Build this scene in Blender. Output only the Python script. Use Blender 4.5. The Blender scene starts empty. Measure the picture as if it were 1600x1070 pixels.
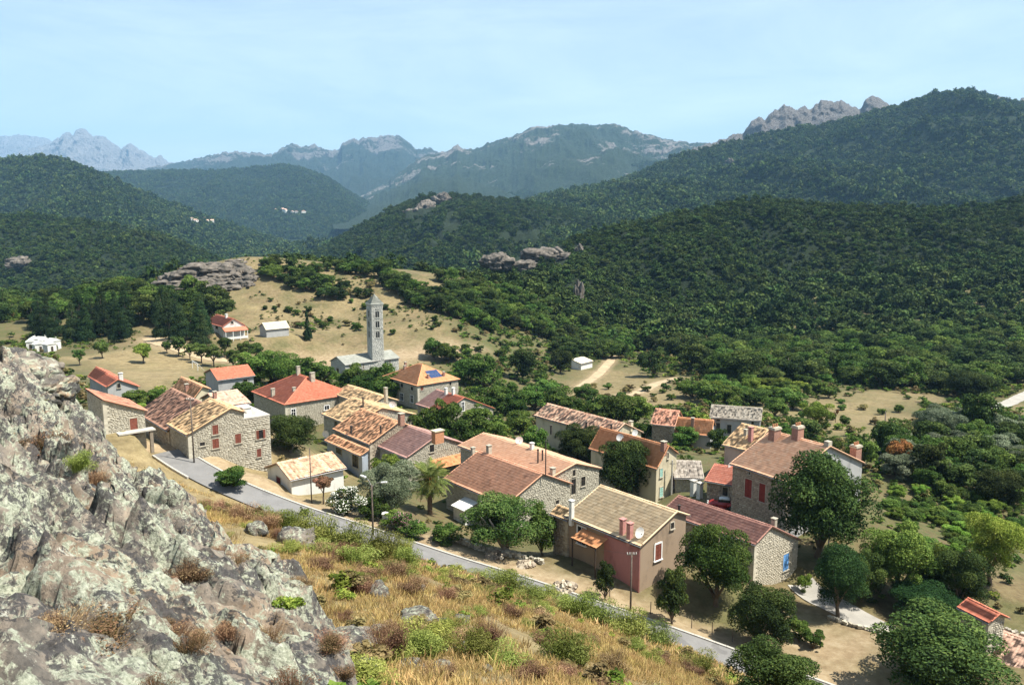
import bpy, math, random
import numpy as np
from mathutils import Vector, Matrix

scene = bpy.context.scene
COL = scene.collection
R = math.radians
# ---------------------------------------------------------------- camera
CAMZ = 60.0
cam_d = bpy.data.cameras.new('camera'); cam = bpy.data.objects.new('camera', cam_d); COL.objects.link(cam)
cam_d.sensor_width = 36.0; cam_d.lens = 36.0*1300/1600
cam_d.clip_start = 0.2; cam_d.clip_end = 60000
cam.location = (0, 0, CAMZ); cam.rotation_euler = (R(90)-math.atan(205/1300), 0, 0)
scene.camera = cam
# ---------------------------------------------------------------- sky and sun
SUN_AZ, SUN_EL = R(-16), R(60)          # azimuth from +X towards +Y
to_sun = Vector((math.cos(SUN_EL)*math.cos(SUN_AZ), math.cos(SUN_EL)*math.sin(SUN_AZ), math.sin(SUN_EL)))
world = bpy.data.worlds.new('World'); scene.world = world; world.use_nodes = True
wt = world.node_tree; wt.nodes.clear()
w_out = wt.nodes.new('ShaderNodeOutputWorld'); w_bg = wt.nodes.new('ShaderNodeBackground')
w_sky = wt.nodes.new('ShaderNodeTexSky'); w_sky.sky_type = 'NISHITA'; w_sky.sun_disc = False
w_sky.sun_elevation = SUN_EL; w_sky.sun_rotation = R(90)-SUN_AZ
w_sky.altitude = 600; w_sky.air_density = 1.0; w_sky.dust_density = 1.2; w_sky.ozone_density = 1.4
w_bg.inputs['Strength'].default_value = 0.082
# thin veil of high cloud over the whole sky
w_tc = wt.nodes.new('ShaderNodeTexCoord'); w_map = wt.nodes.new('ShaderNodeMapping'); w_map.inputs['Scale'].default_value = (1.2, 1.2, 5.5)
w_map.inputs['Rotation'].default_value = (0.25, 0.2, 0.4)
w_n = wt.nodes.new('ShaderNodeTexNoise'); w_n.inputs['Scale'].default_value = 2.1; w_n.inputs['Detail'].default_value = 6; w_n.inputs['Roughness'].default_value = 0.62; w_n.inputs['Distortion'].default_value = 0.5
w_r = wt.nodes.new('ShaderNodeMapRange'); w_r.inputs['From Min'].default_value = 0.40; w_r.inputs['From Max'].default_value = 0.68; w_r.inputs['To Min'].default_value = 0.55; w_r.inputs['To Max'].default_value = 1.15
w_mix = wt.nodes.new('ShaderNodeMixRGB'); w_mix.inputs['Color2'].default_value = (5.9, 7.0, 7.6, 1)
L_ = wt.links.new
L_(w_tc.outputs['Generated'], w_map.inputs['Vector']); L_(w_map.outputs['Vector'], w_n.inputs['Vector'])
# the veil thickens towards the horizon with the length of air looked through: 1 - exp(-t / sin(elevation))
w_sep = wt.nodes.new('ShaderNodeSeparateXYZ'); w_mx = wt.nodes.new('ShaderNodeMath'); w_mx.operation = 'MAXIMUM'; w_mx.inputs[1].default_value = 0.03
w_dv = wt.nodes.new('ShaderNodeMath'); w_dv.operation = 'DIVIDE'; w_dv.inputs[0].default_value = -0.22; w_ex = wt.nodes.new('ShaderNodeMath'); w_ex.operation = 'EXPONENT'
w_sb = wt.nodes.new('ShaderNodeMath'); w_sb.operation = 'SUBTRACT'; w_sb.inputs[0].default_value = 1.0; w_ml = wt.nodes.new('ShaderNodeMath'); w_ml.operation = 'MULTIPLY'; w_ml.use_clamp = True
L_(w_tc.outputs['Generated'], w_sep.inputs[0]); L_(w_sep.outputs['Z'], w_mx.inputs[0]); L_(w_mx.outputs[0], w_dv.inputs[1]); L_(w_dv.outputs[0], w_ex.inputs[0]); L_(w_ex.outputs[0], w_sb.inputs[1])
L_(w_n.outputs['Fac'], w_r.inputs['Value']); L_(w_r.outputs['Result'], w_ml.inputs[0]); L_(w_sb.outputs[0], w_ml.inputs[1]); L_(w_ml.outputs[0], w_mix.inputs['Fac'])
L_(w_sky.outputs['Color'], w_mix.inputs['Color1']); L_(w_mix.outputs['Color'], w_bg.inputs['Color']); L_(w_bg.outputs['Background'], w_out.inputs['Surface'])
sun_d = bpy.data.lights.new('sun', 'SUN'); sun = bpy.data.objects.new('sun', sun_d); COL.objects.link(sun)
sun_d.energy = 5.0; sun_d.angle = R(0.53); sun_d.color = (1.0, 0.95, 0.86)
sun.rotation_euler = to_sun.to_track_quat('Z', 'Y').to_euler(); sun.location = (200, 0, 300)
vs = scene.view_settings; vs.view_transform = 'Standard'; vs.look = 'None'; vs.exposure = 1.04; vs.gamma = 1.0; vs.use_curve_mapping = False
scene.cycles.use_denoising = True; scene.cycles.denoiser = 'OPENIMAGEDENOISE'
scene.cycles.max_bounces = 5; scene.cycles.diffuse_bounces = 2; scene.cycles.glossy_bounces = 2; scene.cycles.transmission_bounces = 3; scene.cycles.volume_bounces = 0; scene.cycles.transparent_max_bounces = 6
scene.cycles.caustics_reflective = False; scene.cycles.caustics_refractive = False
HAZE = 5.8e-5
# ---- site survey, metres (camera at 0,0,60)
TLAB=[('dark shrubby oak between the grey lane and the olive green tree', None),
('green tree right of the olive green tree above the cedar', None),
('dark bush on the dry yard below the blue shutter house', None),
('smaller dark bush at the lower side of the dry yard', None),
('dark tree between the pair behind the straw roof', None),
('dark rounded oak on the roadside slope beside the fence posts', None),
('huge dark oak bush filling the lower right corner', None),
('open-branched dark oak at the bottom edge below the road', None),
('narrow dark oak by the kerb left of the fence posts', None),
('large round green oak in front of the blue shutter house', None),
('thin young oak beside the pink house wall', None),
('massive chestnut tree hiding the front of the manor', None),
('dark green tree with forked trunk beside the grey lane', None),
('olive green broad tree right of the street lamp', None),
('brownish green tree above the small red roof', None),
('feathery light green tree on the terrace at the right edge', None),
('low spreading dark cedar above the corner oak', None),
('old fig tree with pale bare branches beside the road', None),
('bright green tree crowding the fig tree', None),
('grey green olive tree left of the palm', None),
('yellowish tree in front of the mauve roofed house', None),
('small lollipop tree against the white shed', None),
('dark leafy tree between the stone gable house and the row', None),
('dark bush beside the kerb near the top of the road', None),
('tall dark tree left of the pair behind the straw roof', None),
('tall dark tree right of the pair behind the straw roof', None),
('tree at the left end of the old tiled roof', None),
('leafy tree in front of the small tiled house by the parasol', None),
('dark tree between the parasol and the manor wing', None),
('light green bushy tree beside the manor wing', None),
('dark tree behind the manor chimney', None),
('green tree beside the tall brick chimney', None),
('green tree behind the manor roof ridge', None),
('light green field tree right of the farm roof', None),
('small stunted bare tree in the dry field', None),
('grey green olive tree at the edge of the field', None),
('dark oak beside the white lane', None),
('rust and yellow coloured tree below the field', None),
('dark green tree below the olive at the field edge', None),
('round dark tree left of the field hut', None),
('round dark tree beside the field hut', None),
('lone round dark oak casting shadow by the track', None),
('small dark tree beside the dirt track bend', None),
('lone pointed cypress below the knoll', None),
('round clipped tree in the dry field, right of a pair', None),
('round clipped tree in the dry field, nearest the rock', None),
('yellow green round tree alone in the playing field', None),
('round plane tree in the row along the playing field', 'plane trees along the playing field'),
('small green tree left of the small orange roof', 'village trees'),
('small green tree left of the small orange roof, second from the left', 'village trees'),
('small green tree behind the small orange roof', 'village trees'),
('small green tree left of the red roofed hall', 'village trees'),
('medium green tree behind the red roofed hall', 'village trees'),
('small green tree behind the red roofed hall', 'village trees'),
('small green tree in front of the red roofed hall', 'village trees'),
('large green tree behind the red roofed hall', 'village trees'),
('medium green tree in front of the red roofed hall', 'village trees'),
('large green tree behind the red roofed hall, second from the left', 'village trees'),
('large green tree behind the red roofed hall, third from the left', 'village trees'),
('large green tree left of the solar panel house', 'village trees'),
('medium green tree left of the solar panel house', 'village trees'),
('large green tree left of the solar panel house, second from the left', 'village trees'),
('large green tree left of the solar panel house, third from the left', 'village trees'),
('large green tree left of the solar panel house, fourth from the left', 'village trees'),
('medium green tree left of the solar panel house, second from the left', 'village trees'),
('medium green tree behind the solar panel house', 'village trees'),
('medium green tree right of the middle row house', 'village trees'),
('large green tree behind the church', 'village trees'),
('small green tree behind the mauve roofed house', 'village trees'),
('large green tree right of the church', 'village trees'),
('medium green tree right of the middle row house, second from the left', 'village trees'),
('medium green tree behind the red gabled house', 'village trees'),
('large green tree right of the church, second from the left', 'village trees'),
('medium green tree behind the mauve roofed house', 'village trees'),
('medium green tree in front of the red gabled house', 'village trees'),
('large green tree right of the church, third from the left', 'village trees'),
('large green tree behind the red gabled house', 'village trees'),
('medium green tree left of the patchy old tile roof', 'village trees'),
('large green tree right of the solar panel house', 'village trees'),
('medium green tree right of the red gabled house', 'village trees'),
('medium green tree in front of the red gabled house, second from the left', 'village trees'),
('large green tree right of the solar panel house, second from the left', 'village trees'),
('large green tree behind the solar panel house', 'village trees'),
('large green tree right of the solar panel house, third from the left', 'village trees'),
('medium green tree right of the red gabled house, second from the left', 'village trees'),
('medium green tree right of the solar panel house', 'village trees'),
('large green tree behind the small dark house', 'village trees'),
('large green tree behind the small dark house, second from the left', 'village trees'),
('large green tree behind the small dark house, third from the left', 'village trees'),
('small green tree left of the small dark house', 'village trees'),
('large green tree behind the grey farmhouse', 'village trees'),
('large green tree behind the grey farmhouse, second from the left', 'village trees'),
('large green tree in front of the field hut', 'village trees'),
('medium green tree behind the grey farmhouse', 'village trees'),
('large green tree behind the grey farmhouse, third from the left', 'village trees'),
('medium green tree behind the grey farmhouse, second from the left', 'village trees'),
('small green tree in front of the grey farmhouse', 'village trees'),
('large green tree behind the grey farmhouse, fourth from the left', 'village trees'),
('dark oak in the thicket on the right shoulder of the knoll', 'oaks on the knoll shoulder'),
('dark oak scattered on the dry slope right of the bell tower', 'oaks right of the bell tower'),
('dark shrubby oak on the crest of the dry knoll', 'shrubby oaks on the knoll'),
('low green scrub bush on the dry knoll slope', 'scrub bushes on the knoll'),
('dense dark oak in the wood left of the knoll', 'oaks left of the knoll'),
('tall dark conifer in the row behind the white tombs', 'conifers by the cemetery'),
('tall dark conifer in the clump left of the villa', 'conifers by the villa'),
('broad dark oak in the valley wood right of the track', 'oaks in the valley wood'),
('light green tree along the hedge behind the farm', 'hedge trees behind the farm'),
('dark oak on the steep bank at the right edge', 'oaks on the right bank'),
('bright green bramble mound on the right hand slope', 'green bramble mounds'),
('green bush on the scrubby slope above the olive green tree', 'scrubby slope bushes'),
('low bush dotted over the dry field behind the large stone house', 'bushes in the dry field'),
('green scrub bush on the slope behind the solar panel house', 'scrub behind the solar house'),
('low scrub bush in the meadow beside the dirt tracks', 'meadow scrub'),
('dark oak closing the meadow behind the field hut', 'oaks behind the hut')]
TR=[(39,87,17.1,5.6,5.9,'oak',0),(47.4,89,17.1,6.3,6.2,'oak_fresh',1),(29.1,78.8,16.8,3,2.7,'bush',2),(30.2,77.4,16.7,2.4,2.1,'bush',3),(16.2,140.1,15.9,7.6,6,'oak_fresh',4),(24.5,76.7,17.2,7.2,7.2,'oak',5),
(38,68.6,16.5,12.9,8.4,'oak',6),(11,32.1,39.1,4.1,3.1,'oak_open',7),(16.2,78.9,18.3,3.8,6.6,'oak',8),(21.7,83.2,18.4,8.2,9.6,'oak_fresh',9),(9.8,82.2,19.4,2.8,4.4,'oak_open',10),(37.2,96.2,18.2,12.3,12.9,'chestnut',11),
(35,83.6,16.8,6.7,8.4,'cedar',12),(43.4,88.4,17,8.3,9.5,'oak_fresh',13),(49.2,85.6,16.7,6.8,7.1,'oak',14),(55,90.2,17.3,7.6,9.4,'acacia',15),(44.2,84,16.4,8.4,4.3,'cedar',16),(-0.6,92.3,20.2,10.4,8,'fig',17),
(3.6,92.9,19.8,4.1,6.6,'oak_fresh',18),(-15.4,101.8,21.3,7.8,7.7,'olive',19),(-19,123.6,17.3,5.7,6.1,'acacia',20),(-24.2,102.2,22.8,2.8,3.9,'lollipop_red',21),(-33.9,123.4,23.1,8.2,6.3,'chestnut',22),
(-35.2,100.4,26,5.4,3.1,'bush',23),(11.7,142.6,16.1,9.2,6.6,'oak',24),(17.1,124,15.6,9.4,10.7,'oak',25),(4.3,143.4,16.3,5.7,6,'oak_fresh',26),(35.9,168.8,10.8,6.8,5.2,'oak_fresh',27),
(41.5,163.2,11.4,4.5,5.8,'oak',28),(40.8,150.5,14.2,3.9,3.9,'acacia',29),(61.5,170.3,11.1,8.4,6.3,'oak',30),(61.2,140.7,14.9,6.5,7.1,'oak_fresh',31),(59,148,14.2,4.6,5,'oak_fresh',32),
(73.1,194.5,8.4,7.8,6.9,'acacia',33),(83,207.8,6.3,2.2,3.8,'snag',34),(93.8,178.6,9.4,11.3,8.5,'olive',35),(105.9,184,8.2,9.9,11.6,'oak',36),(67.7,140.1,14.8,6,6.5,'rust',37),(70.2,134.9,14.5,7.7,7.5,'oak',38),
(3.8,281.1,2.6,11.7,11.2,'oak',39),(18.1,304.2,0.3,9.8,10.3,'oak',40),(51.4,298.1,0.3,11.5,11,'oak',41),(30.7,222.4,6.1,4.8,4.8,'oak',42),(-74,297.3,13.9,3.9,10.1,'cypress',43),(-127,254.1,14.8,4.9,5.5,'lollipop',44),
(-126.5,239.7,15.2,4.2,4.8,'lollipop',45),(-111.4,247.4,14.6,5.7,6.5,'lollipop_y',46),(-110.9,263.7,14.7,3.4,4.1,'lollipop',47),(-106.1,260.7,14.2,5.2,6.3,'lollipop',47),(-101,257,13.6,4.4,5.2,'lollipop',47),
(-96.4,254.2,13.1,5.5,6.6,'lollipop',47),(-91.5,251.1,12.7,5.8,7,'lollipop',47),(-93,265.7,12.7,5.7,6.9,'lollipop',47),(-85.5,250.7,12,5.4,6.5,'lollipop',47),(-86.2,265.1,11.5,5.7,6.8,'lollipop',47),
(-82.3,264.4,10.8,6.1,7.3,'lollipop',47),(-71,154,23.6,5.9,2.9,'oak_fresh',48),(-69.1,156.7,23.3,5.1,3.2,'oak_fresh',49),(-63.5,161.1,21.5,3.7,2.2,'oak_fresh',50),(-72.2,195.7,18.1,4.5,3,'oak_fresh',51),
(-71.8,198.9,18.2,6.9,4.4,'oak_fresh',52),(-66.7,192.9,17.9,5.6,3.7,'oak_fresh',53),(-61.5,186,17.6,6.4,4.5,'oak_fresh',54),(-63.5,202.1,17.5,10.7,8.4,'oak_fresh',55),(-57.6,182.6,16.9,7,5.4,'oak_fresh',56),
(-59.3,204,16.8,13.7,9.5,'oak_fresh',57),(-54.7,209.7,15.3,12.5,8.3,'oak_fresh',58),(-52.1,221.4,13.2,9.4,7.2,'oak_fresh',59),(-44.9,217.8,12.5,7.1,5.6,'oak_fresh',60),(-41.4,219.2,11.8,9.3,7.9,'oak_fresh',61),
(-36,203,12.5,10.7,8,'oak_fresh',62),(-34.8,217.9,11.1,10.5,9,'oak_fresh',63),(-31.2,208.6,11.5,8.8,7.9,'oak_fresh',64),(-28.9,229.4,9.6,6.6,5.1,'oak_fresh',65),(-16.1,150.4,16.9,7.5,7,'oak_fresh',66),
(-26.9,286.9,8.5,9.9,7.9,'oak_fresh',67),(-12.6,144.2,16.3,6.4,5.7,'oak_fresh',68),(-22.4,286.1,7.7,11,7.4,'oak_fresh',69),(-12,151.7,16.8,6.7,9.2,'oak_fresh',70),(-11.7,198.1,10.7,8.4,6.1,'oak_fresh',71),
(-14.2,258.3,5.8,10.9,8.9,'oak_fresh',72),(-7.5,144.1,16.3,8.6,7.7,'oak_fresh',73),(-8.1,185,10.4,8.9,6.4,'oak_fresh',74),(-9,255.1,5.2,13.2,11.4,'oak_fresh',75),(-6.3,198.4,10.3,10.3,7.9,'oak_fresh',76),
(-3.8,149.4,16.5,6.9,6.7,'oak_fresh',77),(-1.7,220.8,6.5,10.6,8.4,'oak_fresh',78),(0,202.5,9.3,8.6,6.3,'oak_fresh',79),(1.4,174.9,12.2,7.1,6,'oak_fresh',80),(6.2,223.3,5.9,9.9,6.9,'oak_fresh',81),
(11.8,250.4,3.8,9.6,5.2,'oak_fresh',82),(12.3,223.7,5.8,9.5,6.6,'oak_fresh',83),(15.8,210.6,7.3,8.1,5.4,'oak_fresh',84),(21.8,241.2,4.5,7.9,5,'oak_fresh',85),(21.9,198.2,8.8,9.5,7.5,'oak_fresh',86),
(24.8,190.1,9.6,11,8.2,'oak_fresh',87),(29.1,193.9,9.2,10.1,7.7,'oak_fresh',88),(28.3,173.9,10.8,5.7,5.1,'oak_fresh',89),(53.6,243.2,4.6,10.3,5.9,'oak_fresh',90),(57.4,235.1,5,11.3,6.9,'oak_fresh',91),
(64.2,255.1,4,10.8,6.2,'oak_fresh',92),(62.7,234,4.8,9,6,'oak_fresh',93),(70.6,235.7,4.5,10,5.3,'oak_fresh',94),(70,216.1,5.9,8.3,5.6,'oak_fresh',95),(57.3,167.6,11.2,5.5,4.9,'oak_fresh',96),
(79.8,229.9,4.3,11,6.3,'oak_fresh',97),(26.5,391.7,-1.5,11.6,9.7,'oak',98),(47.5,400.6,-4.1,9.1,6,'oak',98),(-10.1,374.1,16.1,12.1,9.7,'oak',98),(27,408.2,6.3,8.6,7.3,'oak',98),(-10.9,379.8,17.5,12.4,10.2,'oak_fresh',98),
(-1.8,393.6,16.6,11.9,9.3,'oak',98),(-3,376.2,13.2,8.8,5.9,'oak',98),(23.3,395.5,2.9,11.2,7.4,'oak_fresh',98),(-1.5,364.8,10.9,11.2,7.4,'oak',98),(6.1,371.5,7.8,9.9,7.2,'oak',98),(-18.3,367.1,18,11.7,8.7,'oak_fresh',98),
(11.4,378.3,5.5,11.5,8.3,'oak_fresh',98),(-22.1,373.4,20.4,11.1,9.4,'oak',98),(-13.7,358,15.1,8.3,6.1,'oak',98),(41.5,341.4,-0.6,10,7.5,'oak_fresh',98),(13.7,405.4,12.1,9.8,6.7,'oak_fresh',98),
(14.4,390.2,6.3,10.5,7.9,'oak',98),(42.2,399.1,-3.8,11.1,8.7,'oak_fresh',98),(-4.4,358.6,11.6,11.5,9,'oak_fresh',98),(-0.7,388.2,14.7,9.3,7,'oak_fresh',98),(37.3,394.3,-4.9,9.6,7.8,'oak_fresh',98),
(33.3,397.9,-1.7,11.3,7.7,'oak_fresh',98),(7.5,393,11.5,11,7.3,'oak',98),(20.1,408.8,10,10.6,8.9,'oak',98),(15.1,397.5,8.8,9.4,8,'oak_fresh',98),(5.2,377.9,9.2,10.5,7.3,'oak_fresh',98),
(-6,392.5,18.2,12.4,8.8,'oak_fresh',98),(50,390.3,-6.5,8.1,5.5,'oak_fresh',98),(39.3,409.4,1,8.2,5.7,'oak_fresh',98),(12.1,364.7,4.6,11.2,9.3,'oak_fresh',98),(47.8,406.7,-2.2,9.9,7,'oak_fresh',98),
(43.5,407,-1.2,8.1,6.5,'oak',98),(1.4,380.9,11.9,8.6,7,'oak_fresh',98),(-21.2,387,22.8,8.9,5.9,'oak_fresh',98),(8.7,398.5,12.6,12.2,10.2,'oak_fresh',98),(-15.7,379.5,19.4,9.7,7,'oak_fresh',98),
(32.7,412.6,4.8,12.2,8.2,'oak_fresh',98),(37.3,400.3,-2,8.7,6.1,'oak',98),(-24.2,365.9,19.6,9.3,6.7,'oak',98),(18.2,373.3,1.4,8.1,5.5,'oak',98),(-18,372.4,18.8,9.6,6.6,'oak',98),(56.6,400.4,-4.7,8.5,6.1,'oak',98),
(-7.9,369.5,14.4,9.1,7.7,'oak',98),(-14.7,387.2,20.6,11.2,9.3,'oak',98),(25.9,385.5,-3,8.1,6.4,'oak_fresh',98),(19,383.7,1.4,10,8.1,'oak',98),(32.5,391.7,-4.8,11.3,8.7,'oak',98),(-19.5,360.1,17.3,11.6,9.4,'oak',98),
(7.5,387.1,9.8,10.4,8.6,'oak_fresh',98),(21.5,402.6,7.5,9.5,6.3,'oak_fresh',98),(-10.7,362.4,14.5,10.1,7.9,'oak',98),(57.3,392.5,-6,8.3,7,'oak',98),(29,398.6,1,8.2,5.3,'oak_fresh',98),
(34.9,405.9,1.5,11.9,9.9,'oak',98),(-8.4,387.9,18.2,10.5,7.3,'oak_fresh',98),(45,356.1,-1.4,9.3,6.6,'oak_fresh',98),(-12.1,394.4,20.9,9.5,6.4,'oak_fresh',98),(44.8,390.1,-6.6,10.5,8.6,'oak_fresh',98),
(53.6,406.1,-3.2,12,9,'oak_fresh',98),(34.8,352.6,-0.4,8.3,5.5,'oak_fresh',98),(-14.1,369.7,16.9,8.3,5.7,'oak_fresh',98),(5.5,362.5,7.5,8.9,7.2,'oak_fresh',98),(30.5,403.8,2.9,8.2,6.9,'oak_fresh',98),
(-9.7,356,13.4,9.4,7.6,'oak',98),(-16.9,392.6,22.3,8.5,6.2,'oak',98),(-27,369.8,21.1,11.9,9.2,'oak',98),(0.1,399.7,17,11.1,8.3,'oak_fresh',98),(43.8,412.6,0.6,8,5.7,'oak',98),(42.4,351.9,-0.9,8.9,7,'oak_fresh',98),
(11.9,383.6,6.1,11.9,9.2,'oak_fresh',98),(13.7,371.6,3.8,12.4,8.9,'oak_fresh',98),(51.9,401,-4.4,11.3,8.9,'oak',98),(37.3,345.7,-0.4,11.6,8,'oak',98),(22.1,389.6,0.8,8.8,6.2,'oak',98),
(-6.1,382.8,16,11.1,8.6,'oak_fresh',98),(-3.4,369.7,12.4,12.1,9,'oak_fresh',98),(0.7,357.8,9.4,8.8,6.7,'oak',98),(-22.6,380.3,21.9,9.3,7.5,'oak',98),(2.8,367.9,9.2,8.1,5.5,'oak',98),
(4.8,401,15.2,9.4,7.1,'oak_fresh',98),(3.2,391.2,13.4,11.2,8.2,'oak',98),(19,394.4,5,9.2,6.8,'oak',98),(52.7,386,-6.6,11.6,9.1,'oak_fresh',98),(15.5,380.4,3.3,10.3,8.6,'oak',98),(47,394.8,-5.7,8.6,6.8,'oak_fresh',98),
(40.2,358.5,-1.4,10.1,6.9,'oak_fresh',98),(21,378.7,-0.2,9.6,7.4,'oak',98),(52.3,395,-5.8,10,8,'oak',98),(-17.5,342.8,15.1,6.1,4.5,'oak',99),(-26.5,359.8,19.1,8.2,6.8,'oak_fresh',99),
(-31.7,358.5,20,6.8,5.1,'oak_fresh',99),(-16.7,337.1,14.5,10.4,7,'oak_fresh',99),(-17.4,379.6,20,6.5,5.3,'oak',99),(-13.3,346.9,14,7.7,5.8,'oak',99),(-42.9,369.7,23.8,9.3,6.5,'oak_fresh',99),
(-24.9,353.4,17.9,6.9,5.3,'oak_fresh',99),(-49.9,366,23.5,10.3,8.1,'oak_fresh',99),(-54.6,371.3,25.1,6.1,4.6,'oak_fresh',99),(-15.5,371.2,17.7,6.3,4.7,'oak',99),(-25.4,383.6,23.4,9.1,6,'oak',99),
(-21.4,386.7,22.8,8.6,7.1,'oak',99),(-31,344.4,18,9.8,7.9,'oak',99),(-39.1,364.9,22.3,8.2,5.8,'oak_fresh',99),(-42.6,354.2,20.4,9.4,6.6,'oak',99),(-22.2,340.8,16.2,8.6,7,'oak_fresh',99),
(-28.8,348.9,18.1,6.3,5,'oak_fresh',99),(-35.8,349.9,19.2,7.4,5.1,'oak_fresh',99),(-12.6,337.4,13.2,9.5,7.2,'oak_fresh',99),(-19.1,350,16.1,7.1,5,'oak_fresh',99),(-35.8,360,20.9,7.2,5.4,'oak',99),
(-46.9,362.5,22.5,6.8,5.2,'oak',99),(-43.6,359.4,21.6,6.9,5.8,'oak_fresh',99),(-26.5,343.5,17.2,7.7,6.2,'oak',99),(-57.1,375.6,26.2,7.1,5.8,'oak',99),(-34.1,365.8,21.8,8,6.5,'oak',99),
(-29.3,391.8,25.9,10.4,8.2,'oak_fresh',99),(-48.4,371.4,24.8,10.2,8.4,'oak',99),(-39.9,350.4,19.6,7.6,6.2,'oak_fresh',99),(-38.4,355.4,20.3,9.9,7.1,'oak',99),(-59.4,389,29.2,10.4,8.5,'oak',99),
(-22.1,357.8,17.8,8.8,6.2,'oak',99),(-19.9,392,23.2,6.8,5.1,'oak',99),(-57.9,384,28.2,8.6,6.4,'oak_fresh',99),(-50.9,375.7,26,7.8,6,'oak_fresh',99),(-21.3,376.1,20.6,9.3,7.2,'oak_fresh',99),
(-10.3,342.1,12.6,7.1,4.8,'oak',99),(-22.6,346.5,16.7,6.8,5.4,'oak_fresh',99),(-18.3,355.3,16.4,8,5.8,'oak_fresh',99),(-8.7,334.7,11.6,10.4,7.3,'oak_fresh',99),(-28.8,354.3,18.8,9.3,6.4,'oak',99),
(-54.7,379.9,27.2,8.6,6.5,'oak_fresh',99),(-33.4,392.2,26.9,9.4,6.3,'oak',99),(-28.3,367.1,20.9,10.2,6.7,'oak_fresh',99),(-21.2,370.9,19.6,9.6,6.9,'oak',99),(-82.3,368.1,25,5.6,3.9,'oak_fresh',100),
(-68.8,395,30.2,6.8,5,'oak_fresh',100),(-77,405.8,31.8,7.2,4.7,'oak',100),(-53.6,375.5,26.1,8.9,6.7,'oak',100),(-55.8,384.4,28.2,5.1,3.8,'oak_fresh',100),(-81,359,22.4,8.6,6.1,'oak',100),
(-92.3,376.5,27.9,8.5,5.6,'oak',100),(-103.6,375,28.3,6.6,4.4,'oak',100),(-49,376.5,26,5.2,3.9,'oak',100),(-105.6,387.3,31.9,5.1,3.5,'oak',100),(-99.6,382.3,30,7.7,5.8,'oak_fresh',100),
(-97,377.9,28.6,6.2,4.3,'oak',100),(-113.1,387.1,32.5,8.4,6.7,'oak_fresh',100),(-113.2,397.6,35.2,6.8,5,'oak',100),(-75,366.7,24.3,8.8,6.5,'oak',100),(-90.7,388.6,30.6,8.5,6.4,'oak_fresh',100),
(-78,392.9,30.3,7.7,5.8,'oak_fresh',100),(-83.4,407.1,32.5,5.6,3.9,'oak',100),(-77.9,362.7,23.3,6.3,4.3,'oak',100),(-108.7,376.9,29.2,8.7,6.7,'oak_fresh',100),(-81.5,396.9,31.2,6.6,4.4,'oak_fresh',100),
(-87.3,374.7,27.1,7.8,5.7,'oak_fresh',100),(-61.9,390.3,29.5,8.7,6.9,'oak',100),(-74.5,359.4,22.2,8.9,5.9,'oak',100),(-67.4,362.1,22.8,5.6,4.4,'oak',100),(-62.9,361.4,22.6,6.2,4.6,'oak',100),
(-93.9,381.7,29.4,8.1,5.9,'oak_fresh',100),(-64,411.4,31.4,8.7,6.7,'oak_fresh',100),(-110.5,393.5,34,5.9,4.1,'oak',100),(-86.8,366.5,24.9,7,5.4,'oak',100),(-91.8,366.3,25.2,8.4,6.2,'oak_fresh',100),
(-67.9,389.4,29.4,8.9,6.9,'oak_fresh',100),(-65.7,402.1,31,6.9,4.9,'oak_fresh',100),(-113.5,380.9,30.6,6.7,4.9,'oak_fresh',100),(-77.3,398.7,31,6.5,4.9,'oak_fresh',100),(-97.2,387.6,31.1,7.5,5.7,'oak',100),
(-108.3,382.8,30.9,8.3,5.5,'oak_fresh',100),(-95.3,372.4,27.1,6.8,4.8,'oak',100),(-89.8,404.9,33.1,5.7,4.2,'oak',100),(-87.8,396.1,31.7,5.8,4.5,'oak',100),(-116.9,393.8,34.7,5.2,3.8,'oak_fresh',100),
(-50.6,371.6,24.9,5.3,4.1,'oak_fresh',100),(-83.1,373.6,26.6,8.3,5.7,'oak_fresh',100),(-68.9,414.6,31.7,6,4,'oak_fresh',100),(-72.5,401.8,31.1,8.8,7,'oak_fresh',100),(-73.4,394,30.2,8.4,6.5,'oak_fresh',100),
(-84.2,401.9,32.1,7.9,5.3,'oak',100),(-71.2,406.9,31.5,6.4,4.4,'oak',100),(-103.4,392.7,33,8,5.6,'oak',100),(-98,368.4,26.2,8.9,6.2,'oak',100),(-82.5,314.7,16,4.6,2.6,'bush_dry',101),
(-73.9,326.1,15.5,3.1,2,'bush_dry',101),(-20,319.8,14.3,4,2.6,'bush',101),(-23.7,372.7,20.7,4.3,2.8,'bush',101),(-54.9,369.9,24.7,2.3,1.4,'bush_dry',101),(-101.4,339.3,19.8,3.5,1.9,'bush',101),
(-57.8,336,16.9,3.6,2.2,'bush',101),(-21.9,316.6,14.3,3.2,1.9,'bush_dry',101),(-57,385.9,28.6,2.6,1.5,'bush',101),(-60.8,351.6,20,5,3,'bush',101),(-49.8,342.5,18.4,2.8,1.8,'bush',101),
(-30.7,315.3,15.2,3.4,1.9,'bush',101),(-63.7,374,26,4.6,3,'bush_dry',101),(-96,336,18.9,2.2,1.5,'bush',101),(-72.9,330.3,15.6,4.3,2.9,'bush',101),(-104.7,376.9,28.9,5,3.4,'bush_dry',101),
(-65.2,360.4,22.3,3.4,2.3,'bush_dry',101),(-84.4,342.4,18.4,4.7,2.9,'bush',101),(-83,320.6,16.1,2.4,1.4,'bush',101),(-82.5,337.8,17.2,3.4,2,'bush_dry',101),(-25.3,351.6,17.8,2.8,1.7,'bush_dry',101),
(-77.1,328.2,15.7,3.7,2.2,'bush',101),(-39.5,381.1,26,3.7,2.5,'bush',101),(-92.1,375.6,27.7,3.1,1.9,'bush',101),(-27.5,364.6,20.2,4.8,3,'bush_dry',101),(-71.7,364.2,23.5,4.8,3.1,'bush_dry',101),
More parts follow.
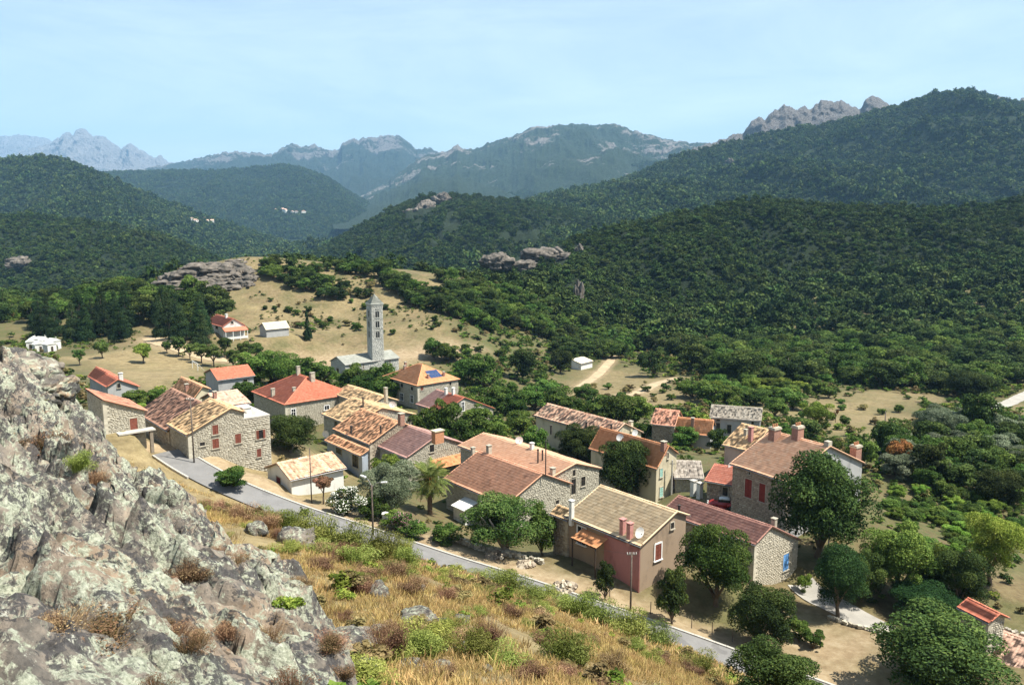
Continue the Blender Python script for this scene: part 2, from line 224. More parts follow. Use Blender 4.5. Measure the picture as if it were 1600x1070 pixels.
(-84.2,359.2,22.7,3,2.1,'bush',101),(-41.1,353.9,20.3,2.7,1.6,'bush',101),(-31.5,350.1,18.7,2.4,1.4,'bush',101),(-49,311.6,14.1,2.6,1.6,'bush',101),(-44.8,310.3,14,3.4,2.3,'bush',101),
(-52.9,311.5,13.9,3.1,2,'bush_dry',101),(-74.3,358.9,22.1,4.3,2.6,'bush',101),(-99.4,381.9,29.9,4.8,3.2,'bush',101),(-79.7,312.1,15.8,4.5,3.1,'bush',101),(-24,359.5,18.5,3.6,2.3,'bush',101),
(-37.2,347.2,18.9,2.7,1.6,'bush',101),(-106.4,388.3,32.2,4.7,3.2,'bush',101),(-102.3,383.3,30.5,4.9,2.7,'bush_dry',101),(-89,372.5,26.6,2.8,1.6,'bush',101),(-64.5,378.4,27.1,4.2,2.6,'bush',101),
(-42.1,376.2,25.3,2.9,1.6,'bush_dry',101),(-87.6,318.5,16.4,3.4,2,'bush',101),(-88,337.7,18,4.4,2.6,'bush',101),(-26.3,345.8,17.4,4.2,2.5,'bush',101),(-49.7,377.1,26.2,2.4,1.6,'bush',101),
(-84,363.1,23.8,3.9,2.6,'bush_dry',101),(-66.3,346.5,18.6,2.3,1.5,'bush',101),(-69,355.5,21,3.2,2.1,'bush',101),(-58,344.7,18.5,3.4,2.2,'bush',101),(-113.2,388,32.8,3.3,2,'bush',101),
(-90.4,350.1,20.9,2.5,1.5,'bush_dry',101),(-94.9,378.9,28.8,4.9,2.8,'bush',101),(-53.3,346.3,19,4.2,2.8,'bush',101),(-72.9,318,15.3,4.5,2.9,'bush',101),(-100.4,373.4,27.7,2.7,1.6,'bush',101),
(-97,344.5,20.4,2.3,1.5,'bush_dry',101),(-91.4,338.7,18.7,4.8,3,'bush',101),(-80.3,366.7,24.6,3.5,2,'bush',101),(-60.9,319.3,14.9,4.3,2.8,'bush',101),(-28.9,319.5,16,3.8,2.2,'bush',101),
(-58.9,316.1,14.6,4.7,2.9,'bush',101),(-31.8,372.8,22.8,2.4,1.4,'bush',101),(-74.6,307.8,15.2,3.9,2.5,'bush',101),(-85.3,369.1,25.5,2.6,1.8,'bush',101),(-30.6,326.8,16.8,4.2,2.6,'bush',101),
(-97.7,340.5,19.8,3.1,2,'bush',101),(-102.1,350.7,22,3,2,'bush',101),(-65.1,324.4,15.3,4.8,2.7,'bush_dry',101),(-61.9,348.1,19.1,4.6,3,'bush',101),(-385.3,780.7,-20.6,11.7,8.9,'oak_fresh',102),
(-142,341.7,20,10,8.8,'oak',102),(-192.5,374.8,17.1,13.9,11.3,'oak_fresh',102),(-136.1,354,22.8,12.7,10.8,'oak_fresh',102),(-169.4,353.9,20,13.4,11.3,'oak',102),(-186.4,341.6,16.8,11.5,9,'oak',102),
(-168.8,345,18.9,10.1,8.9,'oak',102),(-147.4,352.2,21.8,10.3,8.1,'oak',102),(-379.4,707.7,-18.3,12.5,9.8,'oak_fresh',102),(-159.1,353,21.1,13.5,10.4,'oak',102),(-226.2,393.7,12.3,12,8.4,'oak',102),
(-169,365,21.6,13.8,10.3,'oak_fresh',102),(-214.4,392.3,13,10.2,9.2,'oak_fresh',102),(-236.2,413.4,12.2,11.9,9,'oak',102),(-162.1,329.4,16.9,13.8,11.7,'oak_fresh',102),(-176,359.3,19.6,11.9,9.7,'oak_fresh',102),
(-136.6,324.3,16.9,12,9.1,'oak',102),(-149.1,342.8,19.9,13.7,10,'oak_fresh',102),(-396.7,750.2,-19.3,10,8.3,'oak',102),(-129.7,322.6,16.8,10.3,7.6,'oak',102),(-118.6,336.9,19.6,11.5,9.4,'oak',102),
(-192.7,331.4,15.7,10.8,9.1,'oak_fresh',102),(-175.9,341.3,17.7,12.6,10.1,'oak_fresh',102),(-130.8,331.8,18.4,13.3,11.8,'oak_fresh',102),(-383.5,793.7,-21.1,10.9,8.8,'oak',102),(-408.8,681.3,-16.3,13.8,11.5,'oak_fresh',102),
(-176.8,376.7,21.5,11.9,9.6,'oak_fresh',102),(-398.8,703.9,-17.6,12,10.6,'oak',102),(-379,744.3,-19.5,12.7,9.5,'oak_fresh',102),(-374.9,701.8,-18.3,13.7,11.9,'oak_fresh',102),(-206.8,411.8,15.6,10.4,7.8,'oak',102),
(-123.6,318.3,16.4,9.6,8.1,'oak_fresh',102),(-130.2,345.1,21,10.1,8,'oak',102),(-405.7,725.4,-18.1,11.8,8.3,'oak_fresh',102),(-155,329.5,17.2,13.8,11.6,'oak_fresh',102),(-384.3,692.8,-17.7,13.6,10.5,'oak',102),
(-224.6,419,12.7,11.5,8.2,'oak_fresh',102),(-388.4,752.3,-19.5,11.1,9.4,'oak',102),(-146.2,332.4,18,10.4,7.4,'oak_fresh',102),(-249.2,411.3,12.6,11.8,9.5,'oak_fresh',102),(-170.1,335.7,17.5,12.5,9.5,'oak_fresh',102),
(-211.3,342.6,15.6,12.7,11.1,'oak',102),(-144.3,322.6,16.3,13.9,12.1,'oak',102),(-228.8,411.7,12.4,12.6,11.1,'oak',102),(-161.3,342.4,19.1,9.2,8.2,'oak_fresh',102),(-391.2,772.8,-20.2,13.8,12.1,'oak_fresh',102),
(-379.2,770,-20.4,14,10,'oak_fresh',102),(-220.3,379.4,12.2,11.4,8.4,'oak_fresh',102),(-157.2,360.9,22.7,9.8,6.9,'oak_fresh',102),(-215.7,352.2,15,12,9.5,'oak_fresh',102),(-183.8,334.1,16.3,11.8,8.9,'oak_fresh',102),
(-401.9,672.7,-16.3,10.5,7.5,'oak',102),(-196.4,342.1,16,10.1,8.3,'oak',102),(-405.1,694.3,-17,12.6,11.1,'oak',102),(-231.3,381.3,12.9,11.8,8.8,'oak_fresh',102),(-192.1,354.4,16.7,11.9,8.4,'oak',102),
(-245.6,401.3,13.1,12.8,11.3,'oak',102),(-122,328.3,18,10.7,9.1,'oak',102),(-206,389.6,14.4,9.7,6.9,'oak',102),(-226,372.8,13.2,12,9.3,'oak',102),(-216.8,404.9,13.4,11.5,9.3,'oak',102),
(-187.3,383,19.1,10.6,8.8,'oak_fresh',102),(-115.1,323.9,17.4,13.1,10.8,'oak',102),(-188.5,393.9,19.7,10.9,9.8,'oak',102),(-397.7,763.1,-19.7,11.1,8,'oak_fresh',102),(-387.6,700.7,-17.8,11.6,9.5,'oak',102),
(-204.7,332.6,15.6,9.8,8.7,'oak',102),(-139,333.7,18.5,11.6,8.9,'oak_fresh',102),(-405.8,736.6,-18.5,13.2,11.6,'oak',102),(-371.6,712.3,-18.7,11.8,9,'oak',102),(-386.9,678.8,-17.2,13.4,9.9,'oak',102),
(-182.8,373.6,19.6,12,10.3,'oak',102),(-234.8,390.3,12.8,10.1,8.5,'oak',102),(-155.5,338.1,18.7,12.8,10.5,'oak',102),(-399.2,689.3,-17,13.8,9.7,'oak_fresh',102),(-376.6,735.3,-19.2,13.3,10.4,'oak',102),
(-210.2,400.4,14.2,11,8.8,'oak_fresh',102),(-124.8,340.1,20.1,13.6,12,'oak',102),(-182.2,364.8,18.9,12.8,9.4,'oak_fresh',102),(-201.2,381.9,15.2,13.9,10.4,'oak',102),(-178.8,318.1,14.1,7.1,13.1,'conifer',103),
(-174.8,305.5,12,7.6,13.2,'conifer',103),(-167.7,319.1,14.6,7.8,15.9,'conifer',103),(-163.1,305.6,12.3,6.9,14.2,'conifer',103),(-157.6,304.6,12.6,7.5,12.2,'conifer',103),(-142.9,303.5,13.7,6,9.9,'conifer',103),
(-184.2,320.9,14.6,7.6,13.4,'conifer',103),(-160.9,324.2,15.9,6.8,14.1,'conifer',103),(-151.8,307.7,13.5,6.1,11.5,'conifer',103),(-152.6,314.1,14.4,6.4,11.6,'conifer',103),(-154.8,321.7,15.7,8,13.5,'conifer',103),
(-173.5,312.4,13.1,7.1,12.9,'conifer',103),(-148.9,318.3,15.3,7.9,16.3,'conifer',103),(-140,293.6,13.5,6.7,13.9,'conifer',103),(-169.6,325.3,15.8,6.4,10.5,'conifer',103),(-157.9,310.6,13.5,7.1,13.9,'conifer',103),
(-106.2,282.4,16.6,7.9,12.6,'conifer',104),(-112.5,279.8,16.2,7.4,11.8,'conifer',104),(-117.7,292.7,15.6,7.2,11.2,'conifer',104),(-127.4,313.9,15.7,7.3,13.3,'conifer',104),(-123.9,305,15,7.5,11.6,'conifer',104),
(-119.2,286.2,15.8,8.7,16.2,'conifer',104),(-135.4,319.5,16.1,8.9,14.6,'conifer',104),(-114.3,302.4,15.3,8,14.3,'conifer',104),(-128.1,301.1,14.6,6.8,12.6,'conifer',104),(-104,276.3,15.2,6.9,10.8,'conifer',104),
(129.6,334.7,-3.2,13.9,9.2,'oak',105),(73.3,358.5,-3.6,14.1,11,'oak',105),(215.8,371.2,-4.8,12.6,9.7,'oak',105),(167,294.9,-2.2,10.2,6.2,'oak_fresh',105),(188.3,305.4,-3.3,10.9,7.4,'oak_fresh',105),
(135.7,284.1,0,14.2,11.2,'oak_fresh',105),(90.5,331.8,-2,12.4,7.9,'oak',105),(198.2,406.1,-4.4,13.9,10.3,'oak',105),(111.9,306,-0.6,14.2,9.8,'oak_fresh',105),(169.6,312.6,-3.2,11.3,7.7,'oak_fresh',105),
(244.8,394.3,-3.1,14.7,9,'oak_fresh',105),(164.4,323.2,-3.5,14.1,9.2,'oak_fresh',105),(155.7,290.2,-1.4,13,8.9,'oak',105),(141.2,352.1,-4.3,13.4,8.8,'oak',105),(214.1,354.2,-4.8,12.2,8.1,'oak_fresh',105),
(212.2,387.5,-4.5,11,7.1,'oak_fresh',105),(183.4,389.2,-5.1,10.5,7.2,'oak_fresh',105),(143.6,379.4,-5.1,11.7,7.7,'oak',105),(143.1,277.3,0,10.3,7.6,'oak',105),(85.2,285.4,1.7,13.1,9.8,'oak_fresh',105),
(101.7,295,0.6,10.8,8.6,'oak',105),(178.1,332.5,-4.2,12.4,9.1,'oak',105),(91.5,292.5,1,12.3,9,'oak_fresh',105),(187.8,348.1,-4.8,13.4,9.2,'oak',105),(197.8,391.4,-4.8,13.1,8.4,'oak',105),
(122.5,297,-0.3,15.2,10.4,'oak_fresh',105),(165.8,353.2,-4.8,10.4,7.9,'oak_fresh',105),(106.3,345.3,-3.2,15.3,11.3,'oak_fresh',105),(81.2,293.4,1.1,13.7,9.9,'oak',105),(111.4,386.5,-4.8,11.7,9.1,'oak',105),
(97.3,360.8,-4,14.6,9.8,'oak',105),(109.8,363.7,-4.3,11.9,8.6,'oak',105),(204.8,414.9,-3.8,11.4,9.1,'oak',105),(158.3,332.1,-3.8,10.6,6.7,'oak',105),(187.2,323.1,-4,11.7,8.4,'oak',105),
(172.5,380.1,-5.3,13.9,9.8,'oak',105),(112.5,328.2,-2.3,11.1,7.5,'oak',105),(124.3,384.4,-4.9,12.6,7.8,'oak',105),(221.1,377.6,-4.5,14.3,11.1,'oak',105),(171.5,366.9,-5.1,15.8,12.3,'oak_fresh',105),
(207.5,401.5,-4.3,12.5,9.4,'oak_fresh',105),(120.4,361.3,-4.3,10.3,7.4,'oak_fresh',105),(165.6,343.2,-4.4,12,8.7,'oak_fresh',105),(129.8,392.2,-5,12.7,7.8,'oak_fresh',105),(170.6,334.8,-4.2,11.1,8.7,'oak_fresh',105),
(116.4,279.1,1.4,10.7,6.8,'oak_fresh',105),(202.4,355.2,-4.9,15.8,11.4,'oak',105),(193.9,383.8,-5,13.9,11,'oak',105),(85.9,270.4,2.7,10.8,6.7,'oak',105),(227.8,408.9,-2.9,10.9,7.7,'oak',105),
(233,374.9,-4.3,13.3,10.2,'oak_fresh',105),(112.7,349.1,-3.6,14.3,9,'oak',105),(148.7,315.8,-2.7,15.5,11.1,'oak',105),(228,392.3,-3.8,12.7,8.6,'oak_fresh',105),(152.4,268,-0.1,13.4,9.6,'oak_fresh',105),
(101.8,322,-1.6,13.1,9.9,'oak',105),(68,308.5,-0.1,14.9,11.3,'oak',105),(241,419.1,-1.4,15.9,11.6,'oak',105),(120.5,332.6,-2.8,13.9,8.9,'oak_fresh',105),(74.5,302.8,0.3,10.5,6.5,'oak_fresh',105),
(203.3,334.5,-4.5,11.5,7.2,'oak',105),(84.7,326.6,-1.5,11.9,7.8,'oak_fresh',105),(95.7,338.1,-2.5,15.1,9.5,'oak_fresh',105),(226.2,365.6,-4.6,11.2,8.2,'oak',105),(208.1,369.2,-4.9,10.2,7.5,'oak_fresh',105),
(75.3,336.9,-1.9,10.7,6.7,'oak_fresh',105),(184.3,401.5,-4.9,10.2,6.6,'oak',105),(129,350,-4,13.3,10.6,'oak',105),(97.3,373.8,-4.6,11.3,8.7,'oak_fresh',105),(137.9,334.5,-3.4,15.8,12.6,'oak_fresh',105),
(210.6,345,-4.7,14.9,11.7,'oak',105),(148,305.1,-2,12.1,7.3,'oak',105),(119.5,287.1,0.6,12.1,8.4,'oak_fresh',105),(135.2,344.8,-3.9,11.8,8.5,'oak',105),(195.6,329.8,-4.3,11,8.3,'oak_fresh',105),
(102.7,278.6,1.9,11.9,9.5,'oak',105),(183.5,294.9,-2.7,10.6,7.4,'oak',105),(158.2,375,-5.2,15.9,11.1,'oak',105),(185.8,314.5,-3.6,16,11.7,'oak',105),(148.7,288,-1,13.2,9.8,'oak',105),
(135,305.6,-1.5,11.7,7.2,'oak',105),(180.1,351.9,-4.9,12.6,9.3,'oak_fresh',105),(72.1,279,2.4,14.5,11,'oak_fresh',105),(155.1,340.7,-4.1,12.4,8.1,'oak_fresh',105),(152.5,400.5,-5.1,12.8,8.4,'oak_fresh',105),
(153.5,324.9,-3.3,12.6,9.8,'oak_fresh',105),(178.3,306.1,-3.1,11.4,8.3,'oak',105),(197.3,346.1,-4.8,11.4,8.2,'oak',105),(131.4,271.6,1.2,14.3,11.4,'oak_fresh',105),(96.2,304.5,-0.1,14.6,9.4,'oak_fresh',105),
(150.2,361.8,-4.8,10.4,7.1,'oak_fresh',105),(98.6,386.2,-4.7,12.7,8.1,'oak_fresh',105),(234.8,401,-3.1,10.4,7.3,'oak',105),(174.9,358.8,-5,11.8,7.5,'oak_fresh',105),(69.2,392,-5.5,11.6,8.7,'oak',105),
(152.5,278.6,-0.6,14.7,9.1,'oak',105),(132.3,367.2,-4.7,15.9,11.5,'oak',105),(70.7,380.3,-5.4,11.6,7.9,'oak',105),(236.1,410.9,-2.3,11.2,8.2,'oak',105),(218.4,403.4,-3.7,14.2,9.7,'oak_fresh',105),
(201.9,380,-4.9,12.9,8.4,'oak_fresh',105),(159.5,275.9,-0.9,14.3,9.3,'oak_fresh',105),(111.2,374.8,-4.6,15.6,10.3,'oak',105),(187.4,377.3,-5.2,11.2,7.2,'oak',105),(113.3,316.1,-1.4,15.8,10.4,'oak',105),
(78.9,314,-0.5,10.6,7.3,'oak_fresh',105),(140.6,389.3,-5.1,10,6.9,'oak_fresh',105),(147.9,338.7,-3.9,12.9,9,'oak',105),(139.7,268.8,0.8,10.1,6.4,'oak',105),(56.1,396,-5.5,12.8,10,'oak_fresh',105),
(76.7,368.4,-4.5,15.6,10.6,'oak',105),(175.2,390.5,-5.2,13.6,9.1,'oak_fresh',105),(252.8,414.7,-1.2,11.7,7,'oak_fresh',105),(148.6,386.1,-5.2,15.8,9.7,'oak_fresh',105),(103,337.5,-2.7,11.6,8,'oak',105),
(94.4,278.9,2,13.9,10.3,'oak',105),(79,280.6,2.1,10.9,7.6,'oak',105),(126.7,305.4,-1.1,11.7,8.6,'oak',105),(142.2,320,-2.7,14.6,11.6,'oak_fresh',105),(187.9,359.4,-5,15.6,12.4,'oak_fresh',105),
(160.4,384.6,-5.3,13.9,10.4,'oak_fresh',105),(130.6,296.6,-0.6,13.1,8.3,'oak_fresh',105),(194,365.8,-5.1,13.7,8.9,'oak_fresh',105),(157.5,350.6,-4.6,10.4,7.9,'oak',105),(124.1,322.4,-2.2,13.2,9.2,'oak',105),
(76.8,270.2,2.9,14.3,11.3,'oak',105),(85.3,345.2,-2.8,15.4,10.5,'oak_fresh',105),(82.8,384.1,-5,13.2,8.6,'oak',105),(179.3,342.6,-4.6,12.8,10.1,'oak',105),(174.3,297.1,-2.5,14.8,9.7,'oak_fresh',105),
(89.3,370.7,-4.5,12.9,8.1,'oak',105),(75.1,321.8,-1,14.1,9.9,'oak_fresh',105),(160.6,302.6,-2.4,11.2,6.9,'oak_fresh',105),(141.5,369.1,-4.9,10.8,7,'oak_fresh',105),(126.7,279.9,0.8,13.3,9.3,'oak_fresh',105),
(194.7,315.4,-3.8,11.2,7.2,'oak',105),(155.1,392.3,-5.2,10.5,6.3,'oak_fresh',105),(217.2,415.5,-3.1,14.8,9.4,'oak_fresh',105),(131.2,318.5,-2.2,15.7,10.3,'oak_fresh',105),(171.2,401.1,-5,10.9,8.5,'oak',105),
(120.6,374.5,-4.7,13.1,9.9,'oak_fresh',105),(98.7,347.1,-3.2,11.3,7.1,'oak_fresh',105),(165.3,284,-1.5,10.2,6.8,'oak_fresh',105),(144.2,257.4,1.1,15.7,10.2,'oak',105),(180.2,365.1,-5.1,10.4,8,'oak_fresh',105),
(82.8,358.9,-3.8,10.6,7.4,'oak',105),(165.7,375,-5.2,15,10.2,'oak',105),(249.8,402.9,-2.4,12.3,7.8,'oak',105),(87.9,308.5,-0.2,11.1,7.9,'oak',105),(162,312.2,-2.9,10.2,7.5,'oak_fresh',105),
(121.4,350,-3.8,15.1,11.4,'oak_fresh',105),(162.2,394.2,-5.2,14.8,10.6,'oak_fresh',105),(187.8,410.9,-4.4,13.6,8.8,'oak',105),(79.8,350.7,-3.1,14.7,11.8,'oak',105),(132.8,379.5,-5,12,7.5,'oak',105),
(140.8,291.2,-0.8,10,7.4,'oak_fresh',105),(70.7,292.8,1.2,11.1,7,'oak',105),(219.9,394.1,-4.1,10.7,6.8,'oak_fresh',105),(106.2,314.9,-1.1,10.3,6.3,'oak',105),(104.3,355.6,-3.8,11.4,8.8,'oak_fresh',105),
(206,392.1,-4.6,15.3,9.4,'oak_fresh',105),(145.9,328.7,-3.3,10.7,7.9,'oak_fresh',105),(178.2,323.7,-3.9,15.3,11.2,'oak',105),(201.5,321.6,-4.1,13.8,9.3,'oak_fresh',105),(122.8,271.1,1.7,14.4,10.2,'oak',105),
(86.2,277.4,2.3,6.3,4.6,'bush',106),(97.4,257.6,3.2,6.1,4.6,'oak_fresh',106),(84.6,248.3,3.5,7.9,4.7,'oak_fresh',106),(95.5,265.8,2.8,7.4,5.2,'oak_fresh',106),(94.9,276.8,2.2,7.9,4.8,'oak_fresh',106),
(78.5,247.3,3.7,7.1,4.3,'acacia',106),(77.5,241.8,3.9,6.9,5,'oak_fresh',106),(61.1,245.6,4.3,7.7,5.7,'acacia',106),(78.4,271.1,2.8,5.5,3.4,'oak_fresh',106),(88.2,265,3,5.2,3.9,'acacia',106),
(91.2,281.8,1.9,7,4.3,'acacia',106),(74.4,251.8,3.7,7.9,5.8,'acacia',106),(96.7,248.5,3.4,5.1,4,'oak_fresh',106),(73.9,288.7,1.5,5.5,4.1,'acacia',106),(92,261.5,3.1,5.4,3.5,'acacia',106),
(70.5,264.5,3.4,5.6,3.6,'bush',106),(104.2,272.8,2.3,6.6,4.6,'oak_fresh',106),(68.7,247.2,4,7.7,4.8,'oak_fresh',106),(84.7,255.3,3.4,6.1,4.5,'bush',106),(82.9,281.9,2,6.3,4,'oak_fresh',106),
(81,260.1,3.3,7.2,4.4,'acacia',106),(91.5,251.2,3.4,6.3,4.8,'bush',106),(66.1,242.2,4.3,6.4,4.4,'acacia',106),(77.7,278.6,2.3,6.8,5.3,'oak_fresh',106),(72.5,279.2,2.4,7.5,5.3,'acacia',106),
(77.2,265.6,3.2,7.6,5.5,'oak_fresh',106),(103.1,192.7,7.4,7.1,6,'oak_fresh',107),(68.7,132,14.4,4.7,4.3,'oak_fresh',107),(91.3,175,9.9,7,5.4,'oak_fresh',107),(86.5,149.8,12.6,8.2,6.8,'oak',107),
(84.7,133.7,12.9,6.3,5.1,'oak',107),(104.2,178.7,8.8,6.2,5,'oak_fresh',107),(93.3,147.5,12,5.6,5.2,'olive',107),(115.3,189.5,7.1,4.8,3.7,'oak',107),(79.4,132.3,13.3,6.9,5.3,'oak',107),
(83.6,164.4,11.5,5.4,5,'oak',107),(85.5,142.3,13,6.7,6,'oak_fresh',107),(81.6,151.3,12.9,7.6,6,'olive',107),(120.5,192.9,6.5,5,3.6,'oak_fresh',107),(76,138,14.1,4.9,4.5,'oak_fresh',107),
(73.1,133.4,14.1,7.6,5.3,'oak',107),(104.1,163.4,10.1,5.6,4.6,'oak_fresh',107),(99.3,163.7,10.4,7.7,5.6,'olive',107),(92.9,155.1,11.6,4.5,4.2,'oak_fresh',107),(78.2,163.4,11.8,5.8,5.3,'olive',107),
(69.2,141.4,14.6,6.8,6.3,'olive',107),(112.6,178.1,8.3,5.4,5.1,'oak',107),(89,160.6,11.5,5,4.4,'olive',107),(124,201.9,5.6,5.8,4.8,'olive',107),(81.3,138.4,13.5,7.8,6.8,'oak',107),(110.4,183,8,8.1,7.6,'olive',107),
(90.4,142.4,12.4,7.2,5.6,'oak',107),(76.4,153,13.1,4.7,4.2,'olive',107),(79.6,146.4,13.5,8.3,6.9,'oak_fresh',107),(87.2,168.7,10.8,8,6.1,'oak_fresh',107),(98.2,182.2,8.8,5.6,4.1,'olive',107),
(105.7,169.6,9.5,7.8,6.2,'oak',107),(109.8,202.5,6.1,7.2,6,'oak',107),(114.6,203.7,5.8,8.3,6.2,'olive',107),(100.5,157.8,10.7,6.1,4.4,'olive',107),(92.8,163.9,10.9,4.8,3.5,'oak',107),
(123,207.2,5.2,5.3,3.9,'oak',107),(100.7,175.5,9.3,6.1,5.8,'oak_fresh',107),(74.5,143.9,14.2,7.1,6.6,'oak_fresh',107),(75.5,159.4,12.4,8.5,7.1,'oak',107),(106.7,197.5,6.7,6.7,5.8,'oak_fresh',107),
(77.5,127.5,13.1,8.4,6.7,'oak',107),(65.7,136.1,14.8,6.5,5,'olive',107),(96.8,168.8,10.2,7.9,6.9,'oak_fresh',107),(111.3,196.9,6.6,7.2,6.2,'oak_fresh',107),(110.2,189.2,7.4,6.5,5.5,'olive',107),
(82,158.1,12.2,7.9,7.4,'oak',107),(72.1,148.9,13.8,8.1,6.8,'oak_fresh',107),(85.6,155.2,12.3,7.7,6.3,'olive',107),(72.1,154.3,13.1,8.3,7.8,'oak',107),(109.1,174.5,8.8,8.1,6.9,'oak',107),
(103.9,187,8,8.5,7.2,'olive',107),(130.2,207.6,4.9,4.5,3.9,'oak_fresh',107),(94,179.4,9.3,7.9,7.5,'oak',107),(115.8,195.2,6.6,6.7,5.9,'olive',107),(119.7,203.6,5.7,5.1,4.5,'oak',107),
(115.4,182.4,7.7,7.7,6.1,'olive',107),(88.1,137.6,12.6,4.8,4.5,'oak_fresh',107),(96.4,152,11.4,5.8,4.6,'oak',107),(96.2,174.3,9.7,4.7,4,'olive',107),(99,187.8,8.1,6.7,6,'oak_fresh',107),
(91.9,169.8,10.4,5.6,4.1,'olive',107),(120.1,198.2,6.1,7.2,6.2,'oak_fresh',107),(66.9,122.6,14,1.9,0.9,'bush',108),(68.9,124.3,13.8,3.6,2.6,'bracken',108),(83.9,135.1,13,4.2,2.3,'bracken',108),
(68,133.9,14.6,4.1,3,'bracken',108),(71.1,115.4,13.4,2.9,1.3,'bracken',108),(77.3,122.8,12.8,3.1,2,'bush',108),(67.3,119.7,13.9,1.8,0.8,'oak_fresh',108),(81,128.8,12.9,5.3,2.8,'bracken',108),
(67.2,110.1,14.2,2,1.2,'bracken',108),(64.3,122.2,14.3,1.7,1.2,'bracken',108),(70.7,122.5,13.5,3.9,2,'bracken',108),(62.2,117.3,14.7,3.3,1.4,'oak_fresh',108),(59.5,107.6,16.2,1.7,0.9,'oak_fresh',108),
(70.6,126.6,13.8,4.6,3.1,'oak_fresh',108),(64.8,118.3,14.3,4.7,1.9,'bracken',108),(69.9,129.1,14,4.8,3.3,'bush',108),(80,125.9,12.8,2.6,1.4,'bush',108),(61,113.8,15.2,2.5,1.8,'bracken',108),
(77.8,128.7,13.2,5.3,3.1,'bush',108),(83.8,132.5,12.9,4.5,2.4,'bracken',108),(69.2,120.6,13.6,4.2,3,'oak_fresh',108),(64.2,109.5,14.9,4.8,3.2,'oak_fresh',108),(66.2,130.2,14.5,2.9,1.9,'bracken',108),
(74.7,123.9,13.1,4.5,2.6,'bracken',108),(73.3,129.6,13.7,3.6,2.1,'oak_fresh',108),(74.8,119.3,12.9,1.6,1.1,'oak_fresh',108),(78.7,132.4,13.4,3,2.1,'oak_fresh',108),(63,112.1,14.9,1.7,0.9,'oak_fresh',108),
(74.7,127.5,13.4,3.6,2.5,'oak_fresh',108),(75.3,134.3,14,3.8,2.8,'bracken',108),(72.1,113.1,13.3,3.8,1.9,'bracken',108),(72.4,133.8,14.2,2.7,1.3,'oak_fresh',108),(64.3,125.2,14.4,2.4,1.6,'bush',108),
(66.7,115.5,14,3.9,2.8,'bracken',108),(76.3,125.4,13.1,2.2,1.3,'oak_fresh',108),(81.2,132.2,13.2,5.3,2.6,'oak_fresh',108),(72.2,124.4,13.4,2.4,1.5,'bracken',108),(72.4,120.7,13.2,3.8,1.7,'bracken',108),
(61.5,108.4,15.6,4.8,2.4,'bracken',108),(75.5,130.4,13.6,2.1,1.5,'bracken',108),(71,118.1,13.4,2.1,1.4,'oak_fresh',108),(66.2,127,14.3,2.3,1.1,'bush',108),(62.3,120.9,14.6,2.4,1.6,'bracken',108),
(73.5,115.7,13.1,5,3.4,'bush',108),(64,115.9,14.5,5.2,2.4,'oak_fresh',108),(68.5,112.3,13.9,1.7,1,'oak_fresh',108),(57.9,104.4,16.8,2.5,1.3,'oak_fresh',109),(66,128.8,14.4,3,2.2,'bracken',109),
(51.1,98.3,17.9,4,2.5,'oak_fresh',109),(70.8,122.7,13.5,3.4,2.2,'bracken',109),(64.7,112.6,14.6,3.2,2,'oak_fresh',109),(71.2,117.9,13.3,2.7,1.4,'oak_fresh',109),(69.5,127,13.9,3.5,2,'bush',109),
(69.5,115.4,13.6,2.8,1.6,'bush',109),(50.7,101.5,18.1,2.3,1.3,'bracken',109),(61.9,108.3,15.5,4,2.4,'bracken',109),(61.1,126.6,14.9,3.2,2.3,'bracken',109),(52.7,104.8,18,2.8,2,'bush',109),
(58.9,121,15.2,3.9,2,'bush',109),(54.3,97.1,17.5,3.1,2.2,'bracken',109),(71.9,130.5,14,2.2,1.4,'oak_fresh',109),(65.2,124.7,14.3,2.5,1.4,'bush',109),(52.9,109.9,17.9,3,1.6,'bracken',109),
(73.3,123.6,13.2,3.7,2.2,'bush',109),(59,114.7,15.6,2.5,1.6,'bracken',109),(74.4,132.9,13.9,3.2,2,'bush',109),(57.4,101,17,3.9,2.2,'bush',109),(61.5,120.3,14.8,3.4,2,'oak_fresh',109),
(71.3,135.4,14.4,3.7,2.3,'bracken',109),(67.6,111.2,14.1,2.8,1.7,'bracken',109),(74.4,126.8,13.3,2.5,1.3,'bracken',109),(68.6,123.9,13.8,3.8,1.9,'oak_fresh',109),(67.8,117.8,13.8,2.5,1.4,'bracken',109),
(60,117.7,15.1,3.2,1.8,'bush',109),(74.3,136.2,14.2,2.2,1.3,'bracken',109),(55.8,118.2,16,3.7,1.9,'oak_fresh',109),(56,111.2,16.9,3.8,2.1,'oak_fresh',109),(68.1,131.9,14.4,2.5,1.8,'bush',109),
(63.2,117.9,14.5,3.9,2.7,'bush',109),(62.5,129.8,14.8,2.4,1.5,'oak_fresh',109),(83.9,212.3,5.7,3.1,1.8,'bush',110),(97.4,240.6,3.6,2.8,1.6,'bush',110),(83.8,203.5,6.8,3.3,2.6,'oak_fresh',110),
(123.4,256.6,2.8,1.9,1.3,'oak_fresh',110),(77.5,207.1,6.5,3.7,2.8,'bush_dry',110),(108.5,227.9,4.1,3.2,2.4,'oak_fresh',110),(73.7,219.3,5.4,2.7,1.5,'oak_fresh',110),(102.5,224.5,4.3,3.3,2,'bush',110),
(120.2,246.7,3.5,2.8,1.5,'bush',110),(83.2,219.7,4.9,2.9,1.7,'oak_fresh',110),(94.3,231.7,3.8,3.3,1.8,'bush',110),(76.8,214.4,5.7,4.1,2.2,'bush',110),(70,185.8,9.6,2.9,1.8,'bush_dry',110),
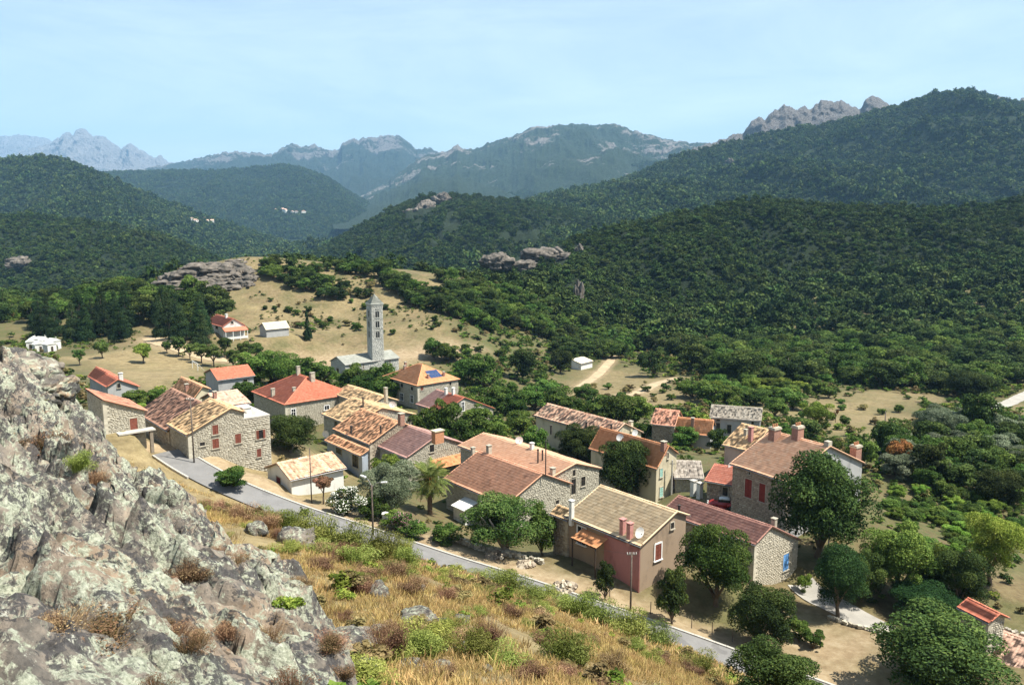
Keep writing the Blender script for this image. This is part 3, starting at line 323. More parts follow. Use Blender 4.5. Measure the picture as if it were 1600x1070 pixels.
(67.7,199.4,8,3.4,2.4,'oak_fresh',110),(92.3,206.1,6.2,2.9,2.2,'bush_dry',110),(100.1,231.2,3.9,3.3,1.7,'bush_dry',110),(-14.3,287.9,6.4,3.9,2.8,'bush',111),(0.7,279.1,3,4.2,2.4,'bush',111),
(9.8,275.6,1.9,3.9,2.8,'oak_fresh',111),(-3.5,297.5,5,4.7,3.4,'oak_fresh',111),(-12.5,304.3,8.6,4.5,2.5,'bush',111),(-4.3,306.1,6.4,5.2,3,'oak_fresh',111),(-9.7,287.9,5.5,3.9,2.2,'oak_fresh',111),
(7.7,306.2,2.6,5.8,3,'oak_fresh',111),(-20,288.1,7.5,6,3.8,'oak_fresh',111),(10,281.3,1.7,5.3,3.6,'oak_fresh',111),(-14.8,276,5.7,5.3,3.3,'oak_fresh',111),(-8.7,280.2,4.7,5.1,3,'oak_fresh',111),
(3.5,298.1,3.3,3.3,2.5,'oak_fresh',111),(6.4,255.8,3.6,3.1,1.6,'bush',111),(1.5,305.4,4.4,5.8,3.6,'oak_fresh',111),(-17,300.8,9,4.5,3.2,'oak_fresh',111),(4,273.4,2.6,3.9,2.1,'bush',111),
(-17.3,282.6,6.5,5,2.7,'oak_fresh',111),(10.2,290,1.6,4.6,3.3,'bush',111),(-4.9,276.4,3.9,3.5,2.2,'bush',111),(4.6,315.6,4.3,4.5,2.9,'oak_fresh',111),(-3,311.8,6.8,4.3,2.8,'bush',111),
(13.9,320.5,1.5,5.3,2.7,'bush',111),(-16,295.6,7.8,5.1,3.6,'oak_fresh',111),(11.4,300.5,1.5,5.2,3,'bush',111),(8.7,318.6,3.1,3.2,2.1,'bush',111),(6.4,261.4,3.1,4.5,2.6,'oak_fresh',111),
(-8.9,271.8,4.6,5.4,3.6,'bush',111),(31,262.9,2.9,3.6,2.3,'bush',112),(52.9,247.7,4.4,2.6,1.7,'bush_dry',112),(41.2,235.8,5,2.6,1.6,'bush_dry',112),(20.5,247.2,4,3.4,2,'bush',112),(24.9,234.7,5,2.6,1.8,'bush_dry',112),
(49,263.8,3.7,2.4,1.4,'bush',112),(41.9,256.1,3.9,4.1,2.1,'bush',112),(31.3,227.5,5.6,3.8,2.1,'bush_dry',112),(32.3,242,4.5,4.1,2.6,'bush',112),(43,247.2,4.4,2.5,1.3,'bush',112),(27.1,226.9,5.7,4,2.7,'bush',112),
(26.5,267.9,2.3,3.6,2,'bush_dry',112),(25.3,248.7,3.9,3.2,2,'bush_dry',112),(37.6,260.1,3.5,3.4,2,'bush_dry',112),(28,243,4.4,3.4,2.2,'bush_dry',112),(49.6,229.2,5.5,2.5,1.7,'bush_dry',112),
(37.7,244.6,4.5,2.6,1.4,'bush_dry',112),(53.4,252.8,4.2,2.6,1.7,'bush_dry',112),(35.5,253.1,3.8,3.6,2.3,'bush_dry',112),(53.2,258.5,4,3.8,2.5,'bush',112),(46.8,252.3,4.2,2.6,1.6,'bush',112),
(47,240.4,4.8,3.5,2.2,'bush',112),(28.1,386.7,-4.2,7.7,6.3,'oak',113),(52.8,390.1,-6.4,8.2,6.7,'oak',113),(28.2,358.3,-0.2,7.7,5.8,'oak',113),(39.5,394.6,-5.1,8.3,7.5,'oak',113),(37.4,338,-0.4,7.1,5.4,'oak',113),
(24.7,342,1,7.4,5.4,'oak',113),(28,326.3,-0.4,8.6,6.4,'oak',113),(18.2,321.7,0.4,7.6,5.4,'oak',113),(30.7,346.6,0.2,8.1,5.9,'oak',113),(21.3,349.2,1.9,7.8,5.9,'oak',113),(30.1,338.2,0.2,9.4,7.3,'oak',113),
(43.6,352.2,-1,9,7,'oak',113),(47.7,392.4,-6.2,8.4,7.5,'oak',113),(18.5,335.3,1.9,7.9,6.9,'oak',113),(46.3,343.7,-0.9,8,6.4,'oak',113),(23,326.1,0,9.7,7.6,'oak',113),]
CT=[(0.0,0.0,58.1),(0.0,-20.0,65.0),(-25.0,-5.0,62.0),(25.0,-5.0,52.0),(-40.0,25.0,51.0),(-60.0,60.0,40.0),(45.0,15.0,39.0),(60.0,40.0,28.0),(80.0,60.0,18.0),(-90.0,20.0,52.0),(100.0,20.0,22.0),(-1.5,10.0,54.0),(0.0,13.0,52.1),(2.2,18.0,49.0),(8.0,32.0,40.5),(-3.3,17.0,51.3),(-1.6,19.0,50.3),(1.0,25.0,47.0),(5.9,36.0,40.3),(9.7,42.0,35.9),(-14.7,38.0,46.1),(-11.3,37.0,45.7),(-8.4,37.0,44.7),(-5.7,39.0,42.8),(-2.8,43.0,40.2),(0.8,47.0,37.2),(5.0,51.0,33.9),(9.2,53.0,31.2),(13.0,54.0,29.1),(16.0,55.0,26.8),(-25.7,68.0,32.0),(-17.5,64.0,32.5),(-11.0,62.0,32.0),(-5.0,62.0,30.0),(1.0,64.0,27.0),(6.8,65.0,24.0),(-8.0,12.0,51.5),(-16.0,24.0,51.5),(-20.0,36.0,46.0),(-46.6,109.0,27.8),(-41.7,104.5,27.1),(-36.8,101.0,26.2),(-31.6,98.5,25.0),(-26.3,96.0,24.1),(-20.4,93.5,23.2),(-14.7,90.5,22.5),(-7.0,86.5,21.7),(0.0,83.2,20.9),(6.6,80.0,20.0),(12.7,77.0,19.2),(18.4,74.0,18.4),(23.6,71.0,17.7),(29.0,68.0,17.0),(33.9,65.0,16.3),(-40.4,108.0,27.6),(-32.9,103.0,26.7),(-7.7,95.0,21.7),(3.7,90.0,20.3),(13.6,83.0,19.0),(19.7,80.0,18.1),(26.4,80.0,17.4),(31.9,79.0,16.9),(37.7,76.0,17.8),(38.1,88.0,17.3),(41.6,86.0,16.8),(44.9,80.0,16.3),(54.7,88.0,17.3),(33.8,92.0,16.2),(57.0,118.0,15.9),(72.7,140.0,14.7),(75.4,125.0,13.3),(68.2,105.0,14.5),(69.3,150.0,14.0),(91.5,232.0,4.0),(118.0,250.0,3.6),(72.9,205.0,7.2),(149.7,250.0,1.2),(102.4,190.0,7.9),(30.6,300.0,-0.4),(43.0,360.0,-1.6),(48.7,270.0,3.5),(18.5,235.0,5.1),(33.2,210.0,7.6),(6.5,275.0,2.4),(-6.8,215.0,8.1),(-99.1,230.0,15.5),(-124.0,265.0,15.1),(-170.6,300.0,11.5),(-75.5,205.0,18.7),(-75.7,172.0,22.6),(-123.3,225.0,16.5),(-40.1,285.0,9.4),(-23.4,300.0,10.3),(-71.9,288.0,10.0),(-47.0,250.0,9.7),(-53.0,225.0,12.9),(-96.0,335.0,19.0),(-77.9,335.0,16.4),(-41.5,335.0,17.7),(-24.8,320.0,15.8),(-103.0,288.0,18.0),(-129.9,375.0,28.6),(-129.4,402.0,37.5),(-155.5,405.0,32.3),(-101.3,400.0,34.2),(-73.8,400.0,31.2),(-48.6,395.0,30.0),(-24.0,390.0,24.4),(0.0,395.0,16.3),(24.8,400.0,4.8),(-166.3,330.0,17.0),(-197.2,330.0,15.7),(-217.5,380.0,12.4),(-250.6,360.0,18.7),(30.4,390.0,-4.6),(62.3,400.0,-4.7),(91.2,390.0,-4.6),(124.7,400.0,-4.7),(159.6,410.0,-4.7),(212.3,420.0,-2.9),(267.1,430.0,0.6),(317.5,430.0,-2.7),(-300.0,560.0,-15.0),(-150.0,560.0,-10.0),(-60.0,540.0,-4.0),(40.0,540.0,-3.0),(150.0,520.0,2.0),(260.0,520.0,8.0),(380.0,520.0,20.0),(480.0,420.0,20.0),(480.0,250.0,15.0),(300.0,130.0,15.0),(220.0,90.0,12.0),(-320.0,250.0,30.0),(-320.0,400.0,20.0),(-250.0,120.0,40.0),(0.0,700.0,-15.0),(300.0,700.0,20.0),(-300.0,700.0,-20.0),(-51.8,103.0,31.8),(-48.1,106.1,31.8),(-57.0,109.1,31.8),(-47.9,113.0,26.8),(-44.1,116.2,26.8),(-56.6,123.4,26.8),(-42.9,107.0,28.8),(-37.2,111.8,24.7),(-47.6,112.6,28.9),(-44.3,124.0,26.6),(-49.7,130.5,26.6),(-41.1,126.7,26.6),(-58.7,150.0,22.6),(-56.5,151.8,22.6),(-65.8,158.5,22.6),(-79.6,160.0,22.9),(-77.4,161.9,22.9),(-88.0,169.9,22.9),(-77.9,157.0,23.5),(-73.7,160.6,23.7),(-82.7,162.7,23.5),(-67.0,186.0,18.1),(-72.0,192.0,18.1),(-60.6,191.4,18.1),(-100.0,285.0,16.1),(-94.1,290.0,16.1),(-109.7,296.6,16.1),(-86.5,290.0,15.9),(-90.1,294.3,15.9),(-80.1,295.4,15.9),(-51.7,254.0,8.0),(-57.8,261.2,8.0),(-36.9,266.5,8.0),(-28.1,160.0,16.8),(-23.3,164.1,16.8),(-37.3,170.9,16.8),(-28.4,143.0,17.2),(-18.4,151.4,17.2),(-35.1,151.0,17.2),(-16.4,126.0,16.6),(-7.8,133.3,16.6),(-23.7,134.7,16.8),(-28.7,104.0,23.5),(-33.4,109.7,23.5),(-22.9,108.9,22.7),(-0.7,104.0,16.8),(8.0,111.3,16.8),(-9.4,114.4,17.8),(5.2,110.0,18.3),(12.6,116.2,18.3),(-8.0,125.8,18.3),(17.1,140.0,16.1),(23.2,145.1,16.1),(4.6,154.9,16.1),(22.0,122.0,15.8),(25.6,125.0,15.8),(13.0,132.7,15.8),(13.7,84.0,19.8),(19.5,88.9,20.1),(6.6,92.5,20.1),(27.0,88.0,18.6),(33.9,93.8,18.3),(18.8,97.8,18.6),(35.1,102.0,17.8),(48.4,110.9,19.1),(30.1,109.4,17.8),(31.5,113.0,18.6),(34.9,118.5,18.6),(28.1,115.1,18.6),(29.2,123.0,17.4),(29.7,128.0,17.4),(25.3,123.4,17.4),(34.0,170.0,11.0),(37.0,176.6,11.0),(29.8,171.9,11.0),(41.3,168.0,10.9),(43.6,174.3,10.9),(34.6,170.4,10.9),(53.3,174.0,10.7),(55.8,181.6,10.7),(43.5,177.2,10.7),(26.6,315.0,-0.5),(23.1,317.9,-0.5),(31.5,320.8,-0.5),(-23.2,200.0,11.5),(-13.7,207.9,11.5),(-33.0,211.8,11.5),(-45.2,162.0,16.5),(-33.6,171.8,16.5),(-55.2,173.9,16.5),(-15.4,182.0,10.6),(-4.4,191.2,10.4),(-22.1,190.1,10.6)]
RK=[(-17.88,25.0,56.35),(-15.88,25.5,56.08),(-15.0,26.0,55.69),(-14.02,26.0,55.28),(-13.02,25.5,54.56),(-12.52,25.0,53.96),(-11.43,24.0,53.23),(-9.46,22.0,53.32),(-7.16,19.0,53.27),(-5.17,16.0,53.51),(-3.54,13.0,54.2),(-2.81,11.0,54.67),(-2.59,9.8,54.92),(-2.08,9.0,55.08),(-1.63,8.0,55.2),(-17.88,27.5,51.35),(-15.88,28.0,51.08),(-14.5,28.5,50.69),(-13.02,28.5,50.28),(-10.82,27.0,49.56),(-10.12,26.0,48.96),(-9.03,25.2,48.23),(-7.26,23.5,48.32),(-4.96,20.5,48.77),(-2.97,17.5,49.51),(-1.54,14.4,51.0),(-1.31,12.0,52.47),(-0.99,10.4,53.72),(-0.78,10.0,53.48),(-0.33,8.6,53.4),(-3.83,4.6,57.2),(-3.06,4.6,57.2),(-3.94,6.0,56.99),(-5.05,7.8,56.76),(-6.72,10.5,56.52),(-9.48,15.0,56.19),(-11.67,18.5,55.53),(-13.8,22.0,55.57),(-12.99,23.0,55.33),(-10.9,20.0,55.01),(-10.1,18.0,55.43),(-8.78,17.0,55.06),(-6.72,14.0,55.24),(-5.23,11.8,55.39),(-4.06,10.0,55.58),(-3.14,8.5,55.73),(-2.51,7.6,55.78),(-1.98,6.8,55.86),(-2.45,4.9,57.02),(-3.25,6.6,56.69),(-2.17,5.8,56.47),(-4.65,8.2,56.59),(-8.05,10.0,56.26),(-12.64,16.0,56.01),(0.0,0.3,58.25),(1.5,1.5,56.6),(1.2,3.5,56.4),(2.2,6.0,54.4),(-3.0,0.0,58.4),(-8.0,2.0,58.6),(0.0,-3.0,58.8),(3.5,-2.0,55.5)]
RID=[{'name': 'mountain','label': 'farthest pale blue mountain at the left edge','mat': 'far_rock','crest': [(-12214.6,15500.0,1266.6),(-10456.2,15500.0,1391.2),(-9292.3,15500.0,1413.9),(-8825.6,15500.0,1436.5),(-8425.0,15500.0,1368.6),(-8037.1,15500.0,1141.5),(-7360.6,15500.0,844.8),(-6329.9,15500.0,523.2)],'df': 3500,'db': 1500,'zb': 0,'nx': 40,'jag': 50,'forest': 0},{'name': 'mountain','label': 'jagged needle peaks on the left skyline','mat': 'far_rock','crest': [(-9995.1,13000.0,718.2),(-8811.9,13000.0,785.4),(-7824.6,13000.0,871.6),(-7522.3,13000.0,967.1),(-7223.3,13000.0,1033.9),(-7021.5,13000.0,1110.0),(-6836.4,13000.0,1224.0),(-6736.7,13000.0,1252.4),(-6683.7,13000.0,1186.0),(-6616.8,13000.0,1290.3),(-6517.9,13000.0,1309.2),(-6426.6,13000.0,1233.5),(-6330.7,13000.0,1214.5),(-6186.8,13000.0,1186.0),(-6066.5,13000.0,1100.5),(-5977.4,13000.0,986.2),(-5904.2,13000.0,1052.9),(-5803.2,13000.0,1100.5),(-5711.7,13000.0,1014.8),(-5590.0,13000.0,938.5),(-5477.2,13000.0,871.6),(-5357.9,13000.0,900.2),(-5265.1,13000.0,823.7),(-5142.7,13000.0,747.0),(-4618.0,13000.0,496.8),(-3941.8,13000.0,254.7)],'df': 4200,'db': 1200,'zb': 0,'nx': 130,'jag': 95,'forest': 0},{'name': 'mountain','label': 'blue ridge with rocky peaks left of centre','mat': 'mid_rock','crest': [(-4217.5,9000.0,362.4),(-3867.3,9000.0,509.0),(-3386.8,9000.0,602.0),(-3180.6,9000.0,654.9),(-2907.9,9000.0,694.6),(-2706.0,9000.0,674.8),(-2537.4,9000.0,661.6),(-2433.1,9000.0,727.6),(-2329.8,9000.0,773.8),(-2229.8,9000.0,740.8),(-2093.9,9000.0,760.6),(-1960.7,9000.0,707.8),(-1825.5,9000.0,707.8),(-1789.6,9000.0,773.8),(-1721.0,9000.0,806.7),(-1619.6,9000.0,813.3),(-1517.5,9000.0,846.1),(-1416.7,9000.0,833.0),(-1281.0,9000.0,865.8),(-1180.4,9000.0,839.6),(-1080.4,9000.0,780.3),(-1014.0,9000.0,714.4),(-912.3,9000.0,734.2),(-744.2,9000.0,668.2),(-271.3,9000.0,529.0),(408.4,9000.0,328.9)],'df': 3600,'db': 1200,'zb': -20,'nx': 110,'jag': 55,'forest': 0},{'name': 'mountain','label': 'broad blue mountain with bare rock slabs at centre skyline','mat': 'slab_rock','crest': [(-1361.6,6400.0,60.0),(-967.4,6400.0,275.0),(-673.9,6400.0,473.7),(-529.2,6400.0,497.2),(-456.7,6400.0,520.7),(-408.3,6400.0,553.5),(-375.0,6400.0,525.4),(-288.4,6400.0,525.4),(-96.0,6400.0,591.0),(0.0,6400.0,619.0),(143.7,6400.0,675.0),(239.4,6400.0,689.0),(478.5,6400.0,707.6),(622.2,6400.0,698.3),(765.6,6400.0,712.2),(910.3,6400.0,661.0),(1103.5,6400.0,605.0),(1296.4,6400.0,572.2),(1488.7,6400.0,567.6),(1681.7,6400.0,544.1),(2167.8,6400.0,440.7),(2904.0,6400.0,251.2)],'df': 3600,'db': 1200,'zb': -60,'nx': 110,'jag': 34,'forest': 0},{'name': 'hill','label': 'wooded hill below the needle peaks,left','mat': 'far_forest','crest': [(-1990.0,2400.0,181.5),(-1627.0,2400.0,192.1),(-1445.7,2400.0,197.5),(-1372.5,2400.0,208.1),(-1326.9,2400.0,213.4),(-1264.6,2400.0,202.8),(-1194.5,2400.0,174.4),(-1106.6,2400.0,138.8),(-1018.6,2400.0,99.5),(-912.0,2400.0,56.4),(-804.5,2400.0,20.3),(-678.4,2400.0,-23.3),(-514.9,2400.0,-67.1)],'df': 1200,'db': 600,'zb': -125,'nx': 90,'jag': 6,'forest': 2},{'name': 'hill','label': 'domed wooded hill left of the centre','mat': 'far_forest','crest': [(-3056.8,4700.0,200.4),(-2625.9,4700.0,249.3),(-2304.9,4700.0,270.2),(-2127.4,4700.0,273.6),(-1914.2,4700.0,280.6),(-1666.1,4700.0,280.6),(-1488.3,4700.0,291.0),(-1381.3,4700.0,304.9),(-1274.6,4700.0,315.3),(-1169.1,4700.0,298.0),(-1029.1,4700.0,249.3),(-907.4,4700.0,165.5),(-714.3,4700.0,60.0),(-430.2,4700.0,-53.3)],'df': 1700,'db': 700,'zb': -130,'nx': 70,'jag': 6,'forest': 2},{'name': 'hill','label': 'hazy wooded spur below the broad mountain','mat': 'far_forest','crest': [(-840.4,4600.0,8.1),(-559.6,4600.0,42.7),(-209.3,4600.0,122.0),(0.0,4600.0,163.2),(208.6,4600.0,211.1),(451.2,4600.0,265.7),(693.0,4600.0,313.3),(900.0,4600.0,340.4),(1038.0,4600.0,353.9),(1383.4,4600.0,367.5),(1799.6,4600.0,347.2),(2292.0,4600.0,248.7)],'df': 1300,'db': 600,'zb': -130,'nx': 70,'jag': 6,'forest': 2},{'name': 'hill','label': 'low wooded rise on the valley floor behind the knoll','mat': 'far_forest','crest': [(-921.6,2000.0,-76.6),(-766.4,2000.0,-49.0),(-612.1,2000.0,-27.7),(-489.2,2000.0,-15.5),(-397.2,2000.0,-6.4),(-320.9,2000.0,-9.4),(-244.8,2000.0,-27.7),(-122.7,2000.0,-61.2),(0.0,2000.0,-91.9)],'df': 800,'db': 400,'zb': -128,'nx': 70,'jag': 5,'forest': 2},{'name': 'mountain','label': 'grey rock crags on the right skyline','mat': 'crag','crest': [(399.3,3300.0,158.6),(522.6,3300.0,217.3),(620.6,3300.0,268.4),(706.2,3300.0,307.2),(792.3,3300.0,324.1),(840.9,3300.0,345.8),(889.6,3300.0,362.7),(908.2,3300.0,389.1),(924.4,3300.0,413.1),(948.5,3300.0,425.0),(973.6,3300.0,415.5),(1009.0,3300.0,448.9),(1045.3,3300.0,460.9),(1094.8,3300.0,453.7),(1143.8,3300.0,458.5),(1179.8,3300.0,472.8),(1208.8,3300.0,482.3),(1228.3,3300.0,484.7),(1265.4,3300.0,479.9),(1303.5,3300.0,460.9),(1341.2,3300.0,448.9),(1356.0,3300.0,484.7),(1379.5,3300.0,501.3),(1412.1,3300.0,491.8),(1445.8,3300.0,465.6),(1476.2,3300.0,453.7),(1504.3,3300.0,472.8),(1535.0,3300.0,489.4),(1565.4,3300.0,477.5),(1586.3,3300.0,460.9),(1721.6,3300.0,460.9),(1829.5,3300.0,491.8),(1866.1,3300.0,494.2),(1904.3,3300.0,479.9),(1943.2,3300.0,458.5),(1953.0,3300.0,484.7),(2062.3,3300.0,496.5),(2329.7,3300.0,520.3)],'df': 800,'db': 400,'zb': -60,'nx': 150,'jag': 26,'forest': 0},{'name': 'mountain','label': 'great wooded mountain filling the right skyline','mat': 'mid_forest','crest': [(-159.9,2100.0,36.3),(0.0,2225.0,73.3),(86.7,2287.5,99.4),(273.7,2412.5,132.1),(373.5,2475.0,168.8),(498.7,2550.0,222.9),(585.9,2600.0,247.1),(680.2,2590.0,265.4),(773.1,2580.0,291.0),(920.8,2564.0,310.1),(1011.3,2554.0,331.4),(1100.7,2544.0,354.3),(1189.2,2534.0,375.1),(1259.3,2526.0,392.3),(1329.0,2518.0,405.8),(1382.8,2512.0,394.1),(1419.1,2508.0,380.9),(1490.1,2500.0,369.1),(1676.9,2500.0,363.7),(1953.0,2500.0,390.7)],'df': 1500,'db': 700,'zb': -90,'nx': 110,'jag': 5,'forest': 2},{'name': 'hill','label': 'low wooded ridge at the left edge','mat': 'near_forest','crest': [(-1006.7,1150.0,47.0),(-830.6,1150.0,55.7),(-699.8,1150.0,52.2),(-664.6,1150.0,54.8),(-629.8,1150.0,52.2),(-577.8,1150.0,46.2),(-525.9,1150.0,37.5),(-474.3,1150.0,22.7),(-422.7,1150.0,2.6),(-371.2,1150.0,-23.8),(-328.0,1150.0,-46.8),(-249.4,1150.0,-80.8)],'df': 550,'db': 350,'zb': -110,'nx': 70,'jag': 4,'forest': 1},{'name': 'hill','label': 'wooded spur with bare rocks behind the bell tower knoll','mat': 'near_forest','crest': [(-485.6,1500.0,-77.0),(-414.9,1500.0,-47.0),(-344.4,1500.0,-9.2),(-274.3,1500.0,32.9),(-205.0,1500.0,66.8),(-153.4,1500.0,86.9),(-125.0,1500.0,91.4),(-90.9,1500.0,86.9),(-45.5,1500.0,84.7),(0.0,1500.0,81.3),(56.9,1500.0,71.2),(171.3,1500.0,43.1),(286.3,1500.0,14.8),(459.7,1500.0,-19.5)],'df': 800,'db': 500,'zb': -120,'nx': 80,'jag': 4,'forest': 1},{'name': 'hill','label': 'dark wooded spur on the right behind the valley','mat': 'near_forest','crest': [(-50.9,600.0,-0.4),(-28.8,623.8,13.6),(-14.7,638.1,20.3),(10.1,661.9,24.9),(36.7,685.7,32.0),(64.8,708.0,40.8),(112.7,740.0,50.0),(164.2,772.0,60.0),(212.4,800.0,67.8),(241.3,816.0,71.0),(266.0,815.5,69.2),(305.5,805.0,65.4),(359.9,790.0,63.6),(411.9,775.0,63.5),(441.7,766.0,66.9),(460.8,760.0,72.5),(517.4,760.0,81.6),(630.7,760.0,94.0)],'df': 330,'db': 300,'zb': -66,'nx': 90,'jag': 3,'forest': 1}]
SH=[(-10.35,33.34,46.99,1.28,0.97,'broom','green spiky broom shrub along the brow above the road','broom along the brow'),(-8.18,28.94,48.36,1.34,1.07,'broom','green spiky broom shrub along the brow above the road','broom along the brow'),(-6.26,25.77,49.1,1.39,1.15,'broom','green spiky broom shrub along the brow above the road','broom along the brow'),(-5.43,25.74,48.89,1.58,1.31,'broom','green spiky broom shrub along the brow above the road','broom along the brow'),(-4.44,26.03,48.5,1.4,1.2,'broom','green spiky broom shrub along the brow above the road','broom along the brow'),(-3.84,27.79,47.58,1.07,0.9,'broom','green spiky broom shrub along the brow above the road','broom along the brow'),(-2.32,28.51,46.75,1.1,0.75,'broom','green spiky broom shrub along the brow above the road','broom along the brow'),(-3.73,83.13,21.45,3.07,1.66,'broom','green spiky broom shrub along the brow above the road','broom along the brow'),(-0.31,37.56,41.9,2.02,1.27,'broom','green spiky broom shrub along the brow above the road','broom along the brow'),(0.87,35.36,42.5,1.36,1.03,'broom','green spiky broom shrub along the brow above the road','broom along the brow'),(3.95,80.35,20.44,2.72,1.85,'broom','green spiky broom shrub along the brow above the road','broom along the brow'),(3.06,37.26,40.91,1.72,1.38,'broom','green spiky broom shrub along the brow above the road','broom along the brow'),(4.24,36.79,40.67,1.7,1.47,'broom','green spiky broom shrub along the brow above the road','broom along the brow'),(5.47,35.85,40.53,1.93,1.43,'broom','green spiky broom shrub along the brow above the road','broom along the brow'),(7.4,38.94,38.34,1.8,1.32,'broom','green spiky broom shrub along the brow above the road','broom along the brow'),(-6.83,25.58,49.31,1.18,0.91,'broom','green spiky broom shrub along the brow above the road','broom along the brow'),(-4.6,23.58,49.46,1.09,0.8,'broom','green spiky broom shrub along the brow above the road','broom along the brow'),(1.41,18.92,49.03,1.16,1.02,'broom','green broom shrub standing alone low on the dry slope',None),(-1.36,17.38,50.69,0.59,0.64,'broom','slim green broom shrub beside the small rocks',None),(1.29,19.46,48.89,0.75,0.75,'broom','small broom tuft leaning on the larger lone broom',None),(-12.02,88.26,22.34,2.04,2.17,'broom','small leafy green sapling at the brow near the lamp post',None),(-12.5,88.08,22.42,1.49,1.63,'broom','tiny green sapling beside the sapling near the lamp post',None),(8.34,34.62,39.5,1.6,1.07,'broom','low green broom near the right end of the dry slope',None),(-2.17,13.81,51.98,0.7,0.79,'dry_shrub','brown dried out shrub in the golden grass','dried shrubs on the slope'),(-12.72,33.63,47.39,1.03,0.78,'dry_shrub','brown dried out shrub in the golden grass','dried shrubs on the slope'),(-9.93,29.33,48.62,1.13,0.77,'dry_shrub','brown dried out shrub in the golden grass','dried shrubs on the slope'),(-2.74,20.91,49.9,0.8,0.48,'dry_shrub','brown dried out shrub in the golden grass','dried shrubs on the slope'),(-3.87,21.57,49.96,0.73,0.5,'dry_shrub','brown dried out shrub in the golden grass','dried shrubs on the slope'),(-1.78,21.78,49.3,0.67,0.44,'dry_shrub','brown dried out shrub in the golden grass','dried shrubs on the slope'),(-0.58,17.56,50.36,0.81,0.59,'dry_shrub','brown dried out shrub in the golden grass','dried shrubs on the slope'),(0.36,14.47,51.27,0.78,0.45,'dry_shrub','brown dried out shrub in the golden grass','dried shrubs on the slope'),(2.83,21.33,47.54,0.98,0.56,'dry_shrub','brown dried out shrub in the golden grass','dried shrubs on the slope'),(-1.02,11.12,53.23,0.51,0.38,'dry_shrub','brown dried out shrub in the golden grass','dried shrubs on the slope'),(-3.96,20.23,50.41,0.68,0.47,'dry_shrub','brown dried out shrub in the golden grass','dried shrubs on the slope'),(-1.9,15.87,51.28,0.56,0.42,'dry_shrub','brown dried out shrub in the golden grass','dried shrubs on the slope'),(0.0,23.25,48.07,0.72,0.46,'dry_shrub','brown dried out shrub in the golden grass','dried shrubs on the slope'),(0.85,20.71,48.64,0.8,0.54,'dry_shrub','brown dried out shrub in the golden grass','dried shrubs on the slope')]
ROADM=[(-46.63,109.0,27.81),(-41.67,104.5,27.07),(-36.76,101.0,26.16),(-31.61,98.5,25.02),(-26.27,96.0,24.06),(-20.37,93.5,23.18),(-14.65,90.5,22.52),(-7.03,86.5,21.66),(0.0,83.2,20.89),(6.56,80.0,20.03),(12.68,77.0,19.17),(18.36,74.0,18.4),(23.61,71.0,17.74),(28.98,68.0,17.01),(33.87,65.0,16.29)]
TRACKS=[[(22.28,270.1,2.16),(29.05,296.4,-0.15),(34.36,313.42,-0.6),(37.77,326.33,-0.5),(41.21,340.38,-0.4),(46.44,389.0,-6.57)],[(20.27,245.3,4.31),(31.08,246.86,4.36),(40.17,255.51,4.05),(49.46,274.01,3.08),(59.37,291.25,1.36)],[(-85.53,263.61,11.54),(-96.6,263.13,13.3),(-109.56,270.23,15.25),(-119.94,280.04,15.84),(-131.3,298.67,14.55)]]
TRACKW=[3.6,4.2,6.0]
LANE=[(139.02,236.57,2.86),(155.1,254.02,0.7),(171.42,272.39,-0.96),(198.42,300.94,-3.0)]
LANE2=[(33.83,92.09,16.55),(35.88,85.81,16.91),(38.41,81.14,17.11),(40.8,78.47,17.14)]
PLAZA=[(-79.45,274.85,10.79),(-71.82,287.47,9.9),(-59.75,294.62,10.52),(-36.9,295.8,11.02),(-23.79,305.5,11.82),(-9.63,308.9,8.85),(-22.68,290.38,8.47),(-35.25,281.89,8.86),(-42.82,273.63,8.18),(-65.2,277.83,8.05)]
FIELD=[(-143.32,258.43,14.14),(-118.9,272.41,15.54),(-101.54,259.98,13.86),(-88.19,239.64,13.66),(-77.32,197.01,18.76),(-76.72,171.27,22.78),(-111.08,221.6,16.8)]
MEADOW=[(69.91,227.26,5.11),(98.41,250.15,3.62),(134.59,267.52,1.42),(104.99,221.58,4.69),(83.6,175.56,10.45),(71.99,181.65,10.22),(63.64,186.9,10.0)]
MEADOW2=[(13.65,247.9,4.12),(29.43,313.16,-0.55),(46.54,312.85,-0.49),(55.02,269.6,3.56),(53.6,234.62,5.23),(36.8,222.19,6.33)]
MEADOW3=[(132.39,226.58,3.8),(159.41,252.87,0.56),(112.6,177.12,8.56),(100.37,180.66,9.01)]
YARDR=[(24.12,76.81,17.37),(31.79,84.16,17.0),(35.24,85.95,16.84),(37.28,79.36,17.36),(36.85,74.13,17.53),(30.93,73.02,16.86)]
PTS={'pole_a': (-41.9,105.87,27.86),'pole_b': (-25.59,101.79,23.17),'lamp': (-16.16,92.13,22.62),'pole_c': (12.24,80.61,19.02),'lamp_b': (37.38,93.33,17.74),'pole_d': (83.29,180.76,9.87),'pillar': (-15.39,96.34,22.22),'gate1': (27.05,119.18,18.08),'gate2': (27.54,117.15,18.4),'car': (29.69,112.57,18.42),'parasol': (39.3,170.6,10.87),'goal': (-93.59,241.56,13.87),'palm': (-11.22,108.87,18.87),'oleander': (-20.36,98.39,22.75),'pink_ol': (-12.62,93.52,22.22),'boulder': (-7.0,25.05,49.58),'box': (48.02,109.5,19.1),'plaster': (-7.58,118.02,17.89),'toilet': (3.45,88.42,20.35),'hood': (6.46,96.03,19.24),'slab1': (-7.56,84.46,21.98),'fencep': (19.47,78.81,18.0)}
TOMB=[(-172.56,294.31,11.27),(-172.33,296.76,11.33),(-166.73,289.65,11.35),(-167.27,293.89,11.34),(-161.26,286.32,11.68),(-162.57,291.18,11.55),(-171.02,298.99,11.44)]
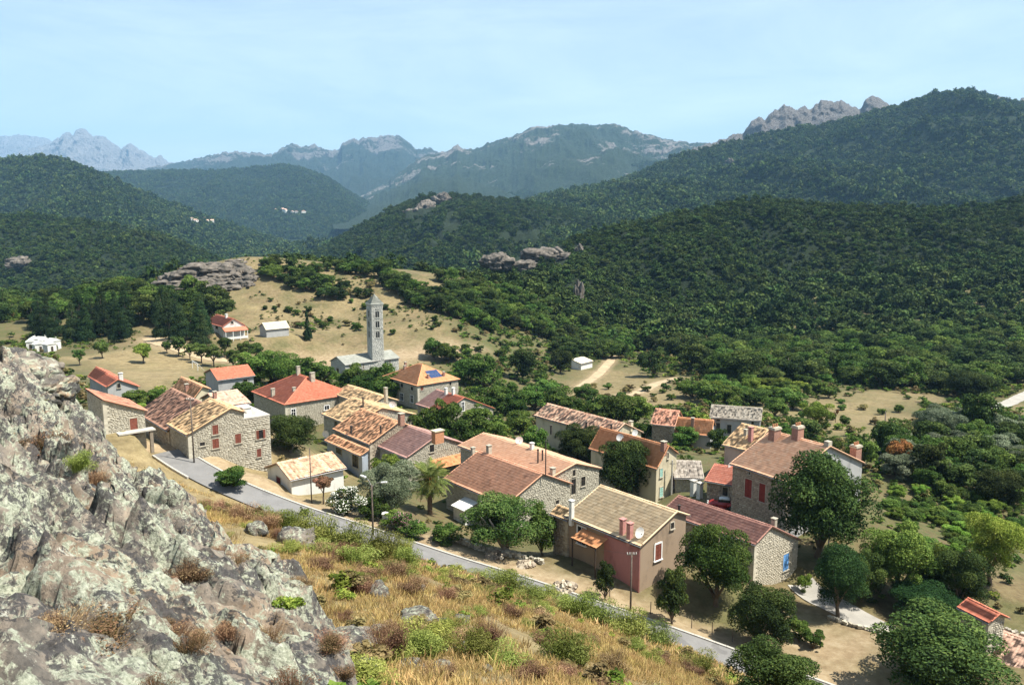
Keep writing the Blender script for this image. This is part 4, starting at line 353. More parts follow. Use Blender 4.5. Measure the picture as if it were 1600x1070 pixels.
HOUSEFAR=[(-692.0,1790.0,42.5),(-681.3,1790.0,38.5),(-673.5,1790.0,33.1),(-656.7,1790.0,39.8),(-648.9,1790.0,34.4),(-638.0,1790.0,33.1),(-995.6,3560.0,57.3),(-971.3,3560.0,54.7),(-958.0,3560.0,49.3),(-933.8,3560.0,46.6),(-912.1,3560.0,46.6),(-882.5,3560.0,44.0)]
CRAG=[(-9.4,560.0,26.9,14.6,6.0),(15.8,590.0,27.8,20.9,7.3),(31.8,610.0,28.6,18.8,7.5),(51.4,640.0,30.0,6.9,5.9),(8.8,570.0,22.0,17.5,5.3),(38.1,470.0,10.5,6.5,10.8),(33.8,460.0,7.3,5.0,5.0),(-120.1,1440.0,79.4,28.8,13.3),(-140.4,1400.0,64.2,36.6,15.1),(-157.4,1380.0,55.9,31.8,10.6),(-94.5,1350.0,49.9,12.5,16.6),(-95.4,1250.0,26.1,15.4,11.5),(-83.2,1300.0,38.5,20.0,12.0),(723.9,2440.0,239.2,18.8,11.3),(588.8,2300.0,193.4,21.2,10.6),(870.6,2300.0,228.9,21.2,10.6),(931.9,1900.0,143.6,17.5,11.7),(878.0,1750.0,105.8,10.8,10.8),(1186.6,2350.0,291.0,50.6,21.7),(1257.4,2350.0,285.8,43.4,18.1),(1300.3,2350.0,297.8,18.1,25.3),(1390.1,2350.0,277.3,36.2,21.7),(1248.6,2250.0,246.7,31.2,13.8),(1152.9,2350.0,272.1,14.5,14.5),(1078.3,2380.0,278.3,14.6,9.2),(1397.6,2400.0,325.5,55.4,18.5),(753.5,2450.0,259.7,26.4,9.4),(-531.6,900.0,5.4,20.8,6.9),(-1696.6,3000.0,205.2,13.8,13.8)]
KN=[(-156.4,377.3,26.7,7.5,3.5),(-148.6,380.1,28.8,7.6,3.5),(-139.9,380.4,29.9,7.6,3.5),(-133.3,382.0,31.0,8.2,3.5),(-144.2,389.3,32.2,7.8,3.6),(-138.3,391.7,33.9,7.2,3.0),(-125.9,386.7,33.0,7.1,3.6),(-126.0,377.3,29.6,6.4,3.5),(-132.0,370.8,27.3,6.8,2.9),(-133.8,366.3,26.0,6.8,2.3),(-141.9,368.1,26.1,7.4,2.3),(-157.0,385.0,28.4,8.9,4.7),(-148.3,385.6,30.4,10.7,5.3),(-139.4,386.0,31.9,11.9,5.9),(-131.0,387.7,33.2,11.9,5.4),(-122.9,380.5,30.8,7.6,4.7),(-131.9,376.5,29.1,11.6,4.1),(-140.9,373.3,27.6,10.3,3.4),(-118.2,369.7,27.4,4.5,3.4),(-130.3,395.1,35.7,6.7,2.4),(-149.9,374.2,27.0,8.6,2.9),(-117.1,375.5,29.2,4.0,2.9),(-125.7,366.3,26.3,7.3,2.8)]
NR=[(-6.92,25.28,49.49,1.24,0.82),(-7.52,83.99,22.04,0.65,0.65),(-2.57,22.44,49.36,0.24,0.21),(-3.4,19.82,50.48,0.7,0.46),(-2.18,17.72,50.87,0.95,0.49),(-1.61,17.75,50.7,0.46,0.33),(-1.28,15.54,51.31,0.36,0.17),(-1.81,13.6,52.08,0.52,0.25),(-1.24,13.59,52.03,0.46,0.23),(-0.88,16.35,50.93,0.5,0.25),(-0.48,14.42,51.55,0.27,0.2),(-2.28,11.93,52.84,0.83,0.46),(-3.96,14.98,51.68,1.15,0.69),(-3.21,14.92,51.72,1.26,0.57),(-2.75,15.89,51.46,0.61,0.32),(-1.26,19.21,50.1,0.44,0.24),(-8.25,25.52,49.71,0.79,0.59)]
BLD={
'hut_left':{'o': (-51.84,103.0,36.37),'g': 40,'sg': 1,'L': 8.0,'prof': [(0.0,0.0),(4.88,-2.09)],'H': 4.6,'wins': [('G',3.45,-4.0,0.94,2.2,'brown_door')],'chims': [],'wall': 'stone','roof': 'canal_red'},
'barn':{'o': (-47.92,113.0,29.83),'g': 40,'sg': 1,'L': 13.54,'prof': [(0.0,0.0),(4.93,2.91)],'H': 3.0,'wins': [],'chims': [],'wall': 'stone_dark','roof': 'canal_brown'},
'gable_house':{'o': (-42.92,107.0,30.88),'g': 40,'sg': 1,'L': 7.35,'prof': [(0.0,0.0),(5.82,2.58),(7.53,1.84)],'H': 2.1,'wins': [('G',3.62,-0.04,0.82,1.32,'brown_shutter'),('G',3.56,-1.95,0.91,1.33,'brown_shutter'),('G',6.68,-1.81,0.84,1.34,'brown_shutter'),('G',1.78,-1.7,0.68,0.51,'dark'),('G',9.95,-1.79,1.35,1.25,'open_brown'),('G',9.57,-4.4,0.65,1.18,'brown_shutter')],'chims': [],'H2': 6.2,'H3': 2.0,'wall': 'stone','roof': 'canal_ochre','par': [(7.48,0.95),(11.28,1.0)]},
'back_roof':{'o': (-44.28,124.0,30.55),'g': 130,'sg': -1,'L': 4.14,'prof': [(0.0,0.0),(5.01,1.1),(8.42,-0.16)],'H': 4,'wins': [],'chims': [(2.79,-0.0,0.61,0.5,0.5,1.1,'brick')],'wall': 'stone','roof': 'canal_pink'},
'orange_roof':{'o': (-58.67,150.0,26.07),'g': 40,'sg': 1,'L': 11.1,'prof': [(0.0,0.0),(1.64,1.83),(2.8,1.3)],'H': 3.5,'wins': [],'chims': [(0.34,4.67,0.38,0.6,0.6,1.2,'brick')],'wall': 'render_cream','roof': 'canal_orange'},
'school_wing':{'o': (-79.64,160.0,26.25),'g': 40,'sg': 1,'L': 12.94,'prof': [(0.0,0.0),(1.52,1.53),(2.9,0.9)],'H': 3.4,'wins': [],'chims': [],'wall': 'render_grey','roof': 'flat_red'},
'school':{'o': (-77.94,157.0,26.69),'g': 40,'sg': 1,'L': 7.44,'prof': [(0.0,0.0),(1.91,1.07),(5.57,-0.77)],'H': 3.2,'wins': [('G',2.04,-0.15,0.58,0.88,'dark')],'chims': [(2.65,0.54,0.7,0.7,0.7,1.3,'white')],'H2': 3.0,'wall': 'render_grey','roof': 'flat_red'},
'red_hall':{'o': (-67.0,186.0,22.1),'g': 130,'sg': -1,'L': 8.36,'prof': [(0.0,0.0),(3.75,1.83),(7.82,0.47)],'H': 4,'wins': [('E',6.34,-1.29,0.99,1.06,'dark')],'chims': [],'wall': 'render_grey','roof': 'flat_red'},
'villa':{'o': (-100.01,285.0,20.66),'g': 40,'sg': 1,'L': 15.09,'prof': [(0.0,0.0),(3.86,2.36),(7.74,-0.23)],'H': 4.6,'wins': [('G',3.39,1.1,0.79,0.78,'dark'),('E',11.08,-0.88,2.2,1.05,'dark'),('E',5.58,-0.76,2.13,1.04,'dark')],'chims': [(3.46,5.12,2.11,0.8,0.8,1.3,'white')],'wall': 'render_white','roof': 'flat_red'},
'beige_house':{'o': (-86.5,290.0,18.94),'g': 130,'sg': -1,'L': 8.41,'prof': [(0.0,0.0),(2.49,1.9),(5.66,0.54)],'H': 3,'wins': [],'chims': [],'wall': 'render_grey','roof': 'flat_beige'},
'church':{'o': (-51.74,254.0,13.01),'g': 130,'sg': -1,'L': 19.41,'prof': [(0.0,0.0),(5.06,1.74),(9.44,-0.11)],'H': 5.0,'wins': [('G',4.9,-2.8,1.43,1.76,'dark'),('E',16.1,-1.49,0.24,1.88,'dark'),('E',6.29,-0.9,0.23,1.74,'dark')],'chims': [],'wall': 'ashlar','roof': 'stone_slab'},
'row_far':{'o': (-28.12,160.0,22.26),'g': 40,'sg': 1,'L': 14.23,'prof': [(0.0,0.0),(3.36,1.25),(6.31,0.1)],'H': 5.5,'wins': [],'chims': [(0.24,-5.92,2.48,0.5,0.7,1.8,'render_grey')],'wall': 'stone','roof': 'canal_ochre'},
'row_mid':{'o': (-28.39,143.0,22.79),'g': 40,'sg': 1,'L': 10.39,'prof': [(0.0,0.0),(6.2,2.06),(13.04,-0.21)],'H': 5.6,'wins': [('E',5.58,-1.05,1.22,1.09,'dark')],'chims': [(3.32,2.14,1.1,0.45,0.45,1.3,'pipe'),(4.71,3.95,1.57,0.35,0.35,1.8,'pipe'),(-1.52,-18.84,4.63,0.8,0.8,1.0,'brick')],'wall': 'stone','roof': 'canal_ochre'},
'row_near':{'o': (-23.12,131.2,22.76),'g': 40,'sg': 1,'L': 11.79,'prof': [(0.0,0.0),(5.44,2.63),(10.24,0.38)],'H': 5.2,'wins': [],'chims': [(0.23,6.48,0.11,0.45,0.6,1.3,'pipe'),(2.26,0.31,1.1,0.35,0.35,1.2,'pipe')],'wall': 'stone_dark','roof': 'canal_orange','noctl': True},
'grey_roof_house':{'o': (-16.45,126.0,22.02),'g': 40,'sg': 1,'L': 11.31,'prof': [(0.0,0.0),(5.57,2.41),(11.3,0.02)],'H': 5.4,'wins': [('G',4.68,0.49,0.86,1.21,'dark'),('E',10.15,-2.74,1.52,2.23,'framed_brown')],'chims': [(1.74,-5.98,4.0,1.6,1.0,1.1,'orange_block')],'H3': 5.2,'wall': 'stone','roof': 'flat_mauve'},
'lean_to':{'o': (-23.85,127.0,22.03),'g': 40,'sg': 1,'L': 11.32,'prof': [(0.0,0.0),(1.23,0.54)],'H': 3.9,'wins': [('E',7.19,-0.92,1.87,1.05,'dark'),('E',1.78,-1.16,1.86,2.04,'dark')],'chims': [],'wall': 'render_blue','roof': 'canal_orange','noctl': True},
'white_shed':{'o': (-28.68,104.0,25.67),'g': 130,'sg': -1,'L': 7.55,'prof': [(0.0,0.0),(3.68,1.24),(7.4,-0.22)],'H': 2.2,'wins': [('G',3.86,-1.91,1.22,2.38,'maroon_door')],'chims': [],'H2': 2.2,'H3': 3.0,'wall': 'render_white','roof': 'canal_stripe'},
'long_front':{'o': (-0.7,104.0,22.36),'g': 40,'sg': 1,'L': 13.53,'prof': [(0.0,0.0),(6.16,2.73),(11.42,0.25)],'H': 5.6,'wins': [('G',9.03,-1.9,0.6,0.55,'dark')],'chims': [(5.27,14.12,2.34,0.5,0.5,0.9,'cap'),(6.42,11.78,2.85,0.6,0.6,1.0,'cap'),(6.26,-0.65,2.78,0.2,0.2,4.5,'pipe')],'H3': 4.6,'wall': 'stone','roof': 'flat_terra'},
'long_rear':{'o': (5.19,110.0,23.88),'g': 40,'sg': 1,'L': 20.57,'prof': [(0.0,0.0),(4.74,1.09),(9.66,-0.6)],'H': 5.6,'wins': [('G',4.6,-0.28,0.53,0.9,'dark'),('G',4.51,-2.24,0.91,2.21,'dark_door'),('G',6.43,-1.9,0.84,1.39,'dark')],'chims': [(1.98,4.66,0.45,0.3,0.3,2.0,'pipe'),(2.86,4.68,0.65,0.3,0.3,1.5,'pipe'),(4.57,8.92,1.05,0.5,0.5,0.9,'white'),(0.66,0.13,0.15,0.6,0.6,0.9,'cap')],'H2': 5.6,'wall': 'stone','roof': 'flat_pink'},
'old_tiles':{'o': (17.14,140.0,21.56),'g': 40,'sg': 1,'L': 19.5,'prof': [(0.0,0.0),(3.23,1.64),(7.89,-0.69)],'H': 5.5,'wins': [('G',2.13,-0.13,0.99,1.28,'pale_shutter')],'chims': [(-2.71,12.33,-1.38,0.45,0.45,1.1,'pipe'),(0.05,6.05,0.03,0.45,0.45,1.1,'pipe'),(1.08,0.94,0.55,0.45,0.45,1.0,'pipe'),(5.21,0.11,0.65,0.6,0.6,0.9,'render_cream')],'wall': 'render_cream','roof': 'canal_old'},
'cream_house':{'o': (21.97,122.0,21.59),'g': 40,'sg': 1,'L': 13.92,'prof': [(0.0,0.0),(2.46,2.87),(4.72,1.32)],'H': 5.8,'wins': [('G',2.59,1.32,0.28,0.92,'dark'),('G',1.25,-4.22,0.76,1.55,'turq_shutter'),('G',1.11,-1.13,0.64,1.33,'turq_shutter'),('G',3.92,-3.16,0.55,1.99,'framed_brown')],'chims': [(1.92,0.29,2.25,0.7,0.7,1.2,'brick')],'wall': 'render_cream','roof': 'flat_orange'},
'pink_house':{'o': (13.67,84.0,25.07),'g': 40,'sg': 1,'L': 11.07,'prof': [(0.0,0.0),(5.62,2.28),(7.55,1.44)],'H': 5.3,'wins': [('G',2.85,-1.62,1.02,1.82,'white_brown'),('G',5.14,0.79,0.55,0.71,'dark'),('E',8.83,-1.77,1.24,2.07,'white_dark')],'chims': [(-0.25,10.28,-0.1,0.45,0.45,2.0,'white'),(0.29,2.84,0.12,0.55,0.5,1.6,'pink'),(0.13,1.66,0.05,0.55,0.5,1.6,'pink')],'H2': 5.0,'H3': 5.0,'wall': 'render_brown','roof': 'flat_straw'},
'pink_wing':{'o': (6.47,92.3,24.78),'g': 40,'sg': 1,'L': 2.4,'prof': [(0.0,0.0),(0.92,0.52)],'H': 4.8,'wins': [],'chims': [],'wall': 'stone_dark','roof': 'canal_ochre','noctl': True},
'blue_shutter_house':{'o': (27.0,88.0,23.59),'g': 40,'sg': 1,'L': 12.77,'prof': [(0.0,0.0),(2.9,1.2),(9.04,-2.0)],'H': 5.0,'wins': [('G',6.54,-4.11,1.17,2.03,'blue_shutter'),('G',6.86,-7.5,1.04,1.32,'blue_shutter')],'chims': [(5.12,0.87,0.04,0.5,0.5,1.1,'render_grey'),(0.58,11.05,0.24,0.4,0.4,0.8,'pipe')],'H2': 5.3,'wall': 'stone_fine','roof': 'flat_maroon'},
'manor':{'o': (35.12,102.0,26.08),'g': 34,'sg': 1,'L': 8.95,'prof': [(0.0,0.0),(8.05,3.25),(15.97,-0.35)],'H': 8.3,'wins': [('E',6.13,-2.72,1.17,2.55,'red_shutter'),('E',3.83,-2.68,1.0,2.51,'red_shutter'),('E',6.06,-0.6,0.27,0.35,'dark')],'chims': [(6.65,7.54,2.69,1.4,1.0,1.7,'brick_big'),(7.88,4.71,3.33,1.3,1.0,1.7,'brick_big'),(17.9,2.32,-1.23,1.3,1.0,2.5,'brick_big')],'H2': 7.0,'wall': 'stone_manor','roof': 'flat_pink','plainG': 1},
'manor_wing':{'o': (37.06,126.0,23.1),'g': 40,'sg': 1,'L': 4.5,'prof': [(0.0,0.0),(4.88,2.46),(7.32,1.51)],'H': 5,'wins': [],'chims': [(1.68,0.89,0.85,0.6,0.6,2.2,'pink'),(2.58,2.43,1.3,0.5,0.5,0.9,'cap')],'wall': 'render_pink','roof': 'canal_ochre','noctl': True},
'red_annex':{'o': (31.47,113.0,21.81),'g': 58,'sg': 1,'L': 4.01,'prof': [(0,0),(4,1.25),(6.5,0.4)],'H': 3.2,'wins': [('E',1.31,-1.18,0.78,1.22,'dark')],'chims': [],'wall': 'stone_dark','roof': 'flat_red2'},
'grey_tile_shed':{'o': (29.16,123.0,19.56),'g': 84,'sg': 1,'L': 3.93,'prof': [(0,0),(4.4,1.25),(5.0,1.0)],'H': 2.2,'wins': [],'chims': [],'wall': 'stone','roof': 'canal_grey'},
'tile_house_small':{'o': (34.03,170.0,15.56),'g': 66,'sg': 1,'L': 4.66,'prof': [(0.0,0.0),(3.85,2.25),(7.24,0.07)],'H': 4.6,'wins': [],'chims': [],'wall': 'stone_dark','roof': 'canal_terra2'},
'tile_house_low':{'o': (41.28,168.0,14.1),'g': 70,'sg': 1,'L': 7.16,'prof': [(0.0,0.0),(2.59,2.46),(6.73,0.4)],'H': 3.2,'wins': [],'chims': [(1.08,3.87,1.03,0.6,0.6,1.8,'brick')],'wall': 'render_grey','roof': 'flat_orange'},
'grey_roof_farm':{'o': (53.29,174.0,15.65),'g': 72,'sg': 1,'L': 10.27,'prof': [(0,0),(4,1.7),(8,0)],'H': 5.0,'wins': [('E',8.7,-2.04,0.81,1.55,'dark'),('E',6.34,-2.47,0.88,1.93,'dark'),('E',8.7,-0.18,0.68,0.43,'dark'),('E',1.5,-0.54,0.53,0.57,'dark')],'chims': [(3.53,3.67,-0.2,0.5,0.5,1.3,'brick')],'wall': 'render_grey','roof': 'canal_greybrown'},
'field_hut':{'o': (26.6,315.0,2.1),'g': 140,'sg': -1,'L': 7.59,'prof': [(0.0,0.0),(4.57,1.1)],'H': 2.6,'wins': [],'chims': [],'wall': 'render_white','roof': 'flat_beige'},
'corner_roof':{'o': (51.08,68.89,16.07),'g': 40,'sg': 1,'L': 9.0,'prof': [(0,0),(5,1.9),(10,0)],'H': 2.6,'wins': [],'chims': [],'wall': 'stone','roof': 'canal_pink','noctl': True},
'corner_red':{'o': (46.54,76.0,20.57),'g': 22.0,'sg': 1,'L': 3.0,'prof': [(0,0),(1.1,0.55),(2.2,0)],'H': 2.2,'wins': [],'chims': [],'wall': 'stone','roof': 'flat_red','noctl': True},
'solar_house':{'o': (-23.16,200.0,17.88),'g': 40,'sg': 1,'L': 15.35,'prof': [(0.0,0.0),(12.35,0.02)],'H': 6.4,'wins': [('E',11.62,-1.1,1.02,1.01,'dark'),('E',7.05,-1.22,1.02,0.96,'dark'),('E',2.47,-1.25,0.95,0.93,'dark'),('E',11.63,-3.95,1.24,1.86,'white_dark'),('E',7.25,-4.17,1.5,1.75,'white_dark'),('E',2.62,-3.91,1.3,1.83,'white_dark'),('G',1.23,-1.01,0.81,0.92,'brown_shutter'),('G',9.83,-0.95,0.6,0.89,'dark')],'chims': [],'hip': True,'wall': 'stone','roof': 'flat_orange'},
'hip_house':{'o': (-45.22,162.0,22.05),'g': 40,'sg': 1,'L': 15.5,'prof': [(0.0,0.0),(15.17,0)],'H': 5.6,'wins': [('G',1.65,-2.09,0.85,1.57,'white_dark'),('G',9.03,-2.14,1.01,0.88,'white_dark')],'chims': [],'hip': True,'wall': 'stone','roof': 'flat_red'},
'split_house':{'o': (-15.37,182.0,15.45),'g': 40,'sg': 1,'L': 10.51,'prof': [(0.0,0.0),(5.7,2.58),(14.26,-1.24)],'H': 4.8,'wins': [('G',5.33,0.53,0.73,2.06,'white_dark'),('G',10.77,-2.11,1.23,1.5,'white_dark'),('E',6.93,0.22,0.66,0.91,'dark'),('E',5.5,0.17,0.65,0.91,'dark')],'chims': [(4.96,5.91,2.24,0.6,0.6,1.5,'white'),(5.56,3.82,2.52,0.6,0.6,1.5,'white')],'H2': 5,'wall': 'stone','roof': 'flat_red'}}
# ---------------------------------------------------------------- helpers
rnd = random.Random(11)
nrg = np.random.default_rng(7)
def _hash(ix, iy, iz, seed):
    h = (ix.astype(np.int64)*374761393 + iy.astype(np.int64)*668265263 + iz.astype(np.int64)*1274126177 + seed*974634241) & 0xffffffff
    h = ((h ^ (h >> 13))*1274126177) & 0xffffffff
    h = ((h ^ (h >> 15))*2246822519) & 0xffffffff
    return ((h ^ (h >> 16)) & 0xffffff)/float(0xffffff)
def vnoise(x, y, z=0.0, seed=0):
    x = np.asarray(x, float); y = np.asarray(y, float); z = np.zeros_like(x)+z
    fx, fy, fz = np.floor(x), np.floor(y), np.floor(z); u, v, w = x-fx, y-fy, z-fz
    u, v, w = u*u*(3-2*u), v*v*(3-2*v), w*w*(3-2*w); r = 0
    for a in (0, 1):
        for b in (0, 1):
            for c in (0, 1):
                r = r + _hash(fx+a, fy+b, fz+c, seed)*(u if a else 1-u)*(v if b else 1-v)*(w if c else 1-w)
    return r*2-1
def fbm(x, y, z=0.0, o=4, seed=0, g=0.5):
    r = 0; a = 1.0; f = 1.0; s = 0
    for i in range(o):
        r = r + a*vnoise(np.asarray(x)*f, np.asarray(y)*f, np.asarray(z)*f, seed+i); s += a; a *= g; f *= 2.03
    return r/s
def ridged(x, y, z=0.0, o=4, seed=0, g=0.5):
    r = 0; a = 1.0; f = 1.0; s = 0
    for i in range(o):
        r = r + a*(1-2*np.abs(vnoise(np.asarray(x)*f, np.asarray(y)*f, np.asarray(z)*f, seed+i))); s += a; a *= g; f *= 2.1
    return r/s
def worley(x, y, z, seed=0):
    x = np.asarray(x, float); y = np.asarray(y, float); z = np.asarray(z, float)+np.zeros_like(x)
    fx, fy, fz = np.floor(x), np.floor(y), np.floor(z); d1 = np.full(x.shape, 9.0); d2 = np.full(x.shape, 9.0); cid = np.zeros(x.shape)
    for a in (-1, 0, 1):
        for b in (-1, 0, 1):
            for c in (-1, 0, 1):
                cx, cy, cz = fx+a, fy+b, fz+c
                px, py, pz = cx+_hash(cx, cy, cz, seed), cy+_hash(cx, cy, cz, seed+1), cz+_hash(cx, cy, cz, seed+2)
                d = np.sqrt((px-x)**2+(py-y)**2+(pz-z)**2); idn = _hash(cx, cy, cz, seed+3)
                m = d < d1; d2 = np.where(m, d1, np.minimum(d2, d)); cid = np.where(m, idn, cid); d1 = np.where(m, d, d1)
    return d1, d2, cid
def tps_fit(pts, lam):
    n = len(pts); xy = pts[:, :2]/100.0
    r2 = ((xy[:, None]-xy[None])**2).sum(-1); A = np.zeros((n+3, n+3))
    A[:n, :n] = 0.5*r2*np.log(r2+1e-12)+lam*np.eye(n); A[:n, n] = 1; A[:n, n+1:] = xy; A[n, :n] = 1; A[n+1:, :n] = xy.T
    b = np.zeros(n+3); b[:n] = pts[:, 2]; return np.linalg.solve(A, b)
def tps_eval(w, pts, x, y):
    xy = pts[:, :2]/100.0; x = np.atleast_1d(np.asarray(x, float)).ravel()/100.0; y = np.atleast_1d(np.asarray(y, float)).ravel()/100.0
    n = len(pts); out = np.empty(len(x))
    for i in range(0, len(x), 8000):
        r2 = (x[i:i+8000, None]-xy[None, :, 0])**2+(y[i:i+8000, None]-xy[None, :, 1])**2
        out[i:i+8000] = (0.5*r2*np.log(r2+1e-12))@w[:n]+w[n]+w[n+1]*x[i:i+8000]+w[n+2]*y[i:i+8000]
    return out
def mesh_np(name, V, Fq, mat=None, smooth=False, tint=None, mats=None, midx=None):
    """one mesh from arrays; Fq int array (n,3) or (n,4), or a list of index tuples"""
    me = bpy.data.meshes.new(name); V = np.asarray(V, np.float32)
    if isinstance(Fq, np.ndarray):
        k = Fq.shape[1]; nf = len(Fq)
        me.vertices.add(len(V)); me.vertices.foreach_set('co', V.ravel())
        me.loops.add(nf*k); me.loops.foreach_set('vertex_index', Fq.astype(np.int32).ravel())
        me.polygons.add(nf); me.polygons.foreach_set('loop_start', np.arange(0, nf*k, k, dtype=np.int32))
        me.update(calc_edges=True)
    else:
        me.from_pydata([tuple(v) for v in V.tolist()], [], [tuple(f) for f in Fq]); nf = len(Fq)
    if tint is not None:
        at = me.attributes.new('tint', 'FLOAT', 'FACE'); at.data.foreach_set('value', np.asarray(tint, np.float32))
    if smooth: me.polygons.foreach_set('use_smooth', np.ones(nf, bool))
    for m in (mats or ([mat] if mat else [])): me.materials.append(m)
    if midx is not None: me.polygons.foreach_set('material_index', np.asarray(midx, np.int32))
    me.update(); return me
def obj(name, me, parent=None, loc=None, rz=None, **props):
    o = bpy.data.objects.new(name, me); COL.objects.link(o)
    if parent: o.parent = parent
    if loc is not None: o.location = loc
    if rz is not None: o.rotation_euler = (0, 0, rz)
    for k, v in props.items():
        if v is not None: o[k] = v
    return o
def thing(name, label, category, loc=(0, 0, 0), rz=0.0, group=None):
    return obj(name, None, None, loc, rz, label=label, category=category, group=group)
class MB:
    """collects boxes, tubes, lathes and faces into one mesh"""
    def __init__(s): s.v = []; s.f = []; s.t = []
    def add(s, vs_, fs, t=0.5):
        b = len(s.v); s.v += [tuple(v) for v in vs_]; s.f += [tuple(i+b for i in f) for f in fs]; s.t += [t]*len(fs); return s
    def box(s, x0, x1, y0, y1, z0, z1, t=0.5):
        return s.add([(x0,y0,z0),(x1,y0,z0),(x1,y1,z0),(x0,y1,z0),(x0,y0,z1),(x1,y0,z1),(x1,y1,z1),(x0,y1,z1)], [(0,3,2,1),(4,5,6,7),(0,1,5,4),(1,2,6,5),(2,3,7,6),(3,0,4,7)], t)
    def obox(s, c, ax, ay, az, hx, hy, hz, t=0.5):
        c = Vector(c); ax, ay, az = Vector(ax)*hx, Vector(ay)*hy, Vector(az)*hz
        return s.add([c-ax-ay-az, c+ax-ay-az, c+ax+ay-az, c-ax+ay-az, c-ax-ay+az, c+ax-ay+az, c+ax+ay+az, c-ax+ay+az], [(0,3,2,1),(4,5,6,7),(0,1,5,4),(1,2,6,5),(2,3,7,6),(3,0,4,7)], t)
    def tube(s, pts, rads, n=8, t=0.5, cap=True):
        pts = [Vector(p) for p in pts]; rings = []; vs_ = []; fs = []
        for i, p in enumerate(pts):
            d = (pts[min(i+1, len(pts)-1)]-pts[max(i-1, 0)]).normalized()
            u = d.orthogonal().normalized() if abs(d.z) < .95 else Vector((1, 0, 0)); u = (u-d*u.dot(d)).normalized(); v = d.cross(u)
            for k in range(n):
                a = 2*math.pi*k/n; vs_.append(p+(u*math.cos(a)+v*math.sin(a))*rads[i])
        for i in range(len(pts)-1):
            for k in range(n): fs.append((i*n+k, i*n+(k+1) % n, (i+1)*n+(k+1) % n, (i+1)*n+k))
        if cap: fs.append(tuple(range(n-1, -1, -1))); fs.append(tuple((len(pts)-1)*n+k for k in range(n)))
        return s.add(vs_, fs, t)
    def lathe(s, prof, n=12, c=(0, 0, 0), t=0.5):
        return s.tube([(c[0], c[1], c[2]+z) for r, z in prof], [max(r, .001) for r, z in prof], n, t)
    def mesh(s, name, mat, smooth=False): return mesh_np(name, np.array(s.v) if s.v else np.zeros((0, 3)), s.f, mat, smooth, s.t)
    def obj(s, name, mat, parent=None, smooth=False, **k): return obj(name, s.mesh(name, mat, smooth), parent, **k)

# ---------------------------------------------------------------- materials
def new_mat(name):
    m = bpy.data.materials.new(name); m.use_nodes = True; nt = m.node_tree
    b = nt.nodes['Principled BSDF']; b.inputs['Specular IOR Level'].default_value = 0.25; b.inputs['Roughness'].default_value = 0.85
    return m, nt, b
def nd(nt, t, **kw):
    n = nt.nodes.new('ShaderNode'+t)
    for k, v in kw.items():
        if k in n.inputs: n.inputs[k].default_value = v
        else: setattr(n, k, v)
    return n
def ramp(nt, fac, stops, interp='LINEAR'):
    r = nt.nodes.new('ShaderNodeValToRGB'); r.color_ramp.interpolation = interp; el = r.color_ramp.elements
    while len(el) < len(stops): el.new(0.5)
    for e, (p, c) in zip(el, stops): e.position = p; e.color = (c[0], c[1], c[2], 1)
    nt.links.new(fac, r.inputs['Fac']); return r.outputs['Color']
def mix(nt, fac, a, b, mode='MIX'):
    m = nt.nodes.new('ShaderNodeMixRGB'); m.blend_type = mode
    for s, v in ((m.inputs['Fac'], fac), (m.inputs['Color1'], a), (m.inputs['Color2'], b)):
        if hasattr(v, 'links') or hasattr(v, 'is_linked'): nt.links.new(v, s)
        elif isinstance(v, (int, float)): s.default_value = v
        else: s.default_value = (v[0], v[1], v[2], 1)
    return m.outputs['Color']
def noise(nt, scale, detail=4, rough=.55, vec=None, dist=0.0):
    n = nd(nt, 'TexNoise', Scale=scale, Detail=detail, Roughness=rough, Distortion=dist)
    if vec is not None: nt.links.new(vec, n.inputs['Vector'])
    return n.outputs['Fac']
def geo_pos(nt): return nd(nt, 'NewGeometry').outputs['Position']
def obj_co(nt): return nd(nt, 'TexCoord').outputs['Object']
def mapv(nt, vec, scale=(1, 1, 1), rot=(0, 0, 0)):
    m = nd(nt, 'Mapping'); m.inputs['Scale'].default_value = scale; m.inputs['Rotation'].default_value = rot; nt.links.new(vec, m.inputs['Vector']); return m.outputs['Vector']
def mrange(nt, v, a, b, c=0.0, d=1.0):
    m = nd(nt, 'MapRange'); m.inputs['From Min'].default_value = a; m.inputs['From Max'].default_value = b; m.inputs['To Min'].default_value = c; m.inputs['To Max'].default_value = d
    nt.links.new(v, m.inputs['Value']); return m.outputs['Result']
def bump(nt, b, h, strength=.5, dist=.05):
    n = nd(nt, 'Bump', Strength=strength, Distance=dist); nt.links.new(h, n.inputs['Height']); nt.links.new(n.outputs['Normal'], b.inputs['Normal'])
def attr(nt, name='tint'): a = nd(nt, 'Attribute'); a.attribute_name = name; return a
MATS = {}
def m_plain(name, col, rough=.8, var=.12, scale=3.0, metal=0.0, spec=.25):
    if name in MATS: return MATS[name]
    m, nt, b = new_mat(name); v = noise(nt, scale, 4, .6, obj_co(nt))
    c = ramp(nt, v, [(.25, [x*(1-var*1.6) for x in col]), (.75, [min(1, x*(1+var)) for x in col])])
    nt.links.new(c, b.inputs['Base Color']); b.inputs['Roughness'].default_value = rough; b.inputs['Metallic'].default_value = metal; b.inputs['Specular IOR Level'].default_value = spec
    MATS[name] = m; return m
